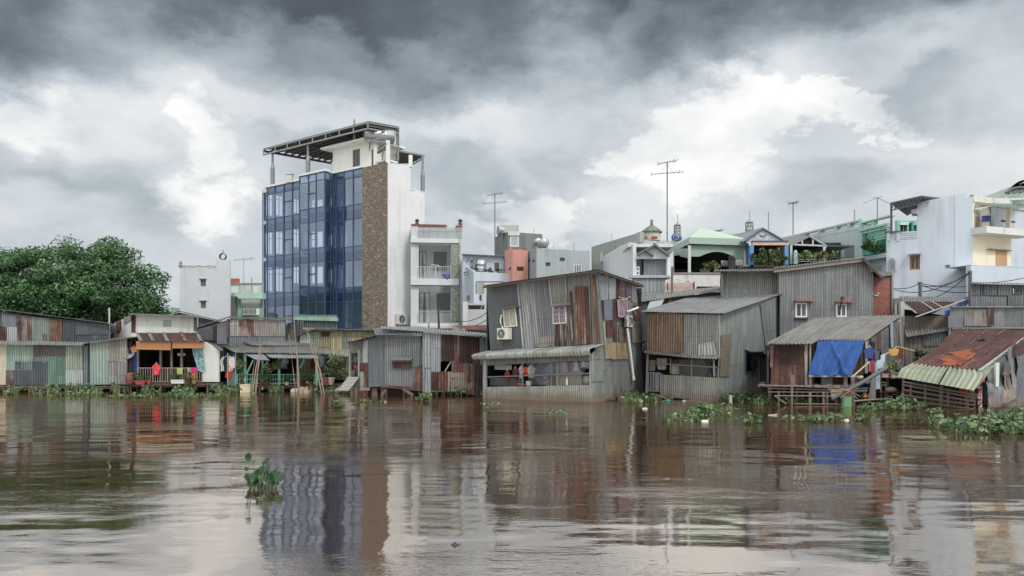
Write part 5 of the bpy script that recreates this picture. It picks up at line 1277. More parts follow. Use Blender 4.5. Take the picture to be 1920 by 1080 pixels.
roofpart(h, (790, 614, 42), (918, 625.5, 42), (918, 631, 37.7), (790, 622, 37.8), tin('9ba19e', .2), name='right_roof')
m = MB(); w.back(.6).tin(m, [(715, 617), (790, 622)], 3.0); m.build('gable_strip', tin('b6bfc6', .1), h); roofpart(h, (715, 612, 42), (795, 613, 42), (795, 622, 38.5), (714, 616, 38.6), tin('a8adad', .15), name='top_roof')
shell(h, w, 690, 792, 4.5, w.z(740, 632), w.z(740, 632), GALVD); shell(h, w2, 793, 905, 4.5, w2.z(840, 630), w2.z(840, 630), GALVD)
for x in (661, 669, 684, 699, 706, 716, 724, 757, 768): stilts(h, w, (x,), w.z(x, 727), offs=(-.2,), r=.09)
stilts(h, w2, (800, 830, 860, 885), .3, offs=(-.3,), r=.08)
for a, b in (((716, 742), (724, 731)), ((756, 729), (775, 741)), ((795, 735), (790, 744)), ((800, 735), (809, 744))):
    m = MB(); m.bar(w.p(*a, .05), w.p(*b, .1), .13); m.build('strut', STILT, h)
m = MB(); w.box(m, 675, 693, 726, 732, .0, .5); m.build('brick_footing', brickmat('8a5540', '9c6a50', '8b8378'), h)
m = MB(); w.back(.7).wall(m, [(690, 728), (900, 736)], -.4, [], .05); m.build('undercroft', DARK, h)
# ============ 6  the leaning two storey tin house
w = W(909, 36.0, 1109, 32.6); wsd = W(1109, 32.6, 1208, 37.8)
h = thing('leaning_house', 'tall leaning tin house patched with rusty sheets, its laundry porch sunk to the water', 'house', w.pz(1010, .0))
wu = w.back(.35); N1 = w.n
def wz(x): return 535 + (506-535)*(x-910)/(1121-910)      # roof edge row along the front
def wbt(x): return 657 + (643-657)*(x-920)/(1134-920)
m = MB(); wu.quad(m, [(912, wz(912)), (1121, wz(1121)), (1133, 646), (920, 659)], 0, rows=6, dent=.03); m.build('front_wall', tin('8f9698', .3, .6), h)
SH = [((912, 969), (920, 980), plaster('565b5f', .25, .7), {'amp': .003, 'dent': .02}), ((969, 986), (980, 1001), tin('b3b7b3', .2, .8), {}), ((986, 1001), (1001, 1012), tin('9aa0a2', .22, .8), {}), ((1001, 1031), (1012, 1041), tin('868d93', .18, .8), {}),
      ((1031, 1063), (1041, 1066), tin('a3a69f', .28, .8), {}), ((1064, 1076), (1067, 1081), tin('98968c', .3, .4), {'amp': .004}), ((1076, 1098), (1081, 1103), tin('8d918c', .3, .6), {}), ((1098, 1106), (1103, 1110), tin('8c8f88', .35, .7), {}),
      ((1107, 1121), (1111, 1134), tin('94968f', .35, .6), {})]
for (a, b), (c, d_), mt, kk in SH:
    sheet(h, wu, [(a, wz(a)+1), (b, wz(b)+1), (d_, wbt(d_)), (c, wbt(c))], mt, rows=6, **kk)
for q, mt, lb in [([(1066, 548), (1072, 546), (1077, 648), (1071, 648)], RUSTM, None), ([(1077, 538), (1096, 536), (1101, 645), (1081, 647)], rusty('5a3528', '855038', 'a3745a', .25), 'large rust brown sheet'), ([(1097, 538), (1103, 538), (1107, 646), (1102, 646)], RUSTM, None),
                ([(1109, 518), (1114, 516), (1122, 644), (1115, 645)], rusty('5a3325', '8a5a34', 'c09a4a', .3), 'orange streaked sheet'), ((1041, 1063, 609, 648), rusty('3d2420', '5a3730', '9a8f86', .9), None), ([(1008, 633), (1040, 630), (1040, 650), (1011, 652)], tin('a39f88', .38, .7), None),
                ([(1064, 606), (1070, 606), (1073, 645), (1067, 646)], RUSTM, None)]:
    sheet(h, wu, q, mt, off=.09, label=lb, rows=5)
m = MB(); m.bar(wu.p(1029, 522, .1), wu.p(1035, 575, .1), .05); m.bar(wu.p(970, 530, .1), wu.p(981, 655, .1), .05); m.build('edge_strip', tin('c0c6c8', .2), h)
# side wall upper part, set in like the front
su = wsd.back(.0)
m = MB(); su.quad(m, [(1121, 511), (1193, 533), (1208, 742), (1112, 752)], 0, rows=8, dent=.04); m.build('side_wall', tin('8b9391', .12, .5, seam=.1), h)
PR = rusty('4a2a26', '6b453c', '97786a', .7)
for q, mt, lb in [([(1122, 511), (1141, 516), (1141, 561), (1122, 563)], tin('a5b0be', .12), None), ([(1141, 516), (1155, 520), (1155, 560), (1142, 562)], tin('adb6b8', .12), None), ([(1155, 520), (1160, 521), (1160, 563), (1155, 563)], RUSTD, None),
                ([(1160, 522), (1174, 526), (1174, 558), (1160, 560)], PR, None), ([(1174, 527), (1184, 530), (1184, 560), (1174, 558)], tin('5e6a86', .5), None), ([(1184, 530), (1193, 533), (1194, 570), (1185, 565)], tin('8c918c', .25), None),
                ([(1124, 564), (1132, 563), (1133, 601), (1125, 601)], RUSTD, None), ([(1132, 562), (1149, 561), (1149, 600), (1134, 602)], tin('7f8c9d', .25), None), ([(1149, 562), (1157, 561), (1157, 640), (1151, 640)], RUSTD, None),
                ([(1123, 602), (1136, 601), (1137, 642), (1125, 643)], tin('aaa98c', .3, .8), None), ([(1136, 601), (1149, 600), (1150, 632), (1137, 632)], rusty('45231f', '5c302a', '7c463a'), 'dark red rusted sheet'), ([(1137, 632), (1149, 632), (1150, 642), (1137, 643)], tin('9a968c', .3), None),
                ([(1186, 572), (1202, 574), (1203, 602), (1188, 602)], rusty('3d2420', '60362e', '80503f'), None), ([(1160, 612), (1176, 613), (1177, 642), (1161, 642)], tin('8f806a', .5, .5), None), ([(1184, 602), (1204, 603), (1205, 642), (1186, 642)], tin('9a988a', .32), None),
                ([(1134, 642), (1177, 642), (1178, 673), (1135, 674)], tin('a08c68', .28, 1.0, orange=.3), 'yellow orange corrugated sheet')]:
    sheet(h, su, q, mt, off=.05 + (.03 if lb else 0), label=lb, rows=5)
def slanted_window(wp, q, frame, pane, curt, nm='window', bars=1, hb=0, off=.06):
    P4 = [wp.p(x, y, off) for x, y in q]
    def L(u, v, o=0): return (P4[0].lerp(P4[1], u)).lerp(P4[3].lerp(P4[2], u), v) + wp.n*o
    m = MB(); e = .05
    for a, b in (((0, 0), (1, 0)), ((1, 0), (1, 1)), ((1, 1), (0, 1)), ((0, 1), (0, 0))): m.bar(L(*a, .03), L(*b, .03), .055)
    for i in range(bars): u = (i+1)/(bars+1); m.bar(L(u, .02, .032), L(u, .98, .032), .04)
    for i in range(hb): v = (i+1)/(hb+1); m.bar(L(.02, v, .03), L(.98, v, .03), .014)
    f = m.build(nm, frame, h)
    m = MB(); m.prism([L(.03, .03), L(.97, .03), L(.97, .97), L(.03, .97)], -wp.n*.015); m.build('pane', pane, f)
    if curt:
        for u0, u1 in ((.03, .48), (.53, .97)):
            m = MB(); m.grid([[L(u0+(u1-u0)*j/12, .04+.92*i/5, .012+.008*math.sin(j*1.9+i*.4)) for j in range(13)] for i in range(6)]); m.build('curtain', curt, f)
    return f
slanted_window(wu, [(944, 578), (966, 575), (970, 611), (947, 613)], paint('c3c3ba'), darkglass(), fabric('b3ae9c'))
slanted_window(wu, [(1037, 574), (1060, 572), (1062, 605), (1038, 607)], paint('b9b0b6'), darkglass(), fabric('8a6c80', 1, 'a88c9c'), hb=3)
slanted_window(su, [(1157, 563), (1174, 560), (1176, 594), (1159, 594)], paint('a894a4'), darkglass(), fabric('94708a', 1, 'b090a6'), hb=3, off=.1)
for q, wp, mt in (([(938, 577), (968, 573), (969, 576), (937, 580)], wu, tin('8d8578', .4)), ([(1035, 570), (1063, 567), (1064, 572), (1034, 575)], wu, tin('a3a197', .3))):
    m = MB(); wp.poly(m, q, .35, .33); m.build('window_hood', mt, h)
# main roof
m = MB(); A, B, C = w.p(906, 535.5, .15), w.p(1122, 505, .1), wsd.p(1206, 534, .15)
D = P(1010, 545, 41.5); D.z = A.z-.1
bk = A + (C-B)
m.corr([B, A], [C, bk], pitch=.12, amp=.02, rows=3, jag=.03); m.build('roof', tin('4f5250', .35), h)
m = MB(); m.bar(B+V((0,0,-.08)), C+V((0,0,-.08)), .07); m.bar(A+V((0,0,-.08)), B+V((0,0,-.08)), .07)
for k in range(7): q_ = B.lerp(C, k/6.2+.01); m.bar(q_-V((0,0,.09))+wsd.n*.02, q_-V((0,0,.09))-wsd.n*.8, .05)
m.build('rafter', wood('4a4038'), h)
# back + far side
zt_ = wu.z(1000, 525); m = MB(); a = w.pz(912, -.3, -.4); b = a+(C-B)*.96; b.z = -.3; m.prism([a, b, V((b.x, b.y, zt_-.1)), V((a.x, a.y, zt_-.1))], w.t*.05)
c_ = wsd.pz(1203, -.3, -.05); m.prism([V((b.x, b.y, -.3)), c_, V((c_.x, c_.y, zt_-.1)), V((b.x, b.y, zt_-.1))], -wsd.t*.05); m.build('rear_wall', GALVD, h)
# curved awning
def curved_awning(parent, wq, back, lip, front, mat, pitch=.17, amp=.024, name='curved_awning', drop=.35, n=10, label=None):
    m = MB(); A0, A1 = back; L0, L1 = lip; F0, F1 = front; rows = []; uvs = []
    nc = int((F1-F0).length/pitch*4); 
    for i in range(n+1):
        v = i/n; r_ = []; u_ = []
        for j in range(nc+1):
            t = j/nc; a, l, f = A0.lerp(A1, t), L0.lerp(L1, t), F0.lerp(F1, t); ctrl = l + (l-a)*.18
            # straight run, then a rounded lip
            if v < .55: p = a.lerp(l, v/.55)
            else: k = (v-.55)/.45; p = l*(1-k)**2 + (l+(l-a)*.35)*2*k*(1-k) + f*k*k
            s_ = amp*math.sin(2*math.pi*t*(F1-F0).length/pitch); nn = V((0,0,1)) if v < .55 else (V((0,0,1))*(1-(v-.55)/.45)+wq.n*((v-.55)/.45)).normalized()
            r_.append(p+nn*(s_ + .02*noise.noise(p*1.3))); u_.append((t*(F1-F0).length, v*1.6))
        rows.append(r_); uvs.append(u_)
    m.grid(rows, uvs); return m.build(name, mat, parent, label)
wf = w
bA, bB = wu.p(917, 658, .02), wu.p(1134, 645, .02)
lA, lB = wf.p(889, 664, .28), wf.p(1110, 652, .25); fA, fB = wf.p(887, 674, .32), wf.p(1108, 666, .3)
curved_awning(h, wf, (bA, bB), (lA, lB), (fA, fB), tin('aeb3aa', .32, .5, seam=.2))
# porch front
m = MB(); w.quad(m, [(909, 672), (1107, 664), (1107, 676), (910, 685)], 0, pitch=.1, rows=2, jag=0, seed=3); m.build('porch_beam', tin('8c908c', .2), h)
m = MB(); w.quad(m, [(911, 726), (1109, 721.5), (1110, 757), (909, 750)], 0, pitch=.095, rows=4, dent=.03, seed=4); m.build('porch_wall', tin('b4b7ab', .12, .55, seam=.12), h)
for x0, x1, y0, y1 in ((906, 912, 674, 752), (1105.5, 1111, 665, 756)):
    m = MB(); w.box(m, x0, x1, y0, y1, .03, .1); m.build('corner_post', tin('a9adab', .15), h)
sheet(h, wsd, [(1109, 662), (1134, 645), (1135, 690), (1110, 740)], tin('8f9794', .12, .5), off=.04); sheet(h, wsd, [(1110, 700), (1145, 690), (1150, 751), (1111, 757)], tin('969d98', .12, .5), off=.06)
for x in (980, 1034, 1045, 1046.5): m = MB(); m.bar(w.p(x, 724, -.05), w.p(x, 681, -.05), .05 if x != 1045 else .1); m.build('post', paint('6a6d66'), h)
m = MB(); m.bar(w.p(911, 707, .0), w.p(1107, 700, .0), .05); m.build('mid_rail', paint('63676a'), h)
# wire netting
m = MB()
for k in range(80):
    x0 = 985+k*1.9
    for sg in (1, -1):
        xa, xb = x0, x0+sg*26
        if 985 <= xb <= 1106 and x0 <= 1106: m.bar(w.p(xa, 722, -.03), w.p(xb, 679, -.03), .006)
m.build('wire_netting', paint('8d9193', .4, .5), h)
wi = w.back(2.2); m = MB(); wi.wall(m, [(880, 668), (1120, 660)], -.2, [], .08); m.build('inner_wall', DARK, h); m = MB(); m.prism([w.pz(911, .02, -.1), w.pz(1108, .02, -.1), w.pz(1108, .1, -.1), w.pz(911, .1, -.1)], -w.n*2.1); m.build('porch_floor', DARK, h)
m = MB(); w.box(m, 912, 975, 709, 724, -.25, .04); m.build('inner_panel', plaster('4f5150', .4), h)
board(h, w, [(1043, 700), (1088, 697), (1091, 722), (1045, 722)], wood('8a7d6b'), -.12, .04, 'plywood_panel'); board(h, w, [(1043, 699), (1089, 696), (1089, 699), (1043, 702)], plaster('7c7b74'), -.05, .06, 'panel_cap')
# porch laundry
m = MB(); m.tube([w.p(912, 686, -.25), w.p(1010, 682, -.25), w.p(1106, 677.5, -.25)], .01, 4); thingmesh(m, 'clothes_line', DGREY, 'clothes line along the opening of the leaning house porch', 'clothes line')
for i, (x, y, ww, hh, k, c, pt, c2, l) in enumerate([(943, 684, 1.0, .22, 'towel', '8d9092', 0, 'fff', 'grey sheet sagging at the far left'), (951, 695, .3, .45, 'shirt', '7b2a2c', 0, '', 'dark red shirt at the left'), (966, 690, .3, .5, 'shirt', '2a1c24', 1, '8a3a48', 'black shirt with red pattern'),
        (977.5, 686, .3, .55, 'shirt', 'b98a84', 1, 'd9cfcc', 'pink and white shirt'), (987, 688, .26, .36, 'towel', 'd4551f', 0, '', 'orange towel'), (996.5, 685, .42, .55, 'shirt', 'b4b6b9', 1, '7a7d85', 'grey printed t-shirt in the middle'), (1008, 691, .34, .32, 'towel', '1d1e20', 0, '', 'black cloth with hanger'),
        (1020, 691, .27, .3, 'towel', '2b52a8', 0, '', 'blue square towel'), (1032, 685, .5, .38, 'shirt', '6c7a84', 0, '', 'blue grey shirt with wide shoulders'), (1024, 706, .3, .36, 'towel', '4a4a62', 1, 'c98f70', 'printed towel below the rail'), (1052, 679, .18, .55, 'towel', '9a9a94', 0, '', 'narrow grey cloth right of the post'),
        (1059, 679, .34, .6, 'trousers', 'aeb2b8', 1, '787c88', 'pale patterned trousers'), (1066, 679, .16, .55, 'towel', '343a5c', 0, '', 'navy cloth'), (1072.5, 678, .14, .58, 'towel', 'c41f33', 0, '', 'narrow bright red cloth'), (1080, 678, .44, .58, 'dress', '9fadc6', 1, 'd9dde8', 'light blue dress'), (1090, 678, .2, .28, 'shirt', '8b93ac', 0, '', 'small blue grey shirt'),
        (1095, 677, .2, .25, 'shirt', 'c3c6cc', 0, '', 'small white shirt'), (1101, 677, .22, .3, 'shirt', '9a9aa8', 0, '', 'small lilac shirt at the far right')]):
    garment(k, w.p(x, y, -.25+.04*(i % 3)), w.t, ww*1.0, hh, fabric(c, pt, c2 if c2 and len(c2) == 6 else 'ffffff'), l + ' on the line of the leaning house porch', 'shirt' if k == 'shirt' else ('cloth' if k == 'towel' else k), 'hanging_'+('cloth' if k == 'towel' else k), nd=w.n)
m = MB(); c = w.p(1100, 713, -.2); m.lathe(c, [(.01, 0), (.2, .0), (.21, .02), (.01, .03)], 18, w.n); thingmesh(m, 'round_tray', paint('9aa09c', .5), 'round grey tray leaning at the right end of the leaning house porch', 'tray')
o = thing('bucket', 'white bucket on the porch floor of the leaning house', 'bucket', w.p(992, 724, -.3)); m = MB(); m.lathe(w.p(992, 724, -.3), [(.1, 0), (.14, .22), (.15, .22), (.12, .02)], 12); m.build('body', paint('c9ccc9'), o)
m = MB(); m.tube([w.p(992, 724, -.3)+V((math.cos(a)*.14, 0, .22+math.sin(a)*.14)) for a in [k*.52 for k in range(7)]], .006, 4); m.build('handle', DGREY, o)
m = MB(); c = w.p(977, 722.5, -.15); m.lathe(c, [(.12, 0), (.15, .09), (.155, .09), (.12, .0)], 12); m.lathe(c+V((.18, 0, 0)), [(.1, 0), (.13, .08), (.135, .08), (.1, 0)], 12); thingmesh(m, 'basin', paint('8a3a4c'), 'wine red basins stacked on the porch sill of the leaning house', 'basin')
o = thing('bottle', 'white bottle on the porch sill of the leaning house before the plywood panel', 'bottle', w.p(1063, 722, .02)); m = MB(); m.lathe(w.p(1063, 722, -.02), [(.04, 0), (.045, .02), (.045, .2), (.02, .26), (.02, .3)], 10); m.build('body', paint('c8c8c0'), o); m = MB(); m.lathe(w.p(1063, 722, -.02)+V((0,0,.3)), [(.026, 0), (.026, .04), (.01, .042)], 8); m.build('cap', paint('b9b9b0'), o)
# air conditioners and pipes
ac_unit(wu.p(952, 626, .03), w.t, w.n, .62, .5, .28, 'beige air conditioner under the cream curtained window of the leaning house')
ac_unit(su.p(1174, 603, .06), wsd.t, (wsd.n+w.n*.8).normalized(), .66, .5, .26, 'white air conditioner with a round fan on the patched side of the leaning house')
o = thing('pipe', 'curved white hose beside the beige air conditioner', 'hose', wu.p(944, 616, .2)); m = MB(); m.tube([wu.p(*q_, .15) for q_ in ((941, 590), (938.5, 598), (938.5, 606), (942, 613), (944, 618))], .035, 8); m.build('hose', paint('cfd2d0'), o)
o = thing('drain_pipe', 'long slanting white drain pipe under the air conditioner with the round fan', 'pipe', su.p(1188, 711, .2)); m = MB(); m.tube([su.p(1176, 616, .25), su.p(1182, 660, .22), su.p(1188, 711, .15)], .055, 8); m.build('tube', paint('dfe2e2'), o); m = MB(); m.tube([su.p(1187.5, 706, .16), su.p(1188.2, 712, .15)], .07, 8); m.build('collar', paint('dfe2e2'), o)
o = thing('drain_pipe', 'short white pipe sticking out above the air conditioner with the round fan', 'pipe', su.p(1173, 585, .3)); m = MB(); m.tube([su.p(1174, 597, .3), su.p(1175, 585, .5), su.p(1196, 577, .5)], .05, 8); m.build('tube', paint('dcd8d2'), o)
m = MB(); m.tube([su.p(1160, 557, .2), su.p(1172, 560, .3), su.p(1184, 574, .25), su.p(1193, 590, .2)], .02, 6); m.tube([su.p(1168, 564, .2), su.p(1182, 556, .3), su.p(1188, 570, .25)], .018, 6); m.tube([su.p(1178, 590, .2), su.p(1190, 604, .2)], .015, 5); thingmesh(m, 'refrigerant_pipe', paint('b9a594'), 'tangle of thin beige pipes above the air conditioner with the round fan', 'pipe')
sheet(h, wsd, [(1160, 736), (1166, 728), (1170, 750), (1158, 752)], rusty(), off=.3); sheet(h, wsd, [(1190, 742), (1197, 730), (1204, 742), (1198, 748)], rusty('3a2a26', '5a4238', '70584a'), off=.25)
m = MB(); m.bar(wsd.p(1108, 675, .05), wsd.p(1126, 674, .05), .02); m.bar(wsd.p(1108, 716, .07), wsd.p(1131, 716, .07), .02); m.build('tie_wire', DGREY, h)

# ============ 7  grey green house with low roof
wl = W(1212, 36.2, 1347, 33.6); wr_ = W(1347, 33.6, 1455, 38.3)
h = thing('tin_house', 'grey green corrugated house with a wide low grey roof and an orange brown patch', 'house', wr_.pz(1350, .1))
RG = GREYG
m = MB(); roof(m, (1325, 548, 42.5), (1479, 547, 39.5), (1359, 588, 33.2), (1201, 584, 36.2), pitch=.13, amp=.018, rows=4); m.build('roof', tin('969b9c', .12, .4, seam=.12), h)
m = MB(); wl.tin(m, [(1213, 588), (1350, 590)], [(1213, 664), (1350, 672)], off=0, pitch=.1); m.build('front_wall', tin('a9aeaa', .1, .5, seam=.08), h)
sheet(h, wl, [(1214, 587), (1281, 589), (1280, 662), (1213, 660)], tin('93795a', .36, 1.0, orange=.3), label='orange brown corrugated sheet', rows=5)
sheet(h, wl, [(1310, 645), (1340, 640), (1345, 667), (1309, 667)], tin('c3c8c6', .1, .8), off=.06)
m = MB(); wl.wall(m, [(1209, 658), (1300, 667), (1349, 668)], wl.z(1280, 671), [], .02, .35) if False else None
roofpart(h, (1210, 657, 36.2), (1301, 666, 34.6), (1299, 672, 34.1), (1207, 661, 35.8), tin('85857d', .3), name='lean_to_roof'); roofpart(h, (1298, 665, 34.6), (1351, 665, 33.6), (1344, 673, 33.1), (1296, 671, 34.2), tin('9a9b95', .25), name='lean_to_roof')
m = MB(); wl.quad(m, [(1239, 702), (1346, 708), (1344, 756), (1238, 742)], 0, pitch=.1, dent=.02); m.build('porch_wall', tin('b0b3aa', .12, .6, seam=.1), h)
m = MB(); wr_.quad(m, [(1350, 591), (1456, 556), (1456, 752), (1344, 757)], 0, rows=6, pitch=.1, dent=.02); m.build('side_wall', tin('a0a8a4', .06, .45, seam=.08), h)
sheet(h, wr_, [(1352, 629), (1371, 627), (1368, 705), (1350, 706)], tin('a39a82', .2, .3), label='beige flat patch', amp=.003); sheet(h, wr_, [(1425, 570), (1455, 558), (1455, 660), (1437, 661)], tin('98a09f', .06, .4))
m = MB(); m.bar(wr_.p(1455.5, 557, .06), wr_.p(1455.5, 640, .06), .04); m.build('seam_strip', DGREY, h)
f = window(wr_, h, 1397, 1421, 661, 698, tin('9aa3a3'), pane=darkglass('141a2e'), bars=1, hb=0, off=.02); 
m = MB()
for k in range(8):
    for a, b in ((1398, 1408), (1410, 1420)): p0, p1 = wr_.p(a, 664+k*4.2, .08), wr_.p(b, 664+k*4.2-.3, .08); m.prism([p0, p1, p1+wr_.n*.08-V((0,0,.07)), p0+wr_.n*.08-V((0,0,.07))], (0, 0, .012))
m.build('louvre_blade', glass((.6,.65,.75), (.5,.55,.65), .35, .1), f)
canopy(wr_, h, 1395, 1430, 655, 659, tin('8e9694'), .3); canopy(wr_, h, 1426, 1441, 661, 665, tin('8e9694'), .3)
board(h, wr_, (1424, 1442, 667, 716), DARK, .05, .05, 'dark_opening'); board(h, wr_, (1423, 1442, 716, 722), paint('a3a5a0'), .25, .3, 'ledge')
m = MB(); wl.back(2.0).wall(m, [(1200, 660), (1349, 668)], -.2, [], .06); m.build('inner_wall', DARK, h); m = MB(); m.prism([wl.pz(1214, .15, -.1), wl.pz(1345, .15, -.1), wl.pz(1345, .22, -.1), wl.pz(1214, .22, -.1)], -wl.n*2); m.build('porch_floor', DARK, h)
# porch details
m = MB(); m.bar(wl.p(1216, 680, .0), wl.p(1345, 689, .0), .05); m.bar(wl.p(1257, 672, 0), wl.p(1257, 700, 0), .04); m.bar(wl.p(1297, 674, 0), wl.p(1296, 704, 0), .05); m.bar(wl.p(1338, 674, 0), wl.p(1339, 706, 0), .08); m.bar(wl.p(1214, 664, 0), wl.p(1212, 737, 0), .09); m.build('porch_frame', paint('77756c'), h)
m = MB()
for k in range(34):
    x0 = 1262+k*2.5
    for sg in (1, -1):
        xb = x0+sg*16
        if 1258 <= xb <= 1336 and x0 < 1337: m.bar(wl.p(x0, 706, -.03), wl.p(xb, 674, -.03), .008)
m.build('wire_netting', paint('9a9d9d', .4, .5), h)
a = wl.p(1213, 738, .0); b = wl.p(1238, 738, .0); a.z = b.z = .25; railing(h, a, b, wl.z(1225, 699)-.25, 8, paint('8d9499'), 'gate', r=.014)
board(h, wl, (1218, 1236, 700, 728), plaster('5f6e85', .4), -.25, .05, 'blue_panel')
for x, y, ww, hh, c, l, k in ((1222, 675, .42, .5, '8a8878', 'greyish green cloth', 'cloth'), (1241, 672, .6, .5, 'a3a29a', 'grey sheet bunched up', 'cloth'), (1266, 684, .4, .42, 'a8a79d', 'pale grey towel', 'towel')):
    garment(k, wl.p(x, y, -.15), wl.t, ww, hh, fabric(c), l+' hanging on the porch of the grey green house', 'cloth', 'hanging_cloth', nd=wl.n)
garment('towel', wl.p(1332, 684, -.3), wl.t, .15, .5, fabric('3a4f7a'), 'narrow blue cloth at the right of the grey green house porch', 'cloth', 'hanging_cloth', nd=wl.n); board(h, wl, (1338, 1345, 690, 706), wood('7a4a34'), -.1, .05, 'board')
m = MB(); m.tube([wl.p(1224, 739, .5), wl.p(1262, 751, .3), wl.p(1284, 756, .4)], .03, 6); thingmesh(m, 'fallen_pole', wood('9a8570'), 'thin pole lying slanted in front of the grey green house', 'pole')
m = MB(); m.bar(P(1286, 753, 33.4), P(1344, 757, 33), .14); thingmesh(m, 'timber', STILT, 'dark timber lying at the foot of the grey green house', 'timber')
m = MB(); m.tube([Q(1370, 760)-V((0,0,.3)), P(1370, 741, Yw(760))], .06, 6); thingmesh(m, 'mooring_stake', paint('9a9a94'), 'short grey stake at the corner of the grey green house', 'stake')
# waste afloat
for x, y, s_, c, l in ((1252, 752, .3, '3f8a70', 'green plastic bag afloat between the leaning house and the grey green house'), (1209, 767, .16, 'd8d4c4', 'white floating foam box left of the green bag'), (1203, 752, .1, 'e0e0da', 'small white foam piece at the leaning house corner'), (1322, 791, .2, 'e6e4da', 'white foam piece on the middle hyacinth clump'), (1587, 789, .16, 'e2dfd2', 'white foam piece at the foot of the green post'), (1283, 752, .12, 'c9c7c0', 'white scrap by the fallen pole')):
    p = Q(x, y); s_ *= .5; m = MB(); m.lathe(p, [(s_*.8, -.04), (s_, .01), (s_*.85, .03+s_*.1), (s_*.3, .04+s_*.15), (.01, .04+s_*.15)], 9); 
    for k in range(len(m.v)): m.v[k] += V((noise.noise(m.v[k]*7)*.05, noise.noise(m.v[k]*9)*.05, 0))
    thingmesh(m, 'floating_litter', fabric(c), l, 'litter')

# ============ 8  tall grey house
w = W(1351, 38.8, 1637, 38.8)
h = thing('grey_house', 'big grey corrugated house with two white windows under red hoods', 'house', w.pz(1500, .5))
m = MB(); w.tin(m, [(1462, 507), (1620, 489), (1637, 514)], .3, [(1491, 1513, 568, 595), (1567, 1587, 570, 594)], off=0, pitch=.13, amp=.012); m.build('front_wall', tin('9fa5a8', .05, .45, seam=.1), h)
wq = w.back(.5); m = MB(); wq.tin(m, [(1351, 511), (1463, 508)], 1.5, off=0, pitch=.1); m.build('left_wall', tin('a3a9a4', .06, .4, seam=.1), h)
for x in (1395.5, 1461): m = MB(); wq.box(m, x, x+.8, 512, 551, .05, .05) if x < 1400 else w.box(m, x, x+1.4, 509, 551, .04, .4); m.build('seam_strip', tin('bcc0bc', .05), h)
for x0, x1, y0, y1 in ((1491, 1513, 567.5, 595), (1567, 1587, 569.5, 594.5)):
    f = window(w, h, x0, x1, y0, y1, paint('dfe3e6'), pane=darkglass('42494d', .2), bars=1, hb=0, off=.0, fr=.07)
    m = MB(); xm = (x0+x1)/2
    for k in range(7): w.box(m, xm+2, x1-3, y0+4+k*3, y0+4.8+k*3, .01, .01)
    m.build('blind_slats', paint('8d9294'), f)
    canopy(w, h, x0-2, x1+11, y0-5, y0-2.5, paint('8f4e3e'), .3)
board(h, w, (1489, 1514, 595.5, 598.5), paint('5a3a34'), .12, .12, 'window_sill')
m = MB(); m.tube([w.p(1574, 590, .2), w.p(1578, 563, .3), w.p(1577, 561, .5)], .035, 6); m.lathe(w.p(1578, 561, .3), [(.02, 0), (.1, .08), (.12, .09)], 10, (0, -1, .3)); thingmesh(m, 'satellite_arm', paint('5f3e38'), 'reddish arm with a small white dish over the right window of the big grey house', 'dish')
roofpart(h, (1340, 506, 43), (1451, 504, 43), (1452, 507, 38.6), (1337, 509, 38.6), tin('8a8680', .45), name='left_roof')
roofpart(h, (1451, 501.5, 43), (1622, 481, 43), (1621, 483.5, 38.5), (1450, 504, 38.5), tin('8f8f89', .25), name='main_roof')
m = MB(); w.poly(m, [(1451, 505), (1620.5, 484), (1620.5, 490), (1451, 511)], .22, .06); m.build('fascia', wood('8d867a'), h)
m = MB(); m.corr([P(1619, 483, 38.4), P(1619, 483, 45)], [P(1655, 521, 38.4), P(1655, 521, 45)], pitch=.13, amp=.02); m.build('side_roof', tin('5a5753', .4), h)
m = MB(); m.bar(P(1619, 486, 38.4), P(1655, 523, 38.4), .1); m.build('verge_board', wood('4f463e'), h); shell(h, w, 1352, 1636, 6, w.z(1400, 512), w.z(1400, 512), GREYG)
# brick wall
w = W(1637, 40, 1671, 40)
h = thing('brick_wall', 'raw red brick wall between the big grey house and the blue building', 'wall', w.pz(1655, .5))
m = MB(); w.wall(m, [(1637, 519), (1670, 519)], .4, [], 4); m.build('brickwork', brickmat('9c4a35', 'b8604a', '8a7a70', .24, .085, .014), h); board(h, w, (1670.3, 1674, 510, 602), plaster('8f938f', .4), .1, 4, 'concrete_column'); board(h, w, [(1645, 508), (1672, 511), (1672, 516), (1652, 519)], plaster('7a7d78', .5), .15, 4, 'concrete_cap')
board(h, w, (1639, 1647, 553, 555.5), plaster('c3c0b8', .2), .05, .05, 'bracket'); board(h, w, (1643, 1649, 549.5, 551.5), plaster('c3c0b8', .2), .06, .05, 'bracket')

# ============ roofs between 6 and 7 and houses behind
w = W(1192, 40.5, 1351, 40.5)
h = thing('low_shed', 'low shed under a long pale grey roof right of the leaning house', 'shed', w.pz(1270, .5))
roofpart(h, (1192, 553, 46), (1350, 537, 46), (1351, 546, 40.2), (1194, 566, 40.2), tin('a3a8a2', .12, .3)); m = MB(); w.tin(m, [(1195, 567), (1350, 547)], 1.2); m.build('front_wall', tin('6d6862', .4), h)
sheet(h, w, [(1218, 566), (1246, 560), (1236, 582), (1212, 582)], plaster('c9cdd0', .2), off=.25, amp=.002); sheet(h, w, [(1200, 568), (1214, 566), (1212, 640), (1203, 640)], tin('5c7380', .1), off=.1); sheet(h, w, [(1255, 560), (1282, 556), (1275, 575), (1250, 578)], rusty('4a342c', '6a4c3c', '8f7a5a'), off=.15)
shell(h, w, 1195, 1350, 5, w.z(1270, 556), w.z(1270, 552), GALVD)
w = W(1184, 50, 1262, 50)
h = thing('white_house', 'white house with crossed gable chevrons and a striped curtain across its balcony', 'house', w.pz(1225, .6)); WH = plaster('d0d6dc', .3)
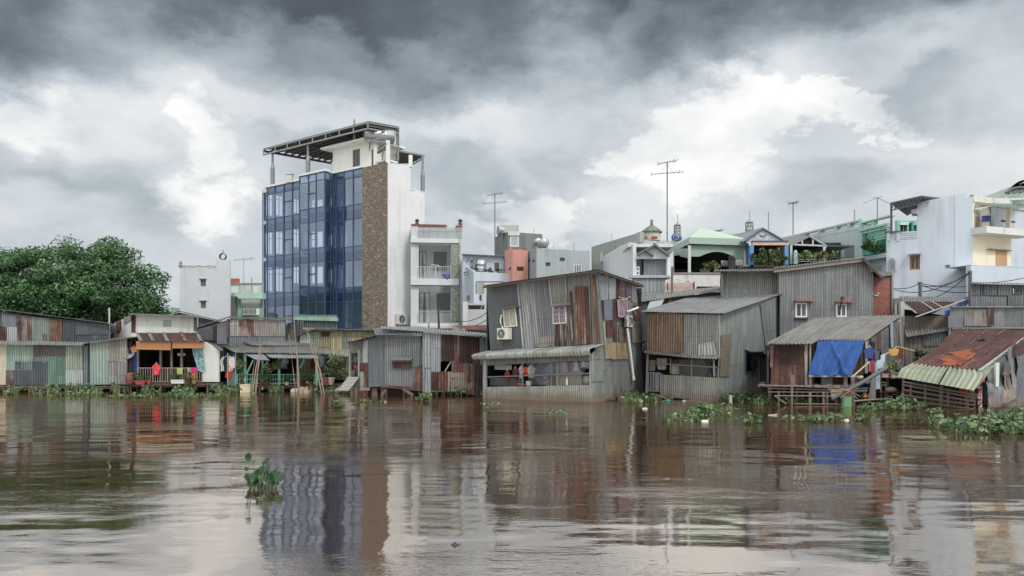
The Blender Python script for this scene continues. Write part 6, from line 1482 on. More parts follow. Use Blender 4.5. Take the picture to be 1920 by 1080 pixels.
m = MB(); w.wall(m, [(1187, 480), (1194, 479), (1227, 456), (1256, 479), (1262, 472), (1262.1, 472)], 1.5, [(1192, 1250, 485, 516)], .3); m.build('wall', WH, h)
m = MB(); wl = W(1131, 60, 1187, 50); wl.wall(m, [(1131, 481), (1160, 463), (1178, 455), (1187, 457)], .5, [], .2); m.build('side_wall', plaster('cdd4da', .2), h)
m = MB()
for a, b in (((1196, 474), (1228, 457)), ((1227, 455), (1256, 477)), ((1213, 467), (1226, 477))): w.poly(m, [a, b, (b[0]-.5, b[1]+4), (a[0]-.5, a[1]+4)], .35, .35)
m.build('gable_trim', plaster('6f777b', .2), h)
m = MB(); wq = w.back(.35); m.grid([[wq.p(1207+43*j/60, 485+31*i/3, .12*math.sin(j*1.25)*.7) for j in range(61)] for i in range(4)]); m.build('curtain', fabric('aab4ba'), h)
board(h, w.back(.6), (1190, 1252, 484, 517), plaster('7d868b'), 0, .1, 'balcony_back'); board(h, w, (1193, 1199, 500, 516), paint('d5dadc'), .02, .05, 'grille_door'); m = MB(); w.box(m, 1194.5, 1197, 502, 506, .04, .02); w.box(m, 1194.5, 1197, 510, 514, .04, .02); m.build('grille_opening', BLACK, h); board(h, w.back(.5), (1203, 1207, 486, 516), DARK, .05, .05, 'door_gap')
board(h, w, (1180, 1252, 517.5, 522), plaster('aab1b6', .3), .4, .5, 'ledge'); m = MB(); w.tin(m, [(1184, 522), (1247, 522)], 1.5, off=.25, pitch=.24, amp=.02); m.build('lower_cladding', tin('c2c9ce', .03, .3), h); board(h, w, (1250, 1256, 485, 520), plaster('dfe3e6', .1), .25, .3, 'column')
shell(h, w, 1187, 1262, 9, w.z(1225, 478), w.z(1225, 478), WH, off=-.3); board(h, w.back(.4), (1178, 1262, 457, 463), plaster('c6ccd0', .2), .0, 3, 'roof_parapet')
w = W(1109, 64, 1202, 55)
h = thing('concrete_building', 'grey cement building with a sloping top edge behind the white chevron house', 'building', w.pz(1150, .6)); GC = plaster('97a19c', .45)
m = MB(); w.wall(m, [(1109, 463), (1202, 435)], .5, [], .25); m.build('side_wall', GC, h); m = MB(); wf2 = W(1202, 55, 1262, 56); wf2.wall(m, [(1202, 450), (1258, 453)], .5, [], 3); m.build('front_wall', plaster('b5bab9', .5), h)
m = MB(); wf2.box(m, 1199, 1203, 435, 455, .1, .5); m.build('corner_column', plaster('a3a8a6', .4), h); board(h, w, (1128, 1131, 473, 491), plaster('c5cccb'), .1, .1, 'pilaster')
h = thing('roof_turret', 'small octagonal roof turret with a tiled cap and red windows', 'turret', P(1222, 452, 55.6)); c = P(1222, 452, 56.5); rr_ = 17*56.5/F
m = MB(); m.lathe(c, [(rr_*.95, 0), (rr_*.95, (452-437)*56.5/F)], 8); m.build('wall', plaster('b9c0b2', .3), h); m = MB(); m.lathe(c+V((0,0,(452-437)*56.5/F)), [(rr_*1.12, 0), (rr_*1.2, .06), (.04, .62), (.04, .62)], 8); m.build('roof', tin('8f9a88', .25), h)
m = MB()
for k in range(8): a = k/8*6.283; p0 = c+V((math.cos(a)*rr_*1.2, math.sin(a)*rr_*1.2, .63)); m.bar(p0, c+V((0,0,1.19)), .05)
m.lathe(c+V((0,0,1.17)), [(.1, 0), (.14, .08), (.05, .14), (.1, .2), (.12, .27), (.01, .4)], 8); m.build('ridge_finial', plaster('7d8478', .3), h)
for px in (1211, 1226):
    wx = W(px-6, 55.72 if px > 1220 else 55.85, px+7, 55.72 if px > 1220 else 55.8); m = MB(); wx.box(m, px-(3 if px < 1220 else 5), px+(3 if px < 1220 else 7), 443, 448, 0, .06); m.build('window', paint('9c3a30'), h)
for x, Y, ttl in ((1270, 62, 'steel lattice framed roof tank right of the turret, lower part behind a blue drum'), (1405, 60, 'tall framed cylindrical water tank behind the blue gabled pavilion')):
    o = thing('tank_tower', ttl, 'water tank', P(x, 448, Y)); y1 = 423 if x < 1300 else 418; c = P(x, 440, Y); r_ = (6 if x < 1300 else 7)*Y/F; z1 = P(x, y1, Y).z
    m = MB(); m.lathe(V((c.x, c.y, c.z-.2)), [(r_*.85, 0), (r_*.85, (z1-c.z)*.85), (r_*.3, (z1-c.z)*.95)], 14); m.build('drum', paint('c3c5c2', .4, .4), o)
    m = MB()
    for k in range(8): a = k*.785; m.bar(V((c.x+math.cos(a)*r_, c.y+math.sin(a)*r_, c.z-.3)), V((c.x+math.cos(a)*r_, c.y+math.sin(a)*r_, z1)), .05)
    for k in range(4): m.lathe(V((c.x, c.y, c.z+(z1-c.z)*k/3)), [(r_, 0), (r_*1.05, .03), (r_, .06)], 14)
    m.lathe(V((c.x, c.y, z1)), [(r_, 0), (.02, .25)], 14); m.bar(V((c.x+.05, c.y, z1+.2)), V((c.x, c.y, z1+.9)), .04); m.build('frame', paint('8c9092', .5, .3), o)
o = thing('plastic_drum', 'blue round plastic drum lying on the roof right of the turret', 'drum', P(1266, 452, 57)); m = MB(); c = P(1267, 445, 57); m.lathe(c, [(.01, -.02), (.28, 0), (.33, .06), (.33, .7), (.28, .76), (.01, .78)], 16, (.4, 1, 0)); m.build('drum', paint('3f5f93', .4), o); m = MB(); m.lathe(c-V((0,.03,0)), [(.17, 0), (.2, 0), (.2, .03), (.17, .03)], 14, (.4, 1, 0)); m.build('rim', paint('c9d3e2'), o)
m = MB(); c = P(1240, 452, 57); m.box(c.x-.1, c.x+2.3, c.y, c.y+3, c.z-2, c.z+.02); m.build('roof_block', plaster('a9aea6', .6), None, 'weathered low cement roof block beside the turret', 'building')
antenna(1251, 452, 303, 57, 'tall double television antenna on a long mast above the cement roof', 'double', .045, '6d7275', 1.5)
antenna(1147, 470, 438, 62, 'thin bare rod on the sloping grey cement building', 'plain', .03, 'b5b9ba')
w = W(1247, 46, 1303, 46)
h = thing('pink_shed', 'small pale pink shed wall with a ragged white roof edge', 'shed', w.pz(1275, .6)); m = MB(); w.wall(m, [(1247, 529), (1302, 530)], 1.0, [], .2); m.build('wall', plaster('d3b4b2', .25), h)
sheet(h, w, [(1247, 526), (1303, 522), (1304, 531), (1247, 530)], plaster('c8cbc6', .4), off=.3, amp=.03, pitch=.4, jag=.12); board(h, w, (1251, 1252.5, 531, 546), paint('6b3a34'), .03, .03, 'stain_strip'); board(h, w, (1300, 1302, 527, 547), wood('7a4038'), .1, .1, 'post'); shell(h, w, 1247, 1302, 3, w.z(1270, 531), w.z(1270, 528), plaster('b9a5a2', .4))
m = MB(); m.bar(P(1260, 552, 44), P(1260, 500, 44), .1); thingmesh(m, 'utility_post', wood('6a6058'), 'dark wooden post between the chevron house and the green roofed pavilion', 'post')
w = W(1262, 49, 1352, 49)
h = thing('terrace_wall', 'long whitish terrace wall below the green roofed pavilion', 'wall', w.pz(1300, .6)); m = MB(); w.wall(m, [(1262, 514), (1350, 515)], 1.0, [(1306, 1348, 537, 543)], .3); m.build('wall', plaster('d2cfcd', .45), h); board(h, w, (1262, 1352, 511, 514), plaster('8f8c88', .7), .05, .45, 'coping'); board(h, w.back(.25), (1305, 1349, 536, 544), rusty(), 0, .03, 'opening')

# ============ green roofed pavilion
Y0 = 51
w = W(1253, Y0+4, 1293, Y0); w2 = W(1293, Y0, 1397, Y0+.8)
h = thing('green_pavilion', 'rooftop pavilion with a sage green pyramid roof and arched green valance', 'pavilion', P(1315, 512, Y0+3)); GP = plaster('9cb5a6', .12)
zE = w2.z(1293, 459); apex = P(1315, 427, Y0+4.2); cn = [P(1252.5, 469, Y0+5), P(1293, 453, Y0-.3), P(1400, 458, Y0+.5), P(1372, 452, Y0+9)]
for p_ in cn: p_.z = zE+.45
m = MB()
for i in range(4):
    a, b = cn[i], cn[(i+1) % 4]; m.face([a, b, apex])
m.build('roof', plaster('a9c0ad', .1), h)
m = MB()
for i in range(4):
    a, b = cn[i], cn[(i+1) % 4]; a2 = a+V((0,0,-.42)); b2 = b+V((0,0,-.42)); m.prism([a2, b2, b, a], (a.lerp(b, .5)-apex).cross(V((0,0,1))).cross(V((0,0,1))).normalized()*.08)
m.build('fascia', GP, h)
def valance(wq, xs, ys0, curve, nm='valance'):
    m = MB(); n = 40
    for i in range(n):
        x0 = xs[0]+(xs[1]-xs[0])*i/n; x1 = xs[0]+(xs[1]-xs[0])*(i+1)/n
        wq.poly(m, [(x0, ys0), (x1, ys0), (x1, curve((i+1)/n)), (x0, curve(i/n))], 0, .1)
    m.build(nm, plaster('93ad9f', .12), h)
valance(w2, (1293, 1397), 460, lambda t: 481-9*max(0, math.sin((t-.18)/.62*math.pi)) if .18 < t < .8 else (481 if t < .18 else 481+ (5 if t > .84 else (t-.8)*125)))
valance(w, (1255, 1293), 466, lambda t: 483-5*math.sin(t*math.pi)+ (3 if t > .5 else 0))
for x, y0, y1, dd, wd_ in ((1292.5, 512, 460, -.1, .16), (1262, 512, 470, 3, .12), (1396, 505, 470, .8, .15), (1372, 512, 480, 3, .4)): m = MB(); m.bar(P(x, y0, Y0+dd), P(x, y1, Y0+dd), wd_); m.build('column', plaster('c9cdca', .1), h)
m = MB(); wbk = W(1250, Y0+6, 1400, Y0+6); wbk.wall(m, [(1250, 472), (1400, 470)], 1.5, [(1352, 1366, 488, 500), (1376, 1394, 486, 500)], .2); m.build('inner_wall', plaster('4d5251', .2), h); m = MB(); wbk.box(m, 1262, 1335, 490, 492, .1, .1); wbk.box(m, 1262, 1335, 485, 486, .1, .1); m.build('shelf', wood('3a332d'), h)
m = MB(); m.prism([P(1262, 514, Y0+3), P(1293, 514, Y0), P(1396, 514, Y0+.8), P(1396, 514, Y0+6), P(1262, 514, Y0+6)], (0, 0, -.3)); m.build('floor', plaster('9a9c98', .3), h)
bush(P(1330, 500, Y0+.9), (.7, .4, .5), 240, 'yellowish leafy plant inside the green roofed pavilion', leaf=leafmat('5a6a3a', '8f9a5a', 'b9b878'), ls=.1)
antenna(1348, 448, 431, 58, 'small low antenna behind the green pyramid roof', 'yagi', .03, span=.5)
m = MB(); c = P(1366, 448, 60); m.box(c.x-.9, c.x+1.1, c.y, c.y+2, c.z-2, c.z+.4); m.build('roof_block', plaster('bfc3c2', .4), None, 'pale parapet block behind the right slope of the green pyramid roof', 'building')

# ============ blue gabled pavilion with emblem
w = W(1396, 50.5, 1478, 50.5)
h = thing('blue_pavilion', 'rooftop pavilion with blue posts and a white gable carrying a blue emblem', 'pavilion', w.pz(1437, w.z(1437, 497))); BP = paint('4f93c4', .6); BD = paint('2f5f8a', .6)
m = MB(); w.wall(m, [(1398, 451), (1431, 429), (1470, 452)], w.z(1437, 452.5), [], .2); m.build('gable', plaster('c9cfd6', .2), h)
m = MB()
for a, b in (((1394, 452), (1431, 427)), ((1431, 427), (1476, 453))): w.poly(m, [a, b, (b[0], b[1]+2.6), (a[0], a[1]+2.6)], .15, .35)
w.box(m, 1409, 1477, 451.5, 454, .16, .3); m.build('gable_trim', BD, h)
board(h, w, (1410, 1478, 454.3, 460), plaster('dcb09a', .15), .12, .3, 'pink_beam'); 
for x in (1409, 1474): board(h, w, (x-3.5, x+3.5, 460.3, 500), BP, .1, .35, 'column', 'bright blue column')
board(h, w.back(1.5), (1397, 1403, 456, 500), BP, .1, .35, 'column')
# emblem: two wings around a pale lotus-like centre, with a row of small letters
m = MB(); cx, cy = 1430.5, 441
for sg in (-1, 1):
    pts = [(0, 2.6), (1.8, 3.8), (4.2, 3.4), (6.2, 1), (6.6, -1.6), (5.2, -.2), (4.9, -2.2), (3.8, -.4), (2.8, .6), (1.2, .4)]
    w.poly(m, [(cx+sg*a, cy+b) for a, b in pts][::sg], .03, .03)
m.build('emblem_wing', paint('3f6f9f'), h); m = MB(); w.poly(m, [(cx, cy-3.5), (cx+1.3, cy-1), (cx+.8, cy+1.5), (cx-.8, cy+1.5), (cx-1.3, cy-1)], .05, .02); m.build('emblem_centre', paint('c9a5ac'), h)
m = MB(); r = random.Random(4)
for arc, y0, x0, x1, n in ((0, 447.5, 1412, 1449, 13), (0, 443, 1414, 1421, 3)):
    for i in range(n):
        x = x0+(x1-x0)*i/n
        if abs(x-1430) < 7 and y0 < 446: continue
        for k in range(3):
            q_ = r.choice([(0, 0, .45, 3), (0, 0, 1.5, .5), (0, 1.3, 1.4, 1.7), (1.1, 0, 1.5, 3), (0, 2.5, 1.5, 3)]); w.box(m, x+q_[0], x+q_[2], y0-1+q_[1], y0-1+q_[3], .02+.002*k, .02)
m.build('lettering', paint('b59a86'), h)
m = MB(); m.corr([P(1431, 427, 50.6), P(1431, 427, 58)], [P(1393, 453, 50.6), P(1350, 447, 58)], pitch=.3, amp=.03); m.build('left_roof', tin('b6bec6', .05), h); m = MB(); m.corr([P(1431, 427, 50.6), P(1431, 427, 58)], [P(1477, 454, 50.6), P(1477, 454, 58)], pitch=.3, amp=.03); m.build('right_roof', tin('b6bec6', .05), h)
m = MB(); w.back(5).wall(m, [(1395, 460), (1480, 460)], 1.5, [], .2); m.build('inner_wall', plaster('55504a', .3), h); board(h, w.back(3.5), (1465, 1478, 461, 490), plaster('a9adaa'), 0, .3, 'inner_panel'); board(h, w.back(2.5), (1433, 1438, 470, 497), plaster('a8a58a'), 0, .3, 'inner_column'); m = MB(); m.prism([w.pz(1396, w.z(1437, 500), .1), w.pz(1478, w.z(1437, 500), .1), w.pz(1478, w.z(1437, 497), .1), w.pz(1396, w.z(1437, 497), .1)], -w.n*5.5); m.build('terrace_floor', plaster('8d8f8c', .3), h)
m = MB(); w.back(.5).wall(m, [(1396, 500), (1665, 497)], .6, [], 5); m.build('terrace_base', plaster('9a9f9c', .4), h)
for x, y, rx, rz, l in ((1418, 487, .5, .45, 'left leafy shrub in the blue gabled pavilion'), (1438, 483, .6, .6, 'middle tall leafy shrub in the blue gabled pavilion'), (1453, 481, .5, .65, 'yellow tipped shrub beside the right blue column'), (1467, 488, .4, .4, 'low shrub at the right blue column')):
    bush(P(x, y, 50), (rx, .4, rz), 260, l, ls=.1, leaf=leafmat('1f3a1e', '486b33', 'a8a860'))
antenna(1441, 437, 397, 52, 'bare rod rising from the right slope of the blue gable', 'plain', .035, '8f9496'); antenna(1487, 440, 379, 53, 'mast with a small cluster aerial between the two gabled pavilions', 'yagi', .035, '6d7275', .6)
# dark gabled pavilion
w = W(1482, 50.8, 1549, 50.8)
h = thing('dark_pavilion', 'open rooftop pavilion with a grey gable roof and dark interior', 'pavilion', w.pz(1515, w.z(1515, 492)))
m = MB(); m.corr([P(1517, 442, 50.7), P(1500, 441, 58)], [P(1483, 459, 50.7), P(1462, 449, 58)], pitch=.25, amp=.02); m.corr([P(1517, 442, 50.7), P(1500, 441, 58)], [P(1549, 461, 50.7), P(1549, 459, 58)], pitch=.25, amp=.02); m.build('roof', tin('a9b3ae', .1), h)
m = MB()
for a, b in (((1483, 459.5), (1517, 443)), ((1517, 443), (1549, 461)), ((1487, 458.5), (1546, 461))): m.bar(w.p(*a), w.p(*b), .09)
for x, y in ((1504, 449), (1524, 447)): m.bar(w.p(x, y), w.p(x, 459.5), .08)
m.bar(w.p(1483, 459), w.p(1483, 495), .14); m.bar(w.p(1545, 461), w.p(1545, 490), .12); m.bar(w.p(1549, 461), w.p(1545, 467), .1); m.build('frame', paint('c3c7c8'), h)
m = MB(); w.back(5).wall(m, [(1480, 455), (1604, 455)], 1.5, [], .2); w.back(4.5).box(m, 1478, 1482, 457, 500, 0, .2); m.build('inner_wall', plaster('3c3f40', .2), h); m = MB(); w.back(.3).wall(m, [(1488, 459), (1517, 444), (1546, 461)], w.z(1517, 461), [], .04); m.build('gable_netting', plaster('3f4548', .1), h)
a = w.pz(1495, w.z(1520, 493), .2); b = w.pz(1549, w.z(1520, 493), .2); railing(h, a, b, w.z(1520, 482)-a.z, 5, paint('c5c8c4'), r=.02, mid=True)
m = MB(); c = w.p(1491.5, 495, .3); m.box(c.x-.12, c.x+.12, c.y-.12, c.y+.12, c.z, w.z(1491, 478)); m.lathe(V((c.x, c.y, w.z(1491, 478))), [(.1, 0), (.13, .06), (.1, .2), (.02, .28)], 10); m.build('gate_pillar', plaster('9fc4c0', .2), h)
w = W(1549, 50.8, 1602, 50.8); h = thing('roof_fence', 'dark flat topped steel fence cage right of the dark pavilion', 'fence', w.pz(1575, w.z(1575, 490))); m = MB(); m.prism([w.pz(1548, w.z(1570, 459)), w.pz(1602, w.z(1570, 460)), w.pz(1602, w.z(1570, 461)), w.pz(1548, w.z(1570, 460))], -w.n*4); m.build('roof_panel', paint('3d4142'), h)
m = MB()
for k in range(14): w.box(m, 1584+k*1.35, 1584.4+k*1.35, 461, 484, 0, .04)
m.bar(w.p(1549, 461), w.p(1602, 462), .08); m.bar(w.p(1549, 483), w.p(1602, 483), .05); m.build('bars', paint('4a4e50'), h)
for x, l, c_ in ((1510, 'bright green low plant at the railing of the dark pavilion', 'leaf'), (1533, 'brownish leafy plant at the railing of the dark pavilion', 'b'), (1556, 'round yellow green shrub by the flat steel fence', 'c')):
    bush(P(x, 478+(2 if x == 1533 else 0), 50.2), (.55, .4, .35), 240, l, ls=.09, leaf=leafmat('2f5a2a', '6b9a45', '9ab45a') if c_ != 'b' else leafmat('4a4a2a', '7a7a45', 'a38f5a'))

# ============ teal building
w = W(1464, 66, 1615, 53)
h = thing('teal_building', 'long pale teal building with a stepped sloping parapet and a green loggia', 'building', w.pz(1600, .6)); TL = plaster('a9c3c4', .15); TG = plaster('4c9580', .2)
m = MB(); w.wall(m, [(1464, 454), (1615, 427)], .6, [], .3); m.build('side_wall', plaster('b4c4c8', .15), h)
m = MB(); w.poly(m, [(1464, 446), (1615, 410.5), (1615, 413.5), (1464, 449)], .05, .4); m.build('top_rail', plaster('b9cbcb', .15), h)
for i, x in enumerate((1466, 1482, 1505, 1533, 1563, 1588, 1612)):
    m = MB(); y = 446 + (411-446)*(x-1464)/151; w.poly(m, [(x, y+1), (x+5, y), (x+5, y+17), (x, y+17)], .03, .35); m.build('parapet_pier', plaster('aebfc0', .15), h)
m = MB(); w.poly(m, [(1464, 453), (1615, 423), (1615, 429), (1464, 457)], .02, .3); w.back(4).poly(m, [(1490, 447), (1615, 415), (1615, 420), (1490, 452)], .02, .1); m.build('parapet_band', plaster('b9cbcb', .15), h)
w2 = W(1615, 53, 1664, 50.5)
m = MB(); w2.wall(m, [(1615, 421), (1664, 428)], .6, [(1616, 1662, 434, 478)], .3); m.build('front_wall', TL, h); m = MB(); w2.back(2.2).wall(m, [(1612, 425), (1668, 425)], .6, [], .1); m.build('loggia_back', TG, h); m = MB(); w2.box(m, 1615.5, 1620, 433, 478, -.05, 2.0); w2.box(m, 1637, 1641, 433, 478, -.9, .25); w2.box(m, 1620, 1662, 446, 448, -1, .1); m.build('green_pier', TG, h)
m = MB(); w2.box(m, 1613, 1670, 410.5, 413, .1, .4); w2.box(m, 1613, 1617, 410, 434, .12, .4); w2.box(m, 1637, 1640, 412, 428, .02, .2); w2.box(m, 1620, 1636, 419, 422, -.1, .1); w2.box(m, 1615, 1666, 424, 428, .14, .3); m.build('roof_frame', plaster('9fcdbb', .15), h)
m = MB(); w2.box(m, 1622, 1662, 444, 445, -.2, .05); w2.box(m, 1622, 1662, 448.5, 449.5, -.2, .05); m.build('rail', paint('cfd6d4'), h); board(h, w2, [(1613, 482), (1664, 476), (1664, 482), (1613, 489)], plaster('a9bcc2', .2), .4, .5, 'balcony_band')
bush(w2.p(1641, 462, .2), (.85, .5, .55), 520, 'big leafy plant filling the green loggia', ls=.11); antenna(1602, 416, 393, 54, 'plain short post on the teal building parapet', 'plain', .05, '9aa0a2'); antenna(1645, 420, 371, 50, 'three armed antenna on a leaning mast above the teal building', 'tri', .03, '7b8083')
w3 = W(1686, 56, 1722, 56); m = MB(); w3.wall(m, [(1682, 413), (1724, 415)], 1.0, [(1688, 1701, 422, 446), (1704, 1709, 418, 446), (1713, 1719, 422, 436)], .3); m.build('rear_wing', plaster('7fbda9', .2), h); board(h, w3.back(.3), (1684, 1722, 414, 448), plaster('4a5b58'), 0, .1, 'rear_opening'); board(h, w3, (1687, 1703, 418, 422), plaster('d0dad8', .1), .1, .3, 'lintel'); m = MB(); w3.box(m, 1694, 1695, 422, 446, 0, .1); w3.box(m, 1709, 1713, 415, 447, .05, .3); m.build('green_frame', TG, h)
shell(h, w2, 1616, 1662, 8, w2.z(1640, 428), w2.z(1640, 428), TL, off=-.3)
# ============ pale blue building on the right
w = W(1662, 47, 1824, 45); w2 = W(1824, 45, 1895, 46.2)
h = thing('blue_building', 'large pale blue building with a cream corner, a balcony and steel canopies at the right', 'building', w.pz(1750, .6)); BB = plaster('c2cfdd', .25); CRM = plaster('e0d8bd', .12)
m = MB(); w.wall(m, [(1662, 436), (1720, 433), (1720.1, 380), (1810, 362), (1810.1, 372.5), (1824, 372)], .6, [(1706, 1725, 479, 506)], .3); m.build('side_wall', BB, h)
m = MB(); w.poly(m, [(1790, 366.4), (1809.7, 362.3), (1809.7, 372), (1823.7, 371.6), (1823.7, 600), (1790, 600)], .02, .1); m.build('pale_strip', plaster('c3d1df', .06), h)
window(w, h, 1706, 1725, 479, 506, paint('a8713f'), pane=darkglass('3a3530'), bars=1, recess=.12, fr=.09); canopy(w, h, 1703, 1727, 475, 477, plaster('8f9aa3'), .35); board(h, w, (1773, 1781, 496.5, 501), darkglass('59646c'), .03, .05, 'vent')
# arched lattice niche
m = MB()
for k in range(13):
    a = k/12*math.pi; x = 1672.5-5.2*math.cos(a); y = 490-6*math.sin(a)
    if k: m.bar(w.p(px_, py_, .08), w.p(x, y, .08), .05)
    px_, py_ = x, y
for x in (1667.3, 1677.7): m.bar(w.p(x, 490, .08), w.p(x, 508, .08), .05)
for x in (1670, 1672.5, 1675): m.bar(w.p(x, 487, .06), w.p(x, 508, .06), .025)
for y in (492, 497, 502): m.bar(w.p(1667.5, y, .06), w.p(1677.5, y, .06), .02)
m.bar(w.p(1665, 508.5, .15), w.p(1680, 508.5, .15), .08); m.build('arched_grille', paint('8f9aa0'), h)
# terrace left
for x0, x1 in ((1664, 1669), (1681, 1687)): board(h, w, (x0, x1, 435, 452), BB, .06, .35, 'terrace_pier')
m = MB()
for y in (438, 442, 446, 449): w.box(m, 1669, 1681, y, y+1.4, .0, .06); w.box(m, 1687, 1720, y-1, y, .0, .06)
w.box(m, 1662, 1690, 433.5, 435.5, .12, .4); m.build('terrace_rail', paint('6f5f58'), h)
# steel canopy
m = MB(); a, b, c, d_ = P(1671, 381, 46.5), P(1729, 368, 44.5), P(1764, 372, 49), P(1702, 385, 51); d_.z = a.z+.1
m.corr([a, d_], [b, c], pitch=.4, amp=.02, dent=0, jag=0); m.build('canopy_roof', paint('6a7073', .5, .3), h)
m = MB(); e = V((0,0,-.42)); m.bar(a, b, .08); m.bar(a+e, b+e*.9, .06); m.bar(b, c, .07); m.bar(b+e*.9, c+e*.2, .05)
for k in range(8):
    p0, p1 = a.lerp(b, k/8), a.lerp(b, (k+1)/8); m.bar(p0, p0+e, .04); m.bar(p0+e, p1, .035)
m.bar(a, d_, .06); m.bar(a+V((0,0,0)), w.pz(1671.5, w.z(1671, 438)), .09); m.build('canopy_truss', paint('63686b', .5, .3), h); board(h, w, [(1708, 394), (1720, 391), (1720, 400), (1710, 400)], BB, .3, 1.0, 'eave_box')
# right face
m = MB(); w2.wall(m, [(1824, 372), (1896, 376)], .6, [(1828, 1893, 384, 431)], .25); m.build('corner_wall', CRM, h); m = MB(); w2.box(m, 1824, 1896, 371, 382, .06, .3); m.build('stained_band', plaster('d0d2c8', .9), h)
m = MB(); w2.back(1.8).wall(m, [(1824, 376), (1910, 376)], w2.z(1860, 436), [], .1); m.build('balcony_back', plaster('b3b08f', .25), h); m = MB(); w2.back(1.65).box(m, 1858, 1880, 388, 431, 0, .06); m.build('wooden_door', wood('8a5f3c'), h); m = MB(); w2.back(1.6).box(m, 1881, 1885, 384, 431, 0, .06); w2.back(1.6).box(m, 1856, 1858, 386, 431, 0, .06); m.build('door_frame', wood('a4876a'), h)
m = MB(); w2.box(m, 1822, 1908, 432, 444, .9, 1.0); m.build('balcony', plaster('d0d5cf', .45), h)
m = MB(); w2.box(m, 1893, 1896, 384, 431, -.1, .15); w2.box(m, 1826.5, 1829, 384, 431, -.0, .2); m.build('column', plaster('b79a90', .2), h)
board(h, w2, (1867, 1887, 469, 498), wood('b18a5c', 1.1), .04, .06, 'plank_shutter'); board(h, w2, (1850, 1890, 468.5, 470), wood('7a6a50'), .25, .25, 'shutter_track')
o = thing('plastic_tank', 'blue and white banded plastic barrel on the right balcony', 'barrel', w2.p(1845, 431, -.6)); c = w2.p(1845, 431, -.6)
for nm, z0, z1, cc in (('lower_band', 0, .42, 'd8dbd6'), ('blue_band', .42, .78, '2f54a8'), ('upper_band', .78, 1.3, 'd8dbd6')):
    m = MB(); m.lathe(c+V((0,0,z0)), [(.3, 0), (.3, z1-z0), (.01, z1-z0)] if nm != 'upper_band' else [(.3, 0), (.3, .4), (.22, .5), (.01, .52)], 16); m.build(nm, paint(cc, .4), o)
m = MB(); m.bar(w2.p(1838, 431, .0), w2.p(1838, 396, .0), .12); m.build('striped_post', fabric('c9c3bd', 1, 'a04438'), h); m = MB(); m.bar(w2.p(1828, 392, .1), w2.p(1870, 384, .1), .06); m.bar(w2.p(1828, 404, -.1), w2.p(1880, 402, -.1), .03); m.build('balcony_pipe', paint('c9d0d0'), h)
m = MB(); m.corr([w2.p(1861, 381, .1), w2.p(1930, 384, .1)], [w2.p(1856, 386, 1.1), w2.p(1930, 391, 1.1)], pitch=.3, amp=.02); m.build('green_awning', tin('7fa594', .1), h)
m = MB(); w2.back(-.0).wall(m, [(1896, 378), (1960, 372)], .6, [(1907, 1935, 408, 412)], .25, -1.0); m.build('right_wing', BB, h)
m = MB(); w4 = W(1820, 43.5, 1960, 45.5); w4.wall(m, [(1820, 498), (1960, 499)], .6, [], .3); m.build('low_wall', plaster('bccad8', .12), h); m = MB(); m.prism([w4.pz(1820, w4.z(1860, 499.5)), w4.pz(1960, w4.z(1860, 499.5)), w4.pz(1960, w4.z(1860, 498.5)), w4.pz(1820, w4.z(1860, 498.5))], -w4.n*1.6); m.build('ledge', plaster('c5ccd0', .2), h)
m = MB(); m.corr([P(1888, 353, 50), P(1960, 330, 50)], [P(1838, 372, 46), P(1930, 370, 46)], pitch=.3, amp=.02); m.build('green_roof', tin('a3bfb0', .1), h)
m = MB(); m.grid([[P(1886+30*u+8*v, 360-16*math.sin(u*1.5)+2*v - 6*u, 47.5+v*4) for v in (0, .5, 1)] for u in [k/10 for k in range(0, 26)]]); m.build('tiled_roof', brickmat('6a6266', '7d757a', '4a4447', .3, .2, .03), h)
m = MB(); m.tube([P(1886, 362, 47), P(1898, 354, 47), P(1912, 351, 47), P(1935, 356, 47)], .09, 6); 
for k in range(6): m.bar(P(1890+k*5, 371, 47), P(1893+k*5, 356, 47), .05)
m.build('curved_truss', paint('565a5b'), h); m = MB(); w2.back(-.0).wall(m, [(1896, 372), (1960, 368)], w2.z(1900, 384), [], .3, -.9); m.build('green_panel', plaster('a9cbc0', .15), h); m = MB()
for k in range(4): m.bar(P(1820+k*1.4, 373, 45.4), P(1820+k*1.4, 366-(k % 2), 45.4), .04)
m.build('rebar', paint('6a5a50'), h); shell(h, w, 1663, 1823, 9, w.z(1700, 440), w.z(1700, 440), BB, off=-.3); m = MB(); a = w.pz(1720, .6, -.4); b = w.pz(1823, .6, -.4); m.prism([a, b, V((b.x, b.y, w.z(1820, 373))), V((a.x, a.y, w.z(1722, 380)))], -w.n*7); m.build('rear_block', BB, h)
# poles and wires
for x, y0, y1, Y, l in ((1725, 556, 529, 43, 'short grey utility pole standing before the pale blue building'), (1819, 600, 508, 41.5, 'tall dark utility pole at the right above the tin shed')):
    o = thing('utility_pole', l, 'pole', P(x, y0, Y)); m = MB(); m.tube([P(x, y0, Y), P(x, y1, Y)], .09, 7); m.build('post', paint('5d5f5f'), o); m = MB(); m.bar(P(x-4, y1+3, Y), P(x+2, y1+3, Y), .06)
    for k in range(3): m.lathe(P(x-3+k*2, y1+3, Y), [(.05, 0), (.06, .08), (.03, .12)], 6)
    m.build('insulator_bracket', paint('6f6a66'), o)
def wire(a, b, sag, r_, label, n=14, mat=None):
    a, b = P(*a), P(*b); m = MB(); m.tube([a.lerp(b, k/n)-V((0,0,sag*4*(k/n)*(1-k/n))) for k in range(n+1)], r_, 4); return thingmesh(m, 'power_cable', mat or BLACK, label, 'cable', 'power cables by the pale blue building')
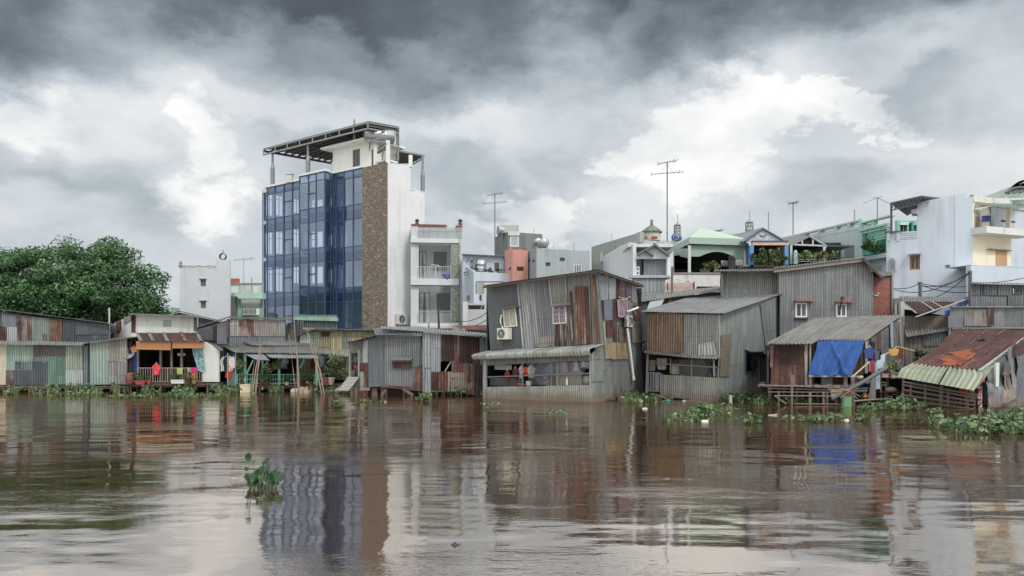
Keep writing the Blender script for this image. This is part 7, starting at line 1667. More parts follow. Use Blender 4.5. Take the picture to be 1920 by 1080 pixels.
for a, b, sg, l in (((1817, 511, 41.4), (1676, 543, 46), .5, 'thick cable falling left from the tall dark pole'), ((1817, 512, 41.4), (1725, 535, 43), .3, 'second cable between the two utility poles'), ((1816, 513, 41.4), (1700, 556, 44), .6, 'lowest sagging cable from the tall dark pole'), ((1725, 531, 43), (1674, 540, 46), .15, 'cable running left from the short grey pole'), ((1725, 531, 43), (1812, 537, 42), .1, 'thin cable running right from the short grey pole'),
        ((1725, 534, 43), (1815, 548, 42), .15, 'lower thin cable right of the short grey pole'), ((1822, 531, 41), (1930, 519, 43), .1, 'thin cable leaving the picture at the right'), ((205, 578, 45.5), (246, 590, 45), .1, 'wire from the thin pale pole to the white veranda house')):
    wire(a, b, sg, .02, l)
wire((640, 592, 44), (690, 612, 44), .1, .015, 'wire in front of the lower glass tower'); wire((846, 600, 50), (915, 585, 50), .3, .02, 'drooping wire before the pale blue house'); wire((860, 612, 48), (915, 598, 48), .2, .02, 'lower drooping wire before the pale blue house')
# ============ 9  blue tarp house
w = W(1437, 31.6, 1610, 31.6)
h = thing('tarp_house', 'shack on a rickety jetty with a grey corrugated roof and rusty front wall', 'shack', w.pz(1520, .4))
RF = tin('9c9a92', .15, .45, seam=.1)
m = MB(); roof(m, (1528, 596, 36.5), (1608, 594, 36.4), (1523, 645, 31.0), (1437, 644, 31.0), pitch=.16, amp=.028, rows=4); m.build('roof', RF, h)
m = MB(); roof(m, (1606, 594, 36.42), (1694, 590.5, 36.3), (1625, 638, 31.4), (1535, 637, 31.4), pitch=.16, amp=.028, rows=4)
for k in range(len(m.v)): m.v[k].z += .012
m.build('roof', RF, h)
sheet(h, w, [(1444, 646), (1508, 646), (1507, 686), (1444, 688)], rusty('3c2724', '52342e', '7a4636'), off=.05, amp=.004, pitch=.5, label='rust brown upper sheet'); sheet(h, w, [(1446, 686), (1507, 684), (1507, 723), (1444, 723)], rusty('45271f', '68392c', '8f5a40'), off=.08, amp=.004, pitch=.5); sheet(h, w, [(1444, 647), (1451, 647), (1449, 689), (1444, 689)], rusty('6b3a2a', '8a4f3a', 'a87058'), off=.1, amp=.002)
m = MB(); w.tin(m, [(1508, 646), (1622, 642)], [(1508, 723), (1622, 722)], [(1530, 1600, 700, 720)], off=-.15, pitch=.2, amp=.02); m.build('front_wall', wood('5d4f45'), h); board(h, w, (1541, 1562, 700, 723), plaster('7d857c', .5), -.05, .03, 'grey_board'); board(h, w, (1563, 1583, 702, 723), RUSTD, -.06, .03, 'rusty_board')
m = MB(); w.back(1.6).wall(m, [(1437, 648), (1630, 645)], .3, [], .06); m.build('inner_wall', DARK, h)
for x, y0, y1, wd_ in ((1511, 646, 722, .09), (1519, 646, 722, .06), (1624, 640, 700, .1), (1585, 704, 745, .12), (1598, 702, 742, .12), (1519, 704, 724, .1)):
    m = MB(); m.bar(w.p(x, y0, .1), w.p(x, y1, .1), wd_); m.build('post', wood('9a958a'), h)
m = MB(); m.bar(w.p(1516, 705, .35), w.p(1616, 706, .35), .06); m.build('rail', wood('a39a8a'), h); board(h, w, [(1508, 660), (1514, 648), (1513, 690), (1509, 692)], plaster('b0aca6', .3), .12, .03, 'pale_strip')
# tarp
m = MB(); TLp, TRp, BRp, BLp = w.p(1534, 637.5, .15), w.p(1621, 639, .2), w.p(1601, 704, .45), w.p(1517, 703, .45); rows = []; back_ = []
for i in range(25):
    v = i/24; r_ = []
    for j in range(49):
        u = j/48; p = TLp.lerp(TRp, u).lerp(BLp.lerp(BRp, u), v)
        fold = .1*math.sin(u*19+v*3+2*math.sin(v*2.5))*v + .16*math.exp(-((u-.25-v*.55)/.035)**2)*v**.3 + .07*math.sin(u*43+v*7)*(.15+.5*v) + .03*noise.noise(V((u*6, v*5, 2)))
        p = p + w.n*fold; p.z -= .03*math.sin(u*6.28*3)*(1-v)*.4 + .015*math.sin(u*30)*v; r_.append(p)
    rows.append(r_); back_.append([q_-w.n*.012 for q_ in r_][::-1])
m.grid(rows); m.grid(back_); thingmesh(m, 'tarpaulin', fabric('2f5da6'), 'large bright blue tarpaulin hung over the front of the jetty shack', 'tarpaulin')
# right side wall
wr2 = W(1622, 31.8, 1697, 36)
m = MB(); wr2.tin(m, [(1622, 641), (1695, 593)], [(1622, 700), (1697, 690)], off=0, pitch=.14); m.build('side_wall', tin('7f8688', .22), h)
sheet(h, wr2, [(1643, 627), (1652, 621), (1652, 656), (1644, 656)], rusty('6a3325', '7f4432', '96604a'), off=.05); sheet(h, wr2, [(1669, 610), (1675, 606), (1676, 652), (1670, 652)], tin('b9c9d6', .05), off=.07, label='pale blue strip'); sheet(h, wr2, [(1676, 606), (1684, 600), (1684, 655), (1677, 655)], tin('8d9492', .15)); sheet(h, wr2, [(1633, 634), (1643, 628), (1643, 700), (1634, 700)], tin('757c80', .3)); sheet(h, wr2, [(1684, 600), (1690, 596), (1692, 640), (1685, 650)], wood('857c72'), off=.05)
sheet(h, wr2, [(1653, 655), (1665, 650), (1663, 680), (1652, 682)], tin('7b8084', .3), off=.1)
m = MB(); m.bar(wr2.p(1686, 602, .2), wr2.p(1690, 660, .2), .1); m.build('post', wood('8d867d'), h); shell(h, w, 1438, 1640, 5, 1.9, 2.6, GALVD)
# jetty (its own thing)
j = thing('jetty', 'rickety low jetty of round poles and planks in front of the blue tarpaulin', 'jetty', w.pz(1520, .0, .8)); zd = w.z(1520, 722)
m = MB()
for k in range(36): m.bar(w.pz(1424+k*5.3, zd+rng.uniform(-.03, .03), 1.0+rng.uniform(-.1, .1)), w.pz(1424+k*5.3+rng.uniform(-2, 2), zd+rng.uniform(-.03, .03), -1.5), .1, .03)
m.build('planks', wood('63574d'), j)
m = MB()
for (a, b, o_) in (((1424, 722), (1612, 729), 1.02), ((1430, 724), (1600, 725), .98), ((1440, 728), (1620, 734), .9), ((1440, 735), (1606, 735), 1.0), ((1452, 742), (1605, 744), 1.1), ((1490, 757), (1600, 758), 1.05), ((1600, 731), (1625, 733), 1.2)):
    m.tube([w.p(*a, o_), w.p((a[0]+b[0])/2, (a[1]+b[1])/2+rng.uniform(-1, 1.5), o_), w.p(*b, o_)], rng.uniform(.018, .032), 6)
m.bar(w.p(1452, 742, 1.0), w.p(1474, 757, 1.0), .05); m.build('cross_pole', wood('7a7067'), j)
for x, y, o_, rr2 in ((1485, 722, 1.0, .05), (1495, 724, .4, .05), (1519, 735, 1.0, .06), (1544, 735, 1.0, .05), (1551, 735, .9, .05), (1567, 735, .6, .05), (1460, 733, .9, .04), (1505, 735, .2, .05), (1533, 735, .1, .06), (1578, 735, .3, .06), (1600, 733, .8, .06), (1444, 724, .1, .07), (1470, 724, -.3, .06), (1526, 735, -.6, .06), (1560, 735, -.6, .06)):
    m = MB(); p = w.p(x, y, o_); m.tube([V((p.x+rng.uniform(-.05, .05), p.y, -.7)), p], rr2, 6); m.build('stilt', wood('766a5e'), j)
board(j, w, (1540, 1565, 728, 740), wood('b3a184'), .95, .04, 'pale_board'); board(j, w, (1468, 1476, 702, 722), wood('6f6058'), .9, .04, 'upright_board')
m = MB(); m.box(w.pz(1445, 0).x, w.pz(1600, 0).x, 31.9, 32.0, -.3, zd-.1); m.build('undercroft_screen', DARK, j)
pole((1443, 755), (1449, 712), .05, 'pale crooked stake at the left end of the jetty', POLEW, group=None, dy=.1)
# green post with red rag
o = thing('green_post', 'thick green painted post in the water tied with a red rag', 'post', V((Q(1589, 763).x, Yw(763), 0))); c = Q(1589, 763)
m = MB(); m.prism([c+V((-.15, 0, -.5)), c+V((.13, 0, -.5)), c+V((.17, 0, .5)), c+V((-.1, 0, .56))], (0, .2, 0)); m.build('board', plaster('5c8f5e', .4), o); m = MB(); m.lathe(c+V((.03, .1, .44)), [(.15, 0), (.19, .04), (.15, .09), (.18, .12), (.12, .18)], 9); 
for k in range(len(m.v)): m.v[k] += V((noise.noise(m.v[k]*6)*.05, noise.noise(m.v[k]*5)*.05, noise.noise(m.v[k]*8)*.04))
m.build('rag', fabric('8f3a3c'), o); m = MB()
for k in range(9): p0 = c+V((.05, -.05, .6)); m.tube([p0, p0+V((rng.uniform(-.9, .4), rng.uniform(-.2, .1), rng.uniform(-.35, .35)))], .014, 4)
m.build('twig', wood('8a7d70'), o)
m = MB(); m.tube([w.p(1560, 748, 1.6), w.p(1610, 721, 1.6), w.p(1662, 690, 1.4)], .075, 8); thingmesh(m, 'diagonal_pole', paint('565a5e', .6), 'long dark pole slanting up to the right from the green post', 'pole')
m = MB(); m.tube([w.p(1598, 707, .9), w.p(1631, 678, .9)], .035, 6); thingmesh(m, 'prop_pole', wood('c0a684'), 'thin yellowish prop rising right from the tarpaulin foot', 'pole')
m = MB(); m.tube([w.p(1600, 752, 1.3), w.p(1640, 749, 1.4), w.p(1671, 748, 1.4)], .035, 6); thingmesh(m, 'floating_pole', wood('8a7d70'), 'thin pole lying level above the water right of the green post', 'pole')
# clutter to the right of the tarp
k0 = thing('side_platform', 'cluttered plank platform with junk and flower pots right of the blue tarpaulin', 'platform', w.pz(1660, .3)); wp_ = W(1600, 31.5, 1720, 31.0)
m = MB()
for i in range(9): wp_.box(m, 1648+i*7, 1654.5+i*7, 707+.3*i, 709+.3*i, .2+rng.uniform(-.05, .05), 1.2)
m.build('plank_top', wood('5a4d44'), k0); m = MB(); wp_.box(m, 1645, 1700, 734, 736, .3, 1.3); m.build('lower_shelf', wood('4a3f38'), k0)
for x, y in ((1652, 708), (1664, 708), (1682, 735), (1693, 708), (1660, 735), (1704, 735)): m = MB(); p = wp_.p(x, y, .2); m.bar(V((p.x, p.y, -.6)), p, .07); m.build('post', wood('5d5148'), k0)
m = MB(); wp_.back(1.0).wall(m, [(1600, 705), (1712, 700)], -.4, [], .05); m.build('screen', DARK, k0); m = MB(); wp_.back(.8).tin(m, [(1600, 645), (1640, 640)], 1.0); m.build('dark_wall', wood('2f2824'), k0)
m = MB(); 
for a, b in (((1651, 717), (1651, 735)), ((1661, 717), (1661, 735)), ((1651, 717), (1661, 717)), ((1651, 722), (1661, 722))): m.bar(wp_.p(*a, .4), wp_.p(*b, .4), .05)
thingmesh(m, 'stool', wood('6f675e'), 'small dark wooden stool frame on the cluttered platform', 'stool')
m = MB(); wp_.poly(m, [(1636, 700), (1643, 698), (1642, 748), (1628, 750)], .6, .04); thingmesh(m, 'leaning_board', wood('6f756c'), 'grey board leaning to the left of the pale blue pipe', 'board')
m = MB(); wp_.poly(m, [(1644, 677), (1652, 674), (1650, 729), (1642, 730)], .5, .12); wp_.poly(m, [(1652, 666), (1660, 663), (1659, 690), (1651, 690)], .48, .1); thingmesh(m, 'pale_pipe', paint('a9bccd', .5), 'pale blue square downpipe standing on the cluttered platform', 'pipe')
m = MB(); wp_.poly(m, [(1640, 680), (1644, 679), (1644, 705), (1640, 706)], .5, .08); thingmesh(m, 'teal_board', paint('5f9a92'), 'narrow teal board beside the pale blue downpipe', 'board')
garment('shirt', wp_.p(1630, 651, .3), T, .42, .45, fabric('2c3f86', 1, '44569a'), 'dark blue shirt hanging at the right edge of the blue tarpaulin', 'shirt', 'hanging_shirt'); garment('towel', wp_.p(1636, 676, .45), T, .12, .52, fabric('cf1d60'), 'narrow crimson pink cloth hanging under the dark blue shirt', 'cloth', 'hanging_cloth'); garment('towel', wp_.p(1631, 680, .42), T, .07, .35, fabric('b59a7a'), 'narrow tan strip beside the crimson pink cloth', 'cloth', 'hanging_cloth')
garment('cloth', wp_.p(1676, 654, .3), T, .42, .26, fabric('c9a24a'), 'mustard yellow cloth on a pole above the flower pots', 'cloth', 'hanging_cloth'); garment('cloth', wp_.p(1688, 652, .1), T, .24, .55, fabric('7a3a2a'), 'rust red cloth right of the mustard cloth', 'cloth', 'hanging_cloth')
m = MB(); m.tube([wp_.p(1660, 665, .3), wp_.p(1682, 650, .3)], .03, 6); m.tube([wp_.p(1683, 650, .3), wp_.p(1715, 658, .3)], .02, 6); thingmesh(m, 'drying_pole', wood('b0a088'), 'thin drying pole holding the mustard yellow cloth', 'pole')
for x, y, ww, hh, c, l, lf in ((1664, 699, .4, .45, '7a3f30', 'yellow green plant in a brown pot left on the cluttered platform', ('4f7a2a', '86a83a', 'c0c058')), (1677, 700, .4, .5, 'b5aea0', 'green plant in a pale trough pot on the cluttered platform', ('2a4f22', '5b8035', '8fae48')), (1687, 700, .3, .55, '8a8a80', 'grey leaved tall plant at the right of the cluttered platform', ('5a6258', '8d9488', 'b0b5a8'))):
    potted(wp_.p(x, y+7, .45), hh, ww, l, potcol=c, n=150, potr=.15, poth=.18, leaf=leafmat(*lf), ls=.055)
for x, y, c, l in ((1660, 705, 'b9aea2', 'pale ribbed flower pot at the left of the platform edge'), (1676, 706, 'aeb0a0', 'wide greyish flower pot on the platform edge')): m = MB(); m.lathe(wp_.p(x, y+3, .55), [(.1, 0), (.14, .04), (.11, .09), (.16, .16), (.19, .17), (.15, .17)], 12); thingmesh(m, 'plant_pot', plaster(c, .3), l, 'pot')
m = MB(); m.lathe(wp_.p(1671, 735, .5), [(.02, 0), (.2, .04), (.21, .1), (.12, .17), (.01, .2)], 10); thingmesh(m, 'bag', fabric('8f7a6a'), 'tan bag on the lower shelf of the platform', 'bag'); m = MB(); m.lathe(wp_.p(1656, 697, .5), [(.14, 0), (.19, .12), (.2, .12), (.15, .0)], 12); thingmesh(m, 'basin', paint('26305a'), 'dark blue basin behind the diagonal pole', 'basin')
m = MB(); m.lathe(wp_.p(1619, 733, .3), [(.2, 0), (.28, .14), (.29, .14), (.2, 0)], 12); thingmesh(m, 'basin', paint('2a4f8a'), 'mid blue basin under the diagonal pole', 'basin'); m = MB(); m.lathe(wp_.p(1627, 720, .35), [(.02, 0), (.14, .04), (.15, .12), (.08, .2), (.01, .22)], 10); thingmesh(m, 'bundle', fabric('9a9d9c'), 'grey bundle behind the leaning board', 'bundle')
m = MB(); m.lathe(wp_.p(1613, 711, .3), [(.02, 0), (.11, .03), (.12, .1), (.06, .14)], 10); thingmesh(m, 'bowl', paint('a9aca8'), 'grey bowl on the dark shelf right of the tarpaulin', 'bowl'); leaves_m = MB(); leaves(leaves_m, wp_.p(1622, 742, .7), 60, (.16, .1, .16), .06); thingmesh(leaves_m, 'yellow_flowers', leafmat('a07a2a', 'd0a040', 'e0c060'), 'yellow flowers hanging near the end of the jetty poles', 'flowers')

# ============ between: wooden walls, dark red roof
w = W(1686, 38, 1790, 38)
h = thing('wooden_shack', 'dark shack of weathered planks with a red brown roof and pale roof edge', 'shack', w.pz(1730, .5))
m = MB(); w.tin(m, [(1690, 592), (1778, 592)], .3, off=0, pitch=.16, amp=.02); m.build('plank_wall', wood('8a8174'), h)
roofpart(h, (1686, 556, 42), (1790, 556, 42), (1790, 566, 38.5), (1686, 566, 38.5), tin('8d9298', .1), name='upper_roof')
roofpart(h, (1689, 565, 38.6), (1791, 566, 38.6), (1752, 586, 36.8), (1722, 589, 36.6), rusty('3d2422', '58302c', '7a5048'), name='red_roof', label='dark red brown roof')
for a, b in (((1691, 566, 38.5), (1718, 587, 36.6)), ((1728, 566, 38.5), (1752, 582, 36.9)), ((1748, 566, 38.5), (1770, 578, 37.4)), ((1717, 594, 36.4), (1815, 560, 37.5))): m = MB(); m.bar(P(*a), P(*b), .04); m.build('batten', paint('b0aca8'), h)
roofpart(h, (1697, 618, 37.6), (1780, 613, 37.6), (1780, 619, 36.6), (1700, 632, 36.4), tin('9a9a92', .2), name='lower_roof')
w_ = W(1690, 36.8, 1778, 36.9); m = MB(); w_.tin(m, [(1690, 634), (1777, 620)], .3, off=0, pitch=.2, amp=.03); m.build('lower_wall', wood('6a635a'), h); sheet(h, w_, [(1730, 628), (1776, 620), (1776, 648), (1731, 650)], tin('858a8c', .2)); m = MB(); w.box(m, 1683, 1690, 566, 612, .3, .2); m.build('post', paint('a9aca8'), h)
sheet(h, w_, (1687, 1700, 668, 690), tin('6d7274', .2), off=.2); 
m = MB(); w.back(.5).wall(m, [(1676, 560), (1690, 558)], .5, [(1679, 1683, 570, 590)], .1); m.build('rear_panel', wood('6e6a64'), h); shell(h, w, 1690, 1778, 4, w.z(1730, 592), w.z(1730, 570), GALVD)
bush(P(1720, 663, 33.5), (.62, .5, .32), 420, 'dark green bush before the weathered plank wall', ls=.07, leaf=leafmat('16301a', '2b5230', '4a7a45'))
m = MB()
for k in range(10): p0 = P(1772+k*.9, 583-.3*k, 37); m.bar(p0, P(1772+k*.9, 592, 36.9), .035)
m2 = [thingmesh(m, 'blue_scrap', fabric('2f5fb8'), 'small bright blue tarpaulin scrap under the eaves left of the grey wall', 'tarpaulin')]
m = MB(); m.grid([[P(1792+22*u+3*v, 572-16*u+2*v-2*math.sin(u*9)*.5 + 6*v, 38-.2*math.sin(u*14)) for u in [k/16 for k in range(17)]] for v in (0, .5, 1, 1.5)]); thingmesh(m, 'striped_tarpaulin', fabric('32509a', 2, '8fa5cc'), 'blue and white striped tarpaulin beside the tall dark utility pole', 'tarpaulin')
# ============ grey shed upper right
w = W(1782, 36.5, 1960, 36.5)
h = thing('tin_shed', 'wide grey tin shed with a windowed upper storey at the right edge', 'shed', w.pz(1860, .5))
wu = w.back(.8); m = MB(); wu.tin(m, [(1820, 532), (1960, 535)], w.z(1860, 576), [(1900, 1911, 541, 550)], off=0); m.build('upper_wall', tin('788087', .25), h)
for q, mt in [((1820, 1844, 534, 553), tin('868d92', .3)), ((1846, 1870, 534, 554), tin('6f7981', .2)), ((1872, 1898, 535, 553), tin('87898a', .3)), ((1838, 1843, 533, 553), RUSTD), ((1820, 1888, 556, 574), tin('8f98a0', .1)), ((1890, 1960, 554, 574), tin('80898f', .12))]: sheet(h, wu, q, mt)
window(wu, h, 1900, 1911, 541, 550, paint('3d4143'), bars=3, off=.05); roofpart(h, (1820, 529, 40), (1960, 532, 40), (1960, 534, 37.0), (1817, 531, 37.0), tin('5c6063', .2), name='upper_roof')
m = MB(); w.quad(m, [(1782, 576), (1960, 576), (1960, 620), (1782, 620)], 0, amp=.004, pitch=.5, dent=.05, rows=6); m.build('grey_sheet_wall', tin('8d959b', .2, .3, seam=.3), h); sheet(h, w, (1808, 1864, 580, 611), rusty('6a4438', '8f8a85', 'a0a3a4', .9), off=.05, amp=.003); sheet(h, w, (1852, 1864, 578, 609), RUSTM, off=.09, amp=.004); m = MB(); w.box(m, 1782, 1960, 574.5, 576.5, .15, .3); w.box(m, 1782, 1960, 614, 617, .2, .2); m.build('wall_strip', tin('a3abb0', .1), h)
shell(h, w, 1782, 1960, 5, w.z(1850, 577), w.z(1850, 577), GALVD)

# ============ 10  rusty roofed shack, sunk at the right
w = W(1692, 30.4, 1836, 28.3)
h = thing('sunken_shack', 'sunken shack with a rust red roof, curved pale green awning and caged front', 'shack', w.pz(1770, .0))
m = MB(); roof(m, (1789, 616, 34.5), (1945, 619, 33.6), (1884, 657, 30.8), (1757, 654, 32.0), pitch=.13, amp=.02, rows=3); m.build('upper_roof', rusty('45241f', '632f28', '7d4233'), h)
m = MB(); roof(m, (1756, 652, 32.05), (1886, 655.5, 30.9), (1836, 695, 28.4), (1711, 683, 30.4), pitch=.13, amp=.02, rows=3)
for k in range(len(m.v)): m.v[k].z += .02
m.build('lower_roof', rusty('45241f', '63302a', '8f4a30'), h, 'rust red roof with orange patch')
RO = plaster('904620', .7)
def onroof(u, v, o=.05):
    A, B, C, D = P(1756, 652, 32.05), P(1886, 655.5, 30.9), P(1836, 695, 28.4), P(1711, 683, 30.4); return A.lerp(B, u).lerp(D.lerp(C, u), v)+V((0, 0, o))
m = MB(); n_ = 26; 
for i in range(n_):
    for jx in range(n_):
        u, v = .26+.46*i/n_, .04+.92*jx/n_
        d_ = ((u-.5)/.22)**2+((v-.55)/.46)**2 + 1.2*noise.noise(V((u*7, v*7, 4)))
        if d_ < .75: du, dv = .46/n_, .92/n_; m.face([onroof(u, v), onroof(u+du, v), onroof(u+du, v+dv), onroof(u, v+dv)])
m.build('orange_rust_patch', RO, h)
UA, UB, UC, UD = P(1789, 616, 34.5), P(1945, 619, 33.6), P(1884, 657, 30.8), P(1757, 654, 32.0)
def onup(u, v, o=.045): return UA.lerp(UB, u).lerp(UD.lerp(UC, u), v)+V((0, 0, o))
m = MB()
for u, a, b in ((.2, 0, 1), (.42, 0, 1), (.63, 0, 1)):
    for k in range(16):
        if rng.random() < .75: v = k/16; m.bar(onup(u, v), onup(u+.002, v+.045), .035, .01)
for u in (.33, .62, .8):
    for k in range(12):
        if rng.random() < .5: v = k/12; m.bar(onroof(u, v, .07), onroof(u+.002, v+.05, .07), .05, .01)
m.bar(onup(0, .0), onup(1, .0), .12, .02); m.build('seam_strip', tin('8f857c', .5), h)
m = MB(); m.bar(onup(.5, .55), onup(.55, .6), .09); m.bar(onup(.48, .62), onup(.53, .52), .07); m.tube([onup(.47, .6, .06), onup(.52, .5, .1), onup(.56, .62, .06)], .03, 5); thingmesh(m, 'scrap', DGREY, 'small dark bundle of scrap lying on the rust red roof', 'scrap')
m = MB(); m.bar(P(1837, 695, 28.3), P(1925, 631, 31.5), .1, .05); m.build('verge_strip', tin('bfc5c6', .1), h)
# curved awning in two lengths
AW = tin('b4bf9f', .28, .4, seam=.12)
def cawn(u0, u1):
    bk0, bk1 = P(1711, 681, 30.5), P(1838, 694, 28.45); lp0, lp1 = P(1693, 690, 29.7), P(1842, 703, 28.0) ; f0, f1 = P(1682, 707, 29.3), P(1826, 732, 27.5)
    L = lambda a, b, u: a.lerp(b, u)
    curved_awning(h, w, (L(bk0, bk1, u0), L(bk0, bk1, u1)), (L(lp0, lp1, u0), L(lp0, lp1, u1)), (L(f0, f1, u0), L(f0, f1, u1)), AW)
cawn(0, .55); cawn(.565, 1.0); roofpart(h, (1835, 692, 28.5), (1866, 683, 28.9), (1838, 722, 27.6), (1829, 729, 27.5), tin('c3cdb8', .12), name='awning_end')
# cage
m = MB()
for a, b in (((1694, 716), (1834, 741)), ((1694, 722), (1832, 746)), ((1694, 731), (1830, 753)), ((1695, 741), (1829, 760)), ((1696, 751), (1826, 767)), ((1697, 760), (1790, 770))): m.tube([w.p(*a, .1), w.p((a[0]+b[0])/2, (a[1]+b[1])/2, .1), w.p(*b, .1)], .035, 6)
for x, y0, y1 in ((1694, 712, 766), (1708, 716, 762), (1735, 720, 764), (1765, 724, 766), (1778, 728, 768), (1812, 733, 769), (1828, 736, 774)): m.bar(w.p(x, y0, .05), w.p(x-1, y1, .05), .06 if x != 1765 else .09)
m.build('cage_rail', wood('7f736a'), h); m = MB(); w.back(1.2).wall(m, [(1690, 695), (1850, 705)], -.5, [], .05); m.build('inner_wall', DARK, h)
m = MB()
for k in range(16): x = rng.uniform(1738, 1815); m.tube([w.p(x, 768, -.1), w.p(x+rng.uniform(-4, 4), rng.uniform(744, 756), -.15)], .02, 5)
thingmesh(m, 'sticks', POLEW, 'bunch of thin dry sticks standing behind the cage of the sunken shack', 'sticks')
for x in (1813, 1839): m = MB(); w.box(m, x-3, x+4, 738 if x == 1813 else 724, 772, .05, .12); m.build('orange_post', plaster('b5663f', .5), h, 'orange painted post')
garment('cloth', w.p(1812, 727, -.05), w.t, .5, .28, fabric('e0481c'), 'bright orange cloth hung inside the sunken shack cage', 'cloth', 'hanging_cloth', nd=w.n); garment('cloth', w.p(1823, 730, .05), w.t, .18, .45, fabric('8f7a80', 1, 'b09aa0'), 'mauve patterned cloth right of the bright orange cloth', 'cloth', 'hanging_cloth', nd=w.n)
garment('cloth', w.p(1837, 724, .25), w.t, .16, .8, fabric('8a2a3c', 1, 'd9c0c4'), 'red and white striped cloth hung at the right end of the cage', 'cloth', 'hanging_cloth', nd=w.n); garment('cloth', w.p(1846, 716, .1), w.t, .26, .8, fabric('23262f'), 'dark garment under the end of the curved awning', 'garment', 'hanging_garment', nd=w.n); garment('cloth', w.p(1843, 709, .15), w.t, .14, .14, fabric('d9285a'), 'tiny pink cloth at the tip of the curved awning', 'cloth', 'hanging_cloth', nd=w.n)
m = MB(); m.lathe(w.p(1706, 742, -.2), [(.02, 0), (.12, .04), (.12, .16), (.05, .22)], 9); thingmesh(m, 'red_bag', fabric('8f3040'), 'dull red bag behind the left of the cage', 'bag')
# torn side wall
ws_ = W(1838, 28.0, 1960, 32.5)
m = MB(); ws_.quad(m, [(1868, 676), (1960, 612), (1960, 760), (1862, 768)], 0, amp=.004, pitch=.4, rows=8, dent=.16); m.build('side_wall', tin('959ca0', .22, .3, seam=.35), h)
for q, mt, o_, lb in [([(1904, 652), (1960, 610), (1960, 745), (1905, 746)], tin('858f98', .1, .4), .1, None), ([(1902, 649), (1925, 632), (1925, 660), (1904, 671)], rusty('3d2926', '553430', '6e463e'), .15, None), ([(1890, 655), (1905, 642), (1905, 748), (1896, 740)], tin('9aa1a5', .12), .14, None),
                ([(1866, 690), (1892, 665), (1898, 735), (1862, 735)], tin('9a9fa6', .3, .2), .06, None), ([(1849, 738), (1902, 728), (1905, 745), (1852, 769)], tin('b5a592', .35, .3), .18, 'crumpled muddy lower sheet'), ([(1848, 715), (1880, 728), (1878, 762), (1850, 767)], tin('a3a8ab', .25, .3), .14, None),
                ([(1880, 702), (1893, 697), (1899, 736), (1890, 735)], rusty('5a2f26', '7f5544', 'b3a08f', .8), .2, 'rusted torn strip'), ([(1848, 702), (1868, 686), (1866, 725), (1850, 715)], tin('868f8c', .3), .03, None)]:
    m = MB(); ws_.quad(m, q, o_, amp=.004, pitch=.5, dent=.12, rows=8, jag=.04, seed=int(q[0][0])); m.build('torn_sheet', mt, h, lb)
m = MB(); m.bar(ws_.p(1869, 680, .2), ws_.p(1868, 725, .2), .12); m.build('pale_post', plaster('b9c9c0', .2), h); board(h, ws_, [(1880, 703), (1893, 670), (1895, 700), (1888, 705)], tin('8f8a84', .3), .25, .02, 'hanging_flap')
m = MB(); ws_.back(2.5).wall(m, [(1838, 690), (1900, 640), (1960, 610)], -.4, [], .05); m.build('rear_wall', GALVD, h)
for x in (1908, 1920): m = MB(); p = ws_.p(x, 745, -.2); m.bar(V((p.x, p.y, -.6)), p, .1); m.build('stilt', STILT, h)
m = MB(); ws_.box(m, 1896, 1940, 745, 749, .05, .3); m.build('sill_beam', wood('5e4038'), h)

# ============ water plants
def belt(name, segs, label, sc=1.0, h=.28, seed=1):
    m = MB(); r = random.Random(seed)
    for x0, x1, y0, y1, n in segs:
        for _ in range(n):
            x = r.uniform(x0, x1); y = r.uniform(y0, y1); dens = noise.noise(V((x*.03, y*.2, seed)))
            if dens + .6*noise.noise(V((x*.11, y*.5, seed+9))) < -.04: continue
            hyacinth(m, Q(x, y)+V((0, 0, -.03)), sc*r.uniform(.7, 1.25)*(1+.5*max(0, dens)), r.randint(5, 8), r, h)
    m.cur = 0
    return m.build(name, [HY_L, HY_S], None, label, 'water plant', None, 'stuff')
belt('water_hyacinth_bed', [(0, 165, 728, 742, 110), (160, 260, 730, 740, 45), (255, 450, 724, 741, 290)], 'bed of floating water plants along the left bank shacks', 1.25, .3, 1)
belt('water_hyacinth_bed', [(450, 600, 726, 737, 130), (600, 660, 728, 738, 35)], 'bed of floating water plants under the green posted porch', 1.2, .3, 2)
belt('water_hyacinth_bed', [(1160, 1260, 745, 757, 60), (1370, 1450, 748, 760, 110), (1450, 1480, 752, 760, 20)], 'bed of floating water plants along the grey green house', 1.0, .26, 3)
belt('water_hyacinth_bed', [(1745, 1800, 796, 812, 50), (1785, 1860, 792, 814, 150), (1850, 1960, 780, 815, 330), (1895, 1980, 768, 800, 90)], 'dense raft of water hyacinth reaching in from the right edge', .85, .27, 4)
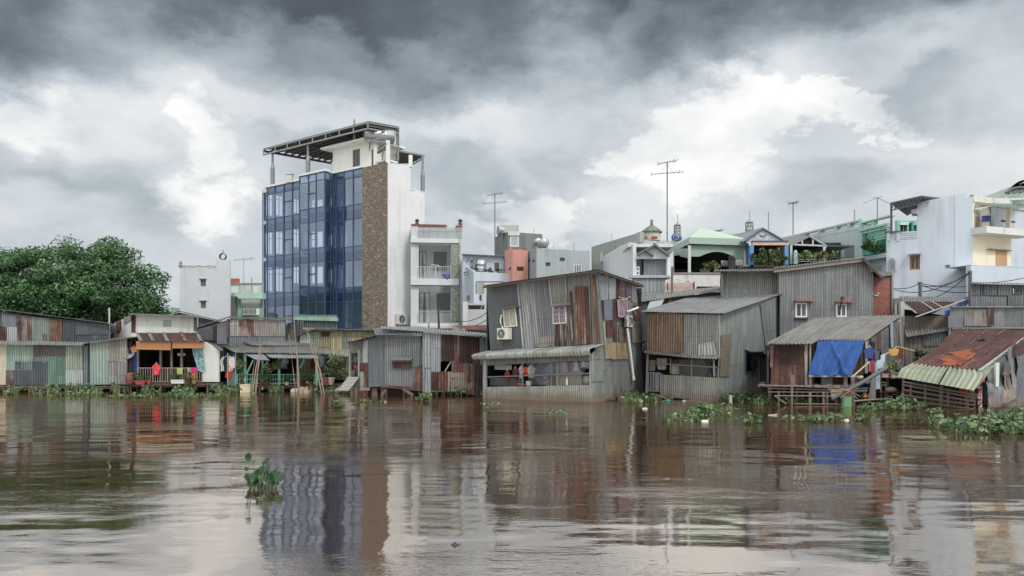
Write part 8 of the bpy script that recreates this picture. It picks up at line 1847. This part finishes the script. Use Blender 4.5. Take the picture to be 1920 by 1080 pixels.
for x, y, n, sx, sy, sc, hh, l in [(95, 733, 22, .5, .3, 1.7, .45, 'tall leafy clump against the green tin sheet at the left'), (40, 731, 10, .6, .3, 1.2, .3, 'low clump at the far left shack foot'), (152, 742, 14, 1.0, .3, 1.0, .2, 'pale clump drifting just off the left shacks'), (268, 746, 14, .9, .2, .9, .18, 'thin clump off the barrel end of the veranda'), (330, 745, 26, 1.3, .4, .95, .2, 'long flat clump off the railed veranda'), (385, 746, 18, .8, .3, .95, .22, 'rounded clump right of the long flat one'),
        (634, 756, 5, .18, .1, .8, .15, 'tiny yellowish sprig off the right leaning poles'), (700, 754, 6, .4, .12, .8, .12, 'flat yellowish scrap of plants before the stilt house'), (790, 752, 12, .25, .25, 1.0, .28, 'upright clump before the white strip of the stilt house'), (848, 742, 16, .7, .2, 1.2, .3, 'grassy clump under the rusty end of the stilt house'), (915, 765, 5, .12, .1, .9, .2, 'tiny clump at the left corner of the leaning house'), (1042, 778, 6, .12, .12, .8, .22, 'tiny clump off the middle of the leaning house'),
        (1290, 779, 7, .5, .15, .8, .12, 'sparse trail left of the round middle clump'), (1335, 776, 30, .45, .45, 1.0, .28, 'round middle clump off the grey green house'), (1300, 789, 18, .4, .2, .9, .15, 'flat front part of the middle raft'), (1408, 793, 9, .18, .2, 1.0, .26, 'small upright clump right of the middle raft'), (1545, 790, 22, .5, .18, .95, .2, 'clump just left of the green post'), (1616, 790, 6, .13, .1, .9, .2, 'tiny clump just right of the green post'),
        (1668, 769, 22, .55, .25, 1.0, .26, 'clump before the cluttered platform'), (1690, 766, 16, .22, .2, 1.3, .34, 'taller clump at the left end of the cage'), (1610, 766, 8, .4, .1, .8, .14, 'thin trail between green post and platform'), (1480, 758, 14, .8, .2, 1.0, .24, 'clump among the jetty stilts'), (1758, 775, 4, .1, .1, .8, .25, 'single sprig before the cage'), (1385, 752, 14, .5, .2, 1.1, .3, 'clump at the corner stake of the grey green house'), (1180, 749, 10, .4, .2, 1.0, .3, 'clump at the leaning house side wall')]:
    clump(x, y, n, sx, sy, sc, l, h=hh)
# the near clump: larger, each stalk readable
p = Q(485, 916); m = MB(); r = random.Random(11)
def bigleaf(base, tip, rad, nrm, t_):
    base, tip = V(base), V(tip); m.cur = 1; mid = base.lerp(tip, .5)+V((rng.uniform(-.02, .02), 0, .01)); m.tube([base, mid, tip], .0075, 6, .005); m.cur = 0
    nrm = V(nrm).normalized(); ux = nrm.orthogonal().normalized(); uz = (V((0,0,1))-nrm*nrm.z).normalized() if abs(nrm.z) < .98 else ux; uy = nrm.cross(uz)
    c = tip+uz*rad*.9; ring0 = [c]*13; rows = [[c+nrm*(-rad*.18)]*13]
    for k in (.45, .8, 1.0): rows.append([c + (uz*math.cos(a)*(1.08 if math.cos(a) > 0 else .95) + uy*math.sin(a))*rad*k + nrm*(rad*.25*(k*k)*abs(math.sin(a))-rad*.18*(1-k)) for a in [i/12*6.283 for i in range(13)]])
    m.grid(rows, [[(t_, t_)]*13]*4)
for dx, dy, tx, tz, rad, nx_, nz_ in ((-.06, 0, -.14, .38, .058, -.3, .1), (-.05, 0, -.165, .24, .03, .5, .4), (-.1, .05, -.2, .12, .045, -.6, .5), (-.02, .02, .0, .17, .055, .2, .6), (0, 0, .03, .25, .045, -.2, .9), (.02, 0, .09, .31, .04, .4, .3), (.03, .03, .1, .37, .03, -.3, .6), (.08, 0, .13, .05, .085, -.1, .25), (.15, .02, .26, .08, .085, .4, .5),
        (.02, .05, -.02, .04, .07, .1, .5), (-.08, -.02, -.12, .02, .06, -.4, .6), (.05, .1, .06, .2, .05, .5, .8), (.1, .1, .17, .16, .05, .2, .9), (-.05, .1, -.09, .17, .05, -.3, .9), (.2, .0, .3, .2, .02, .7, .3), (.0, -.05, .03, .02, .05, 0, .8)):
    bigleaf(p+V((dx, dy, -.03)), p+V((tx, dy*1.3, tz)), rad, (nx_, -.8, nz_), r.uniform(.1, .6))
for k in range(16):
    a = r.uniform(-.17, .22); bigleaf(p+V((a, r.uniform(-.04, .08), -.03)), p+V((a+r.uniform(-.05, .05), r.uniform(-.04, .1), r.uniform(.03, .16))), r.uniform(.03, .055), (r.uniform(-.7, .7), -.8, r.uniform(.2, .9)), r.uniform(0, .7))
for k in range(6): a = V((rng.uniform(-.18, .2), rng.uniform(-.05, .1), -.02)); m.cur = 1; m.tube([p+a, p+a+V((rng.uniform(-.03, .03), 0, rng.uniform(.08, .2)))], .009, 5, .004)
m.cur = 0; m.build('water_hyacinth', [leafmat('0f2c16', '184a1e', '386b2e', .3, .1), HY_S], None, 'largest and nearest water hyacinth plant floating alone in the left foreground', 'water plant', 'floating water hyacinth clumps')
m = MB(); m.lathe(Q(853, 1022)-V((0,0,.01)), [(.035, 0), (.045, .01), (.02, .025), (.005, .04)], 8); thingmesh(m, 'floating_debris', DGREY, 'tiny dark scrap floating alone in the foreground', 'litter')
m = MB(); m.lathe(Q(1706, 991)-V((0,0,.01)), [(.05, 0), (.07, .01), (.03, .02), (.005, .03)], 8); thingmesh(m, 'floating_debris', wood('5a3a30'), 'small brown scrap floating at the lower right', 'litter')
m = MB(); m.bar(Q(1440, 779), Q(1457, 779)+V((0,0,.03)), .04); thingmesh(m, 'floating_stick', paint('b0a89c'), 'pale stick floating off the jetty', 'litter')
# ============ trees on the opposite bank, seen mirrored in the glass tower
for i, (x, rx) in enumerate(((-62, 7), (-38, 6), (-18, 8), (8, 6), (34, 8), (60, 7))):
    c = V((x, -78-(i % 3)*4, 6.5)); o = thing('riverside_tree', 'tree on the opposite bank behind the viewpoint', 'tree', V((c.x, c.y, .4)), 'trees on the opposite bank'); m = MB(); m.tube([V((c.x, c.y, .4)), c], .5, 8, .2); m.build('trunk', wood('5a4a3a'), o); m = MB(); r = random.Random(i)
    for k in range(16): leaves(m, c+V((r.uniform(-.8, .8)*rx, r.uniform(-.6, .6)*rx, r.uniform(-2, 4))), 60, rx*.32, .7, r)
    m.build('crown', leafmat(), o)
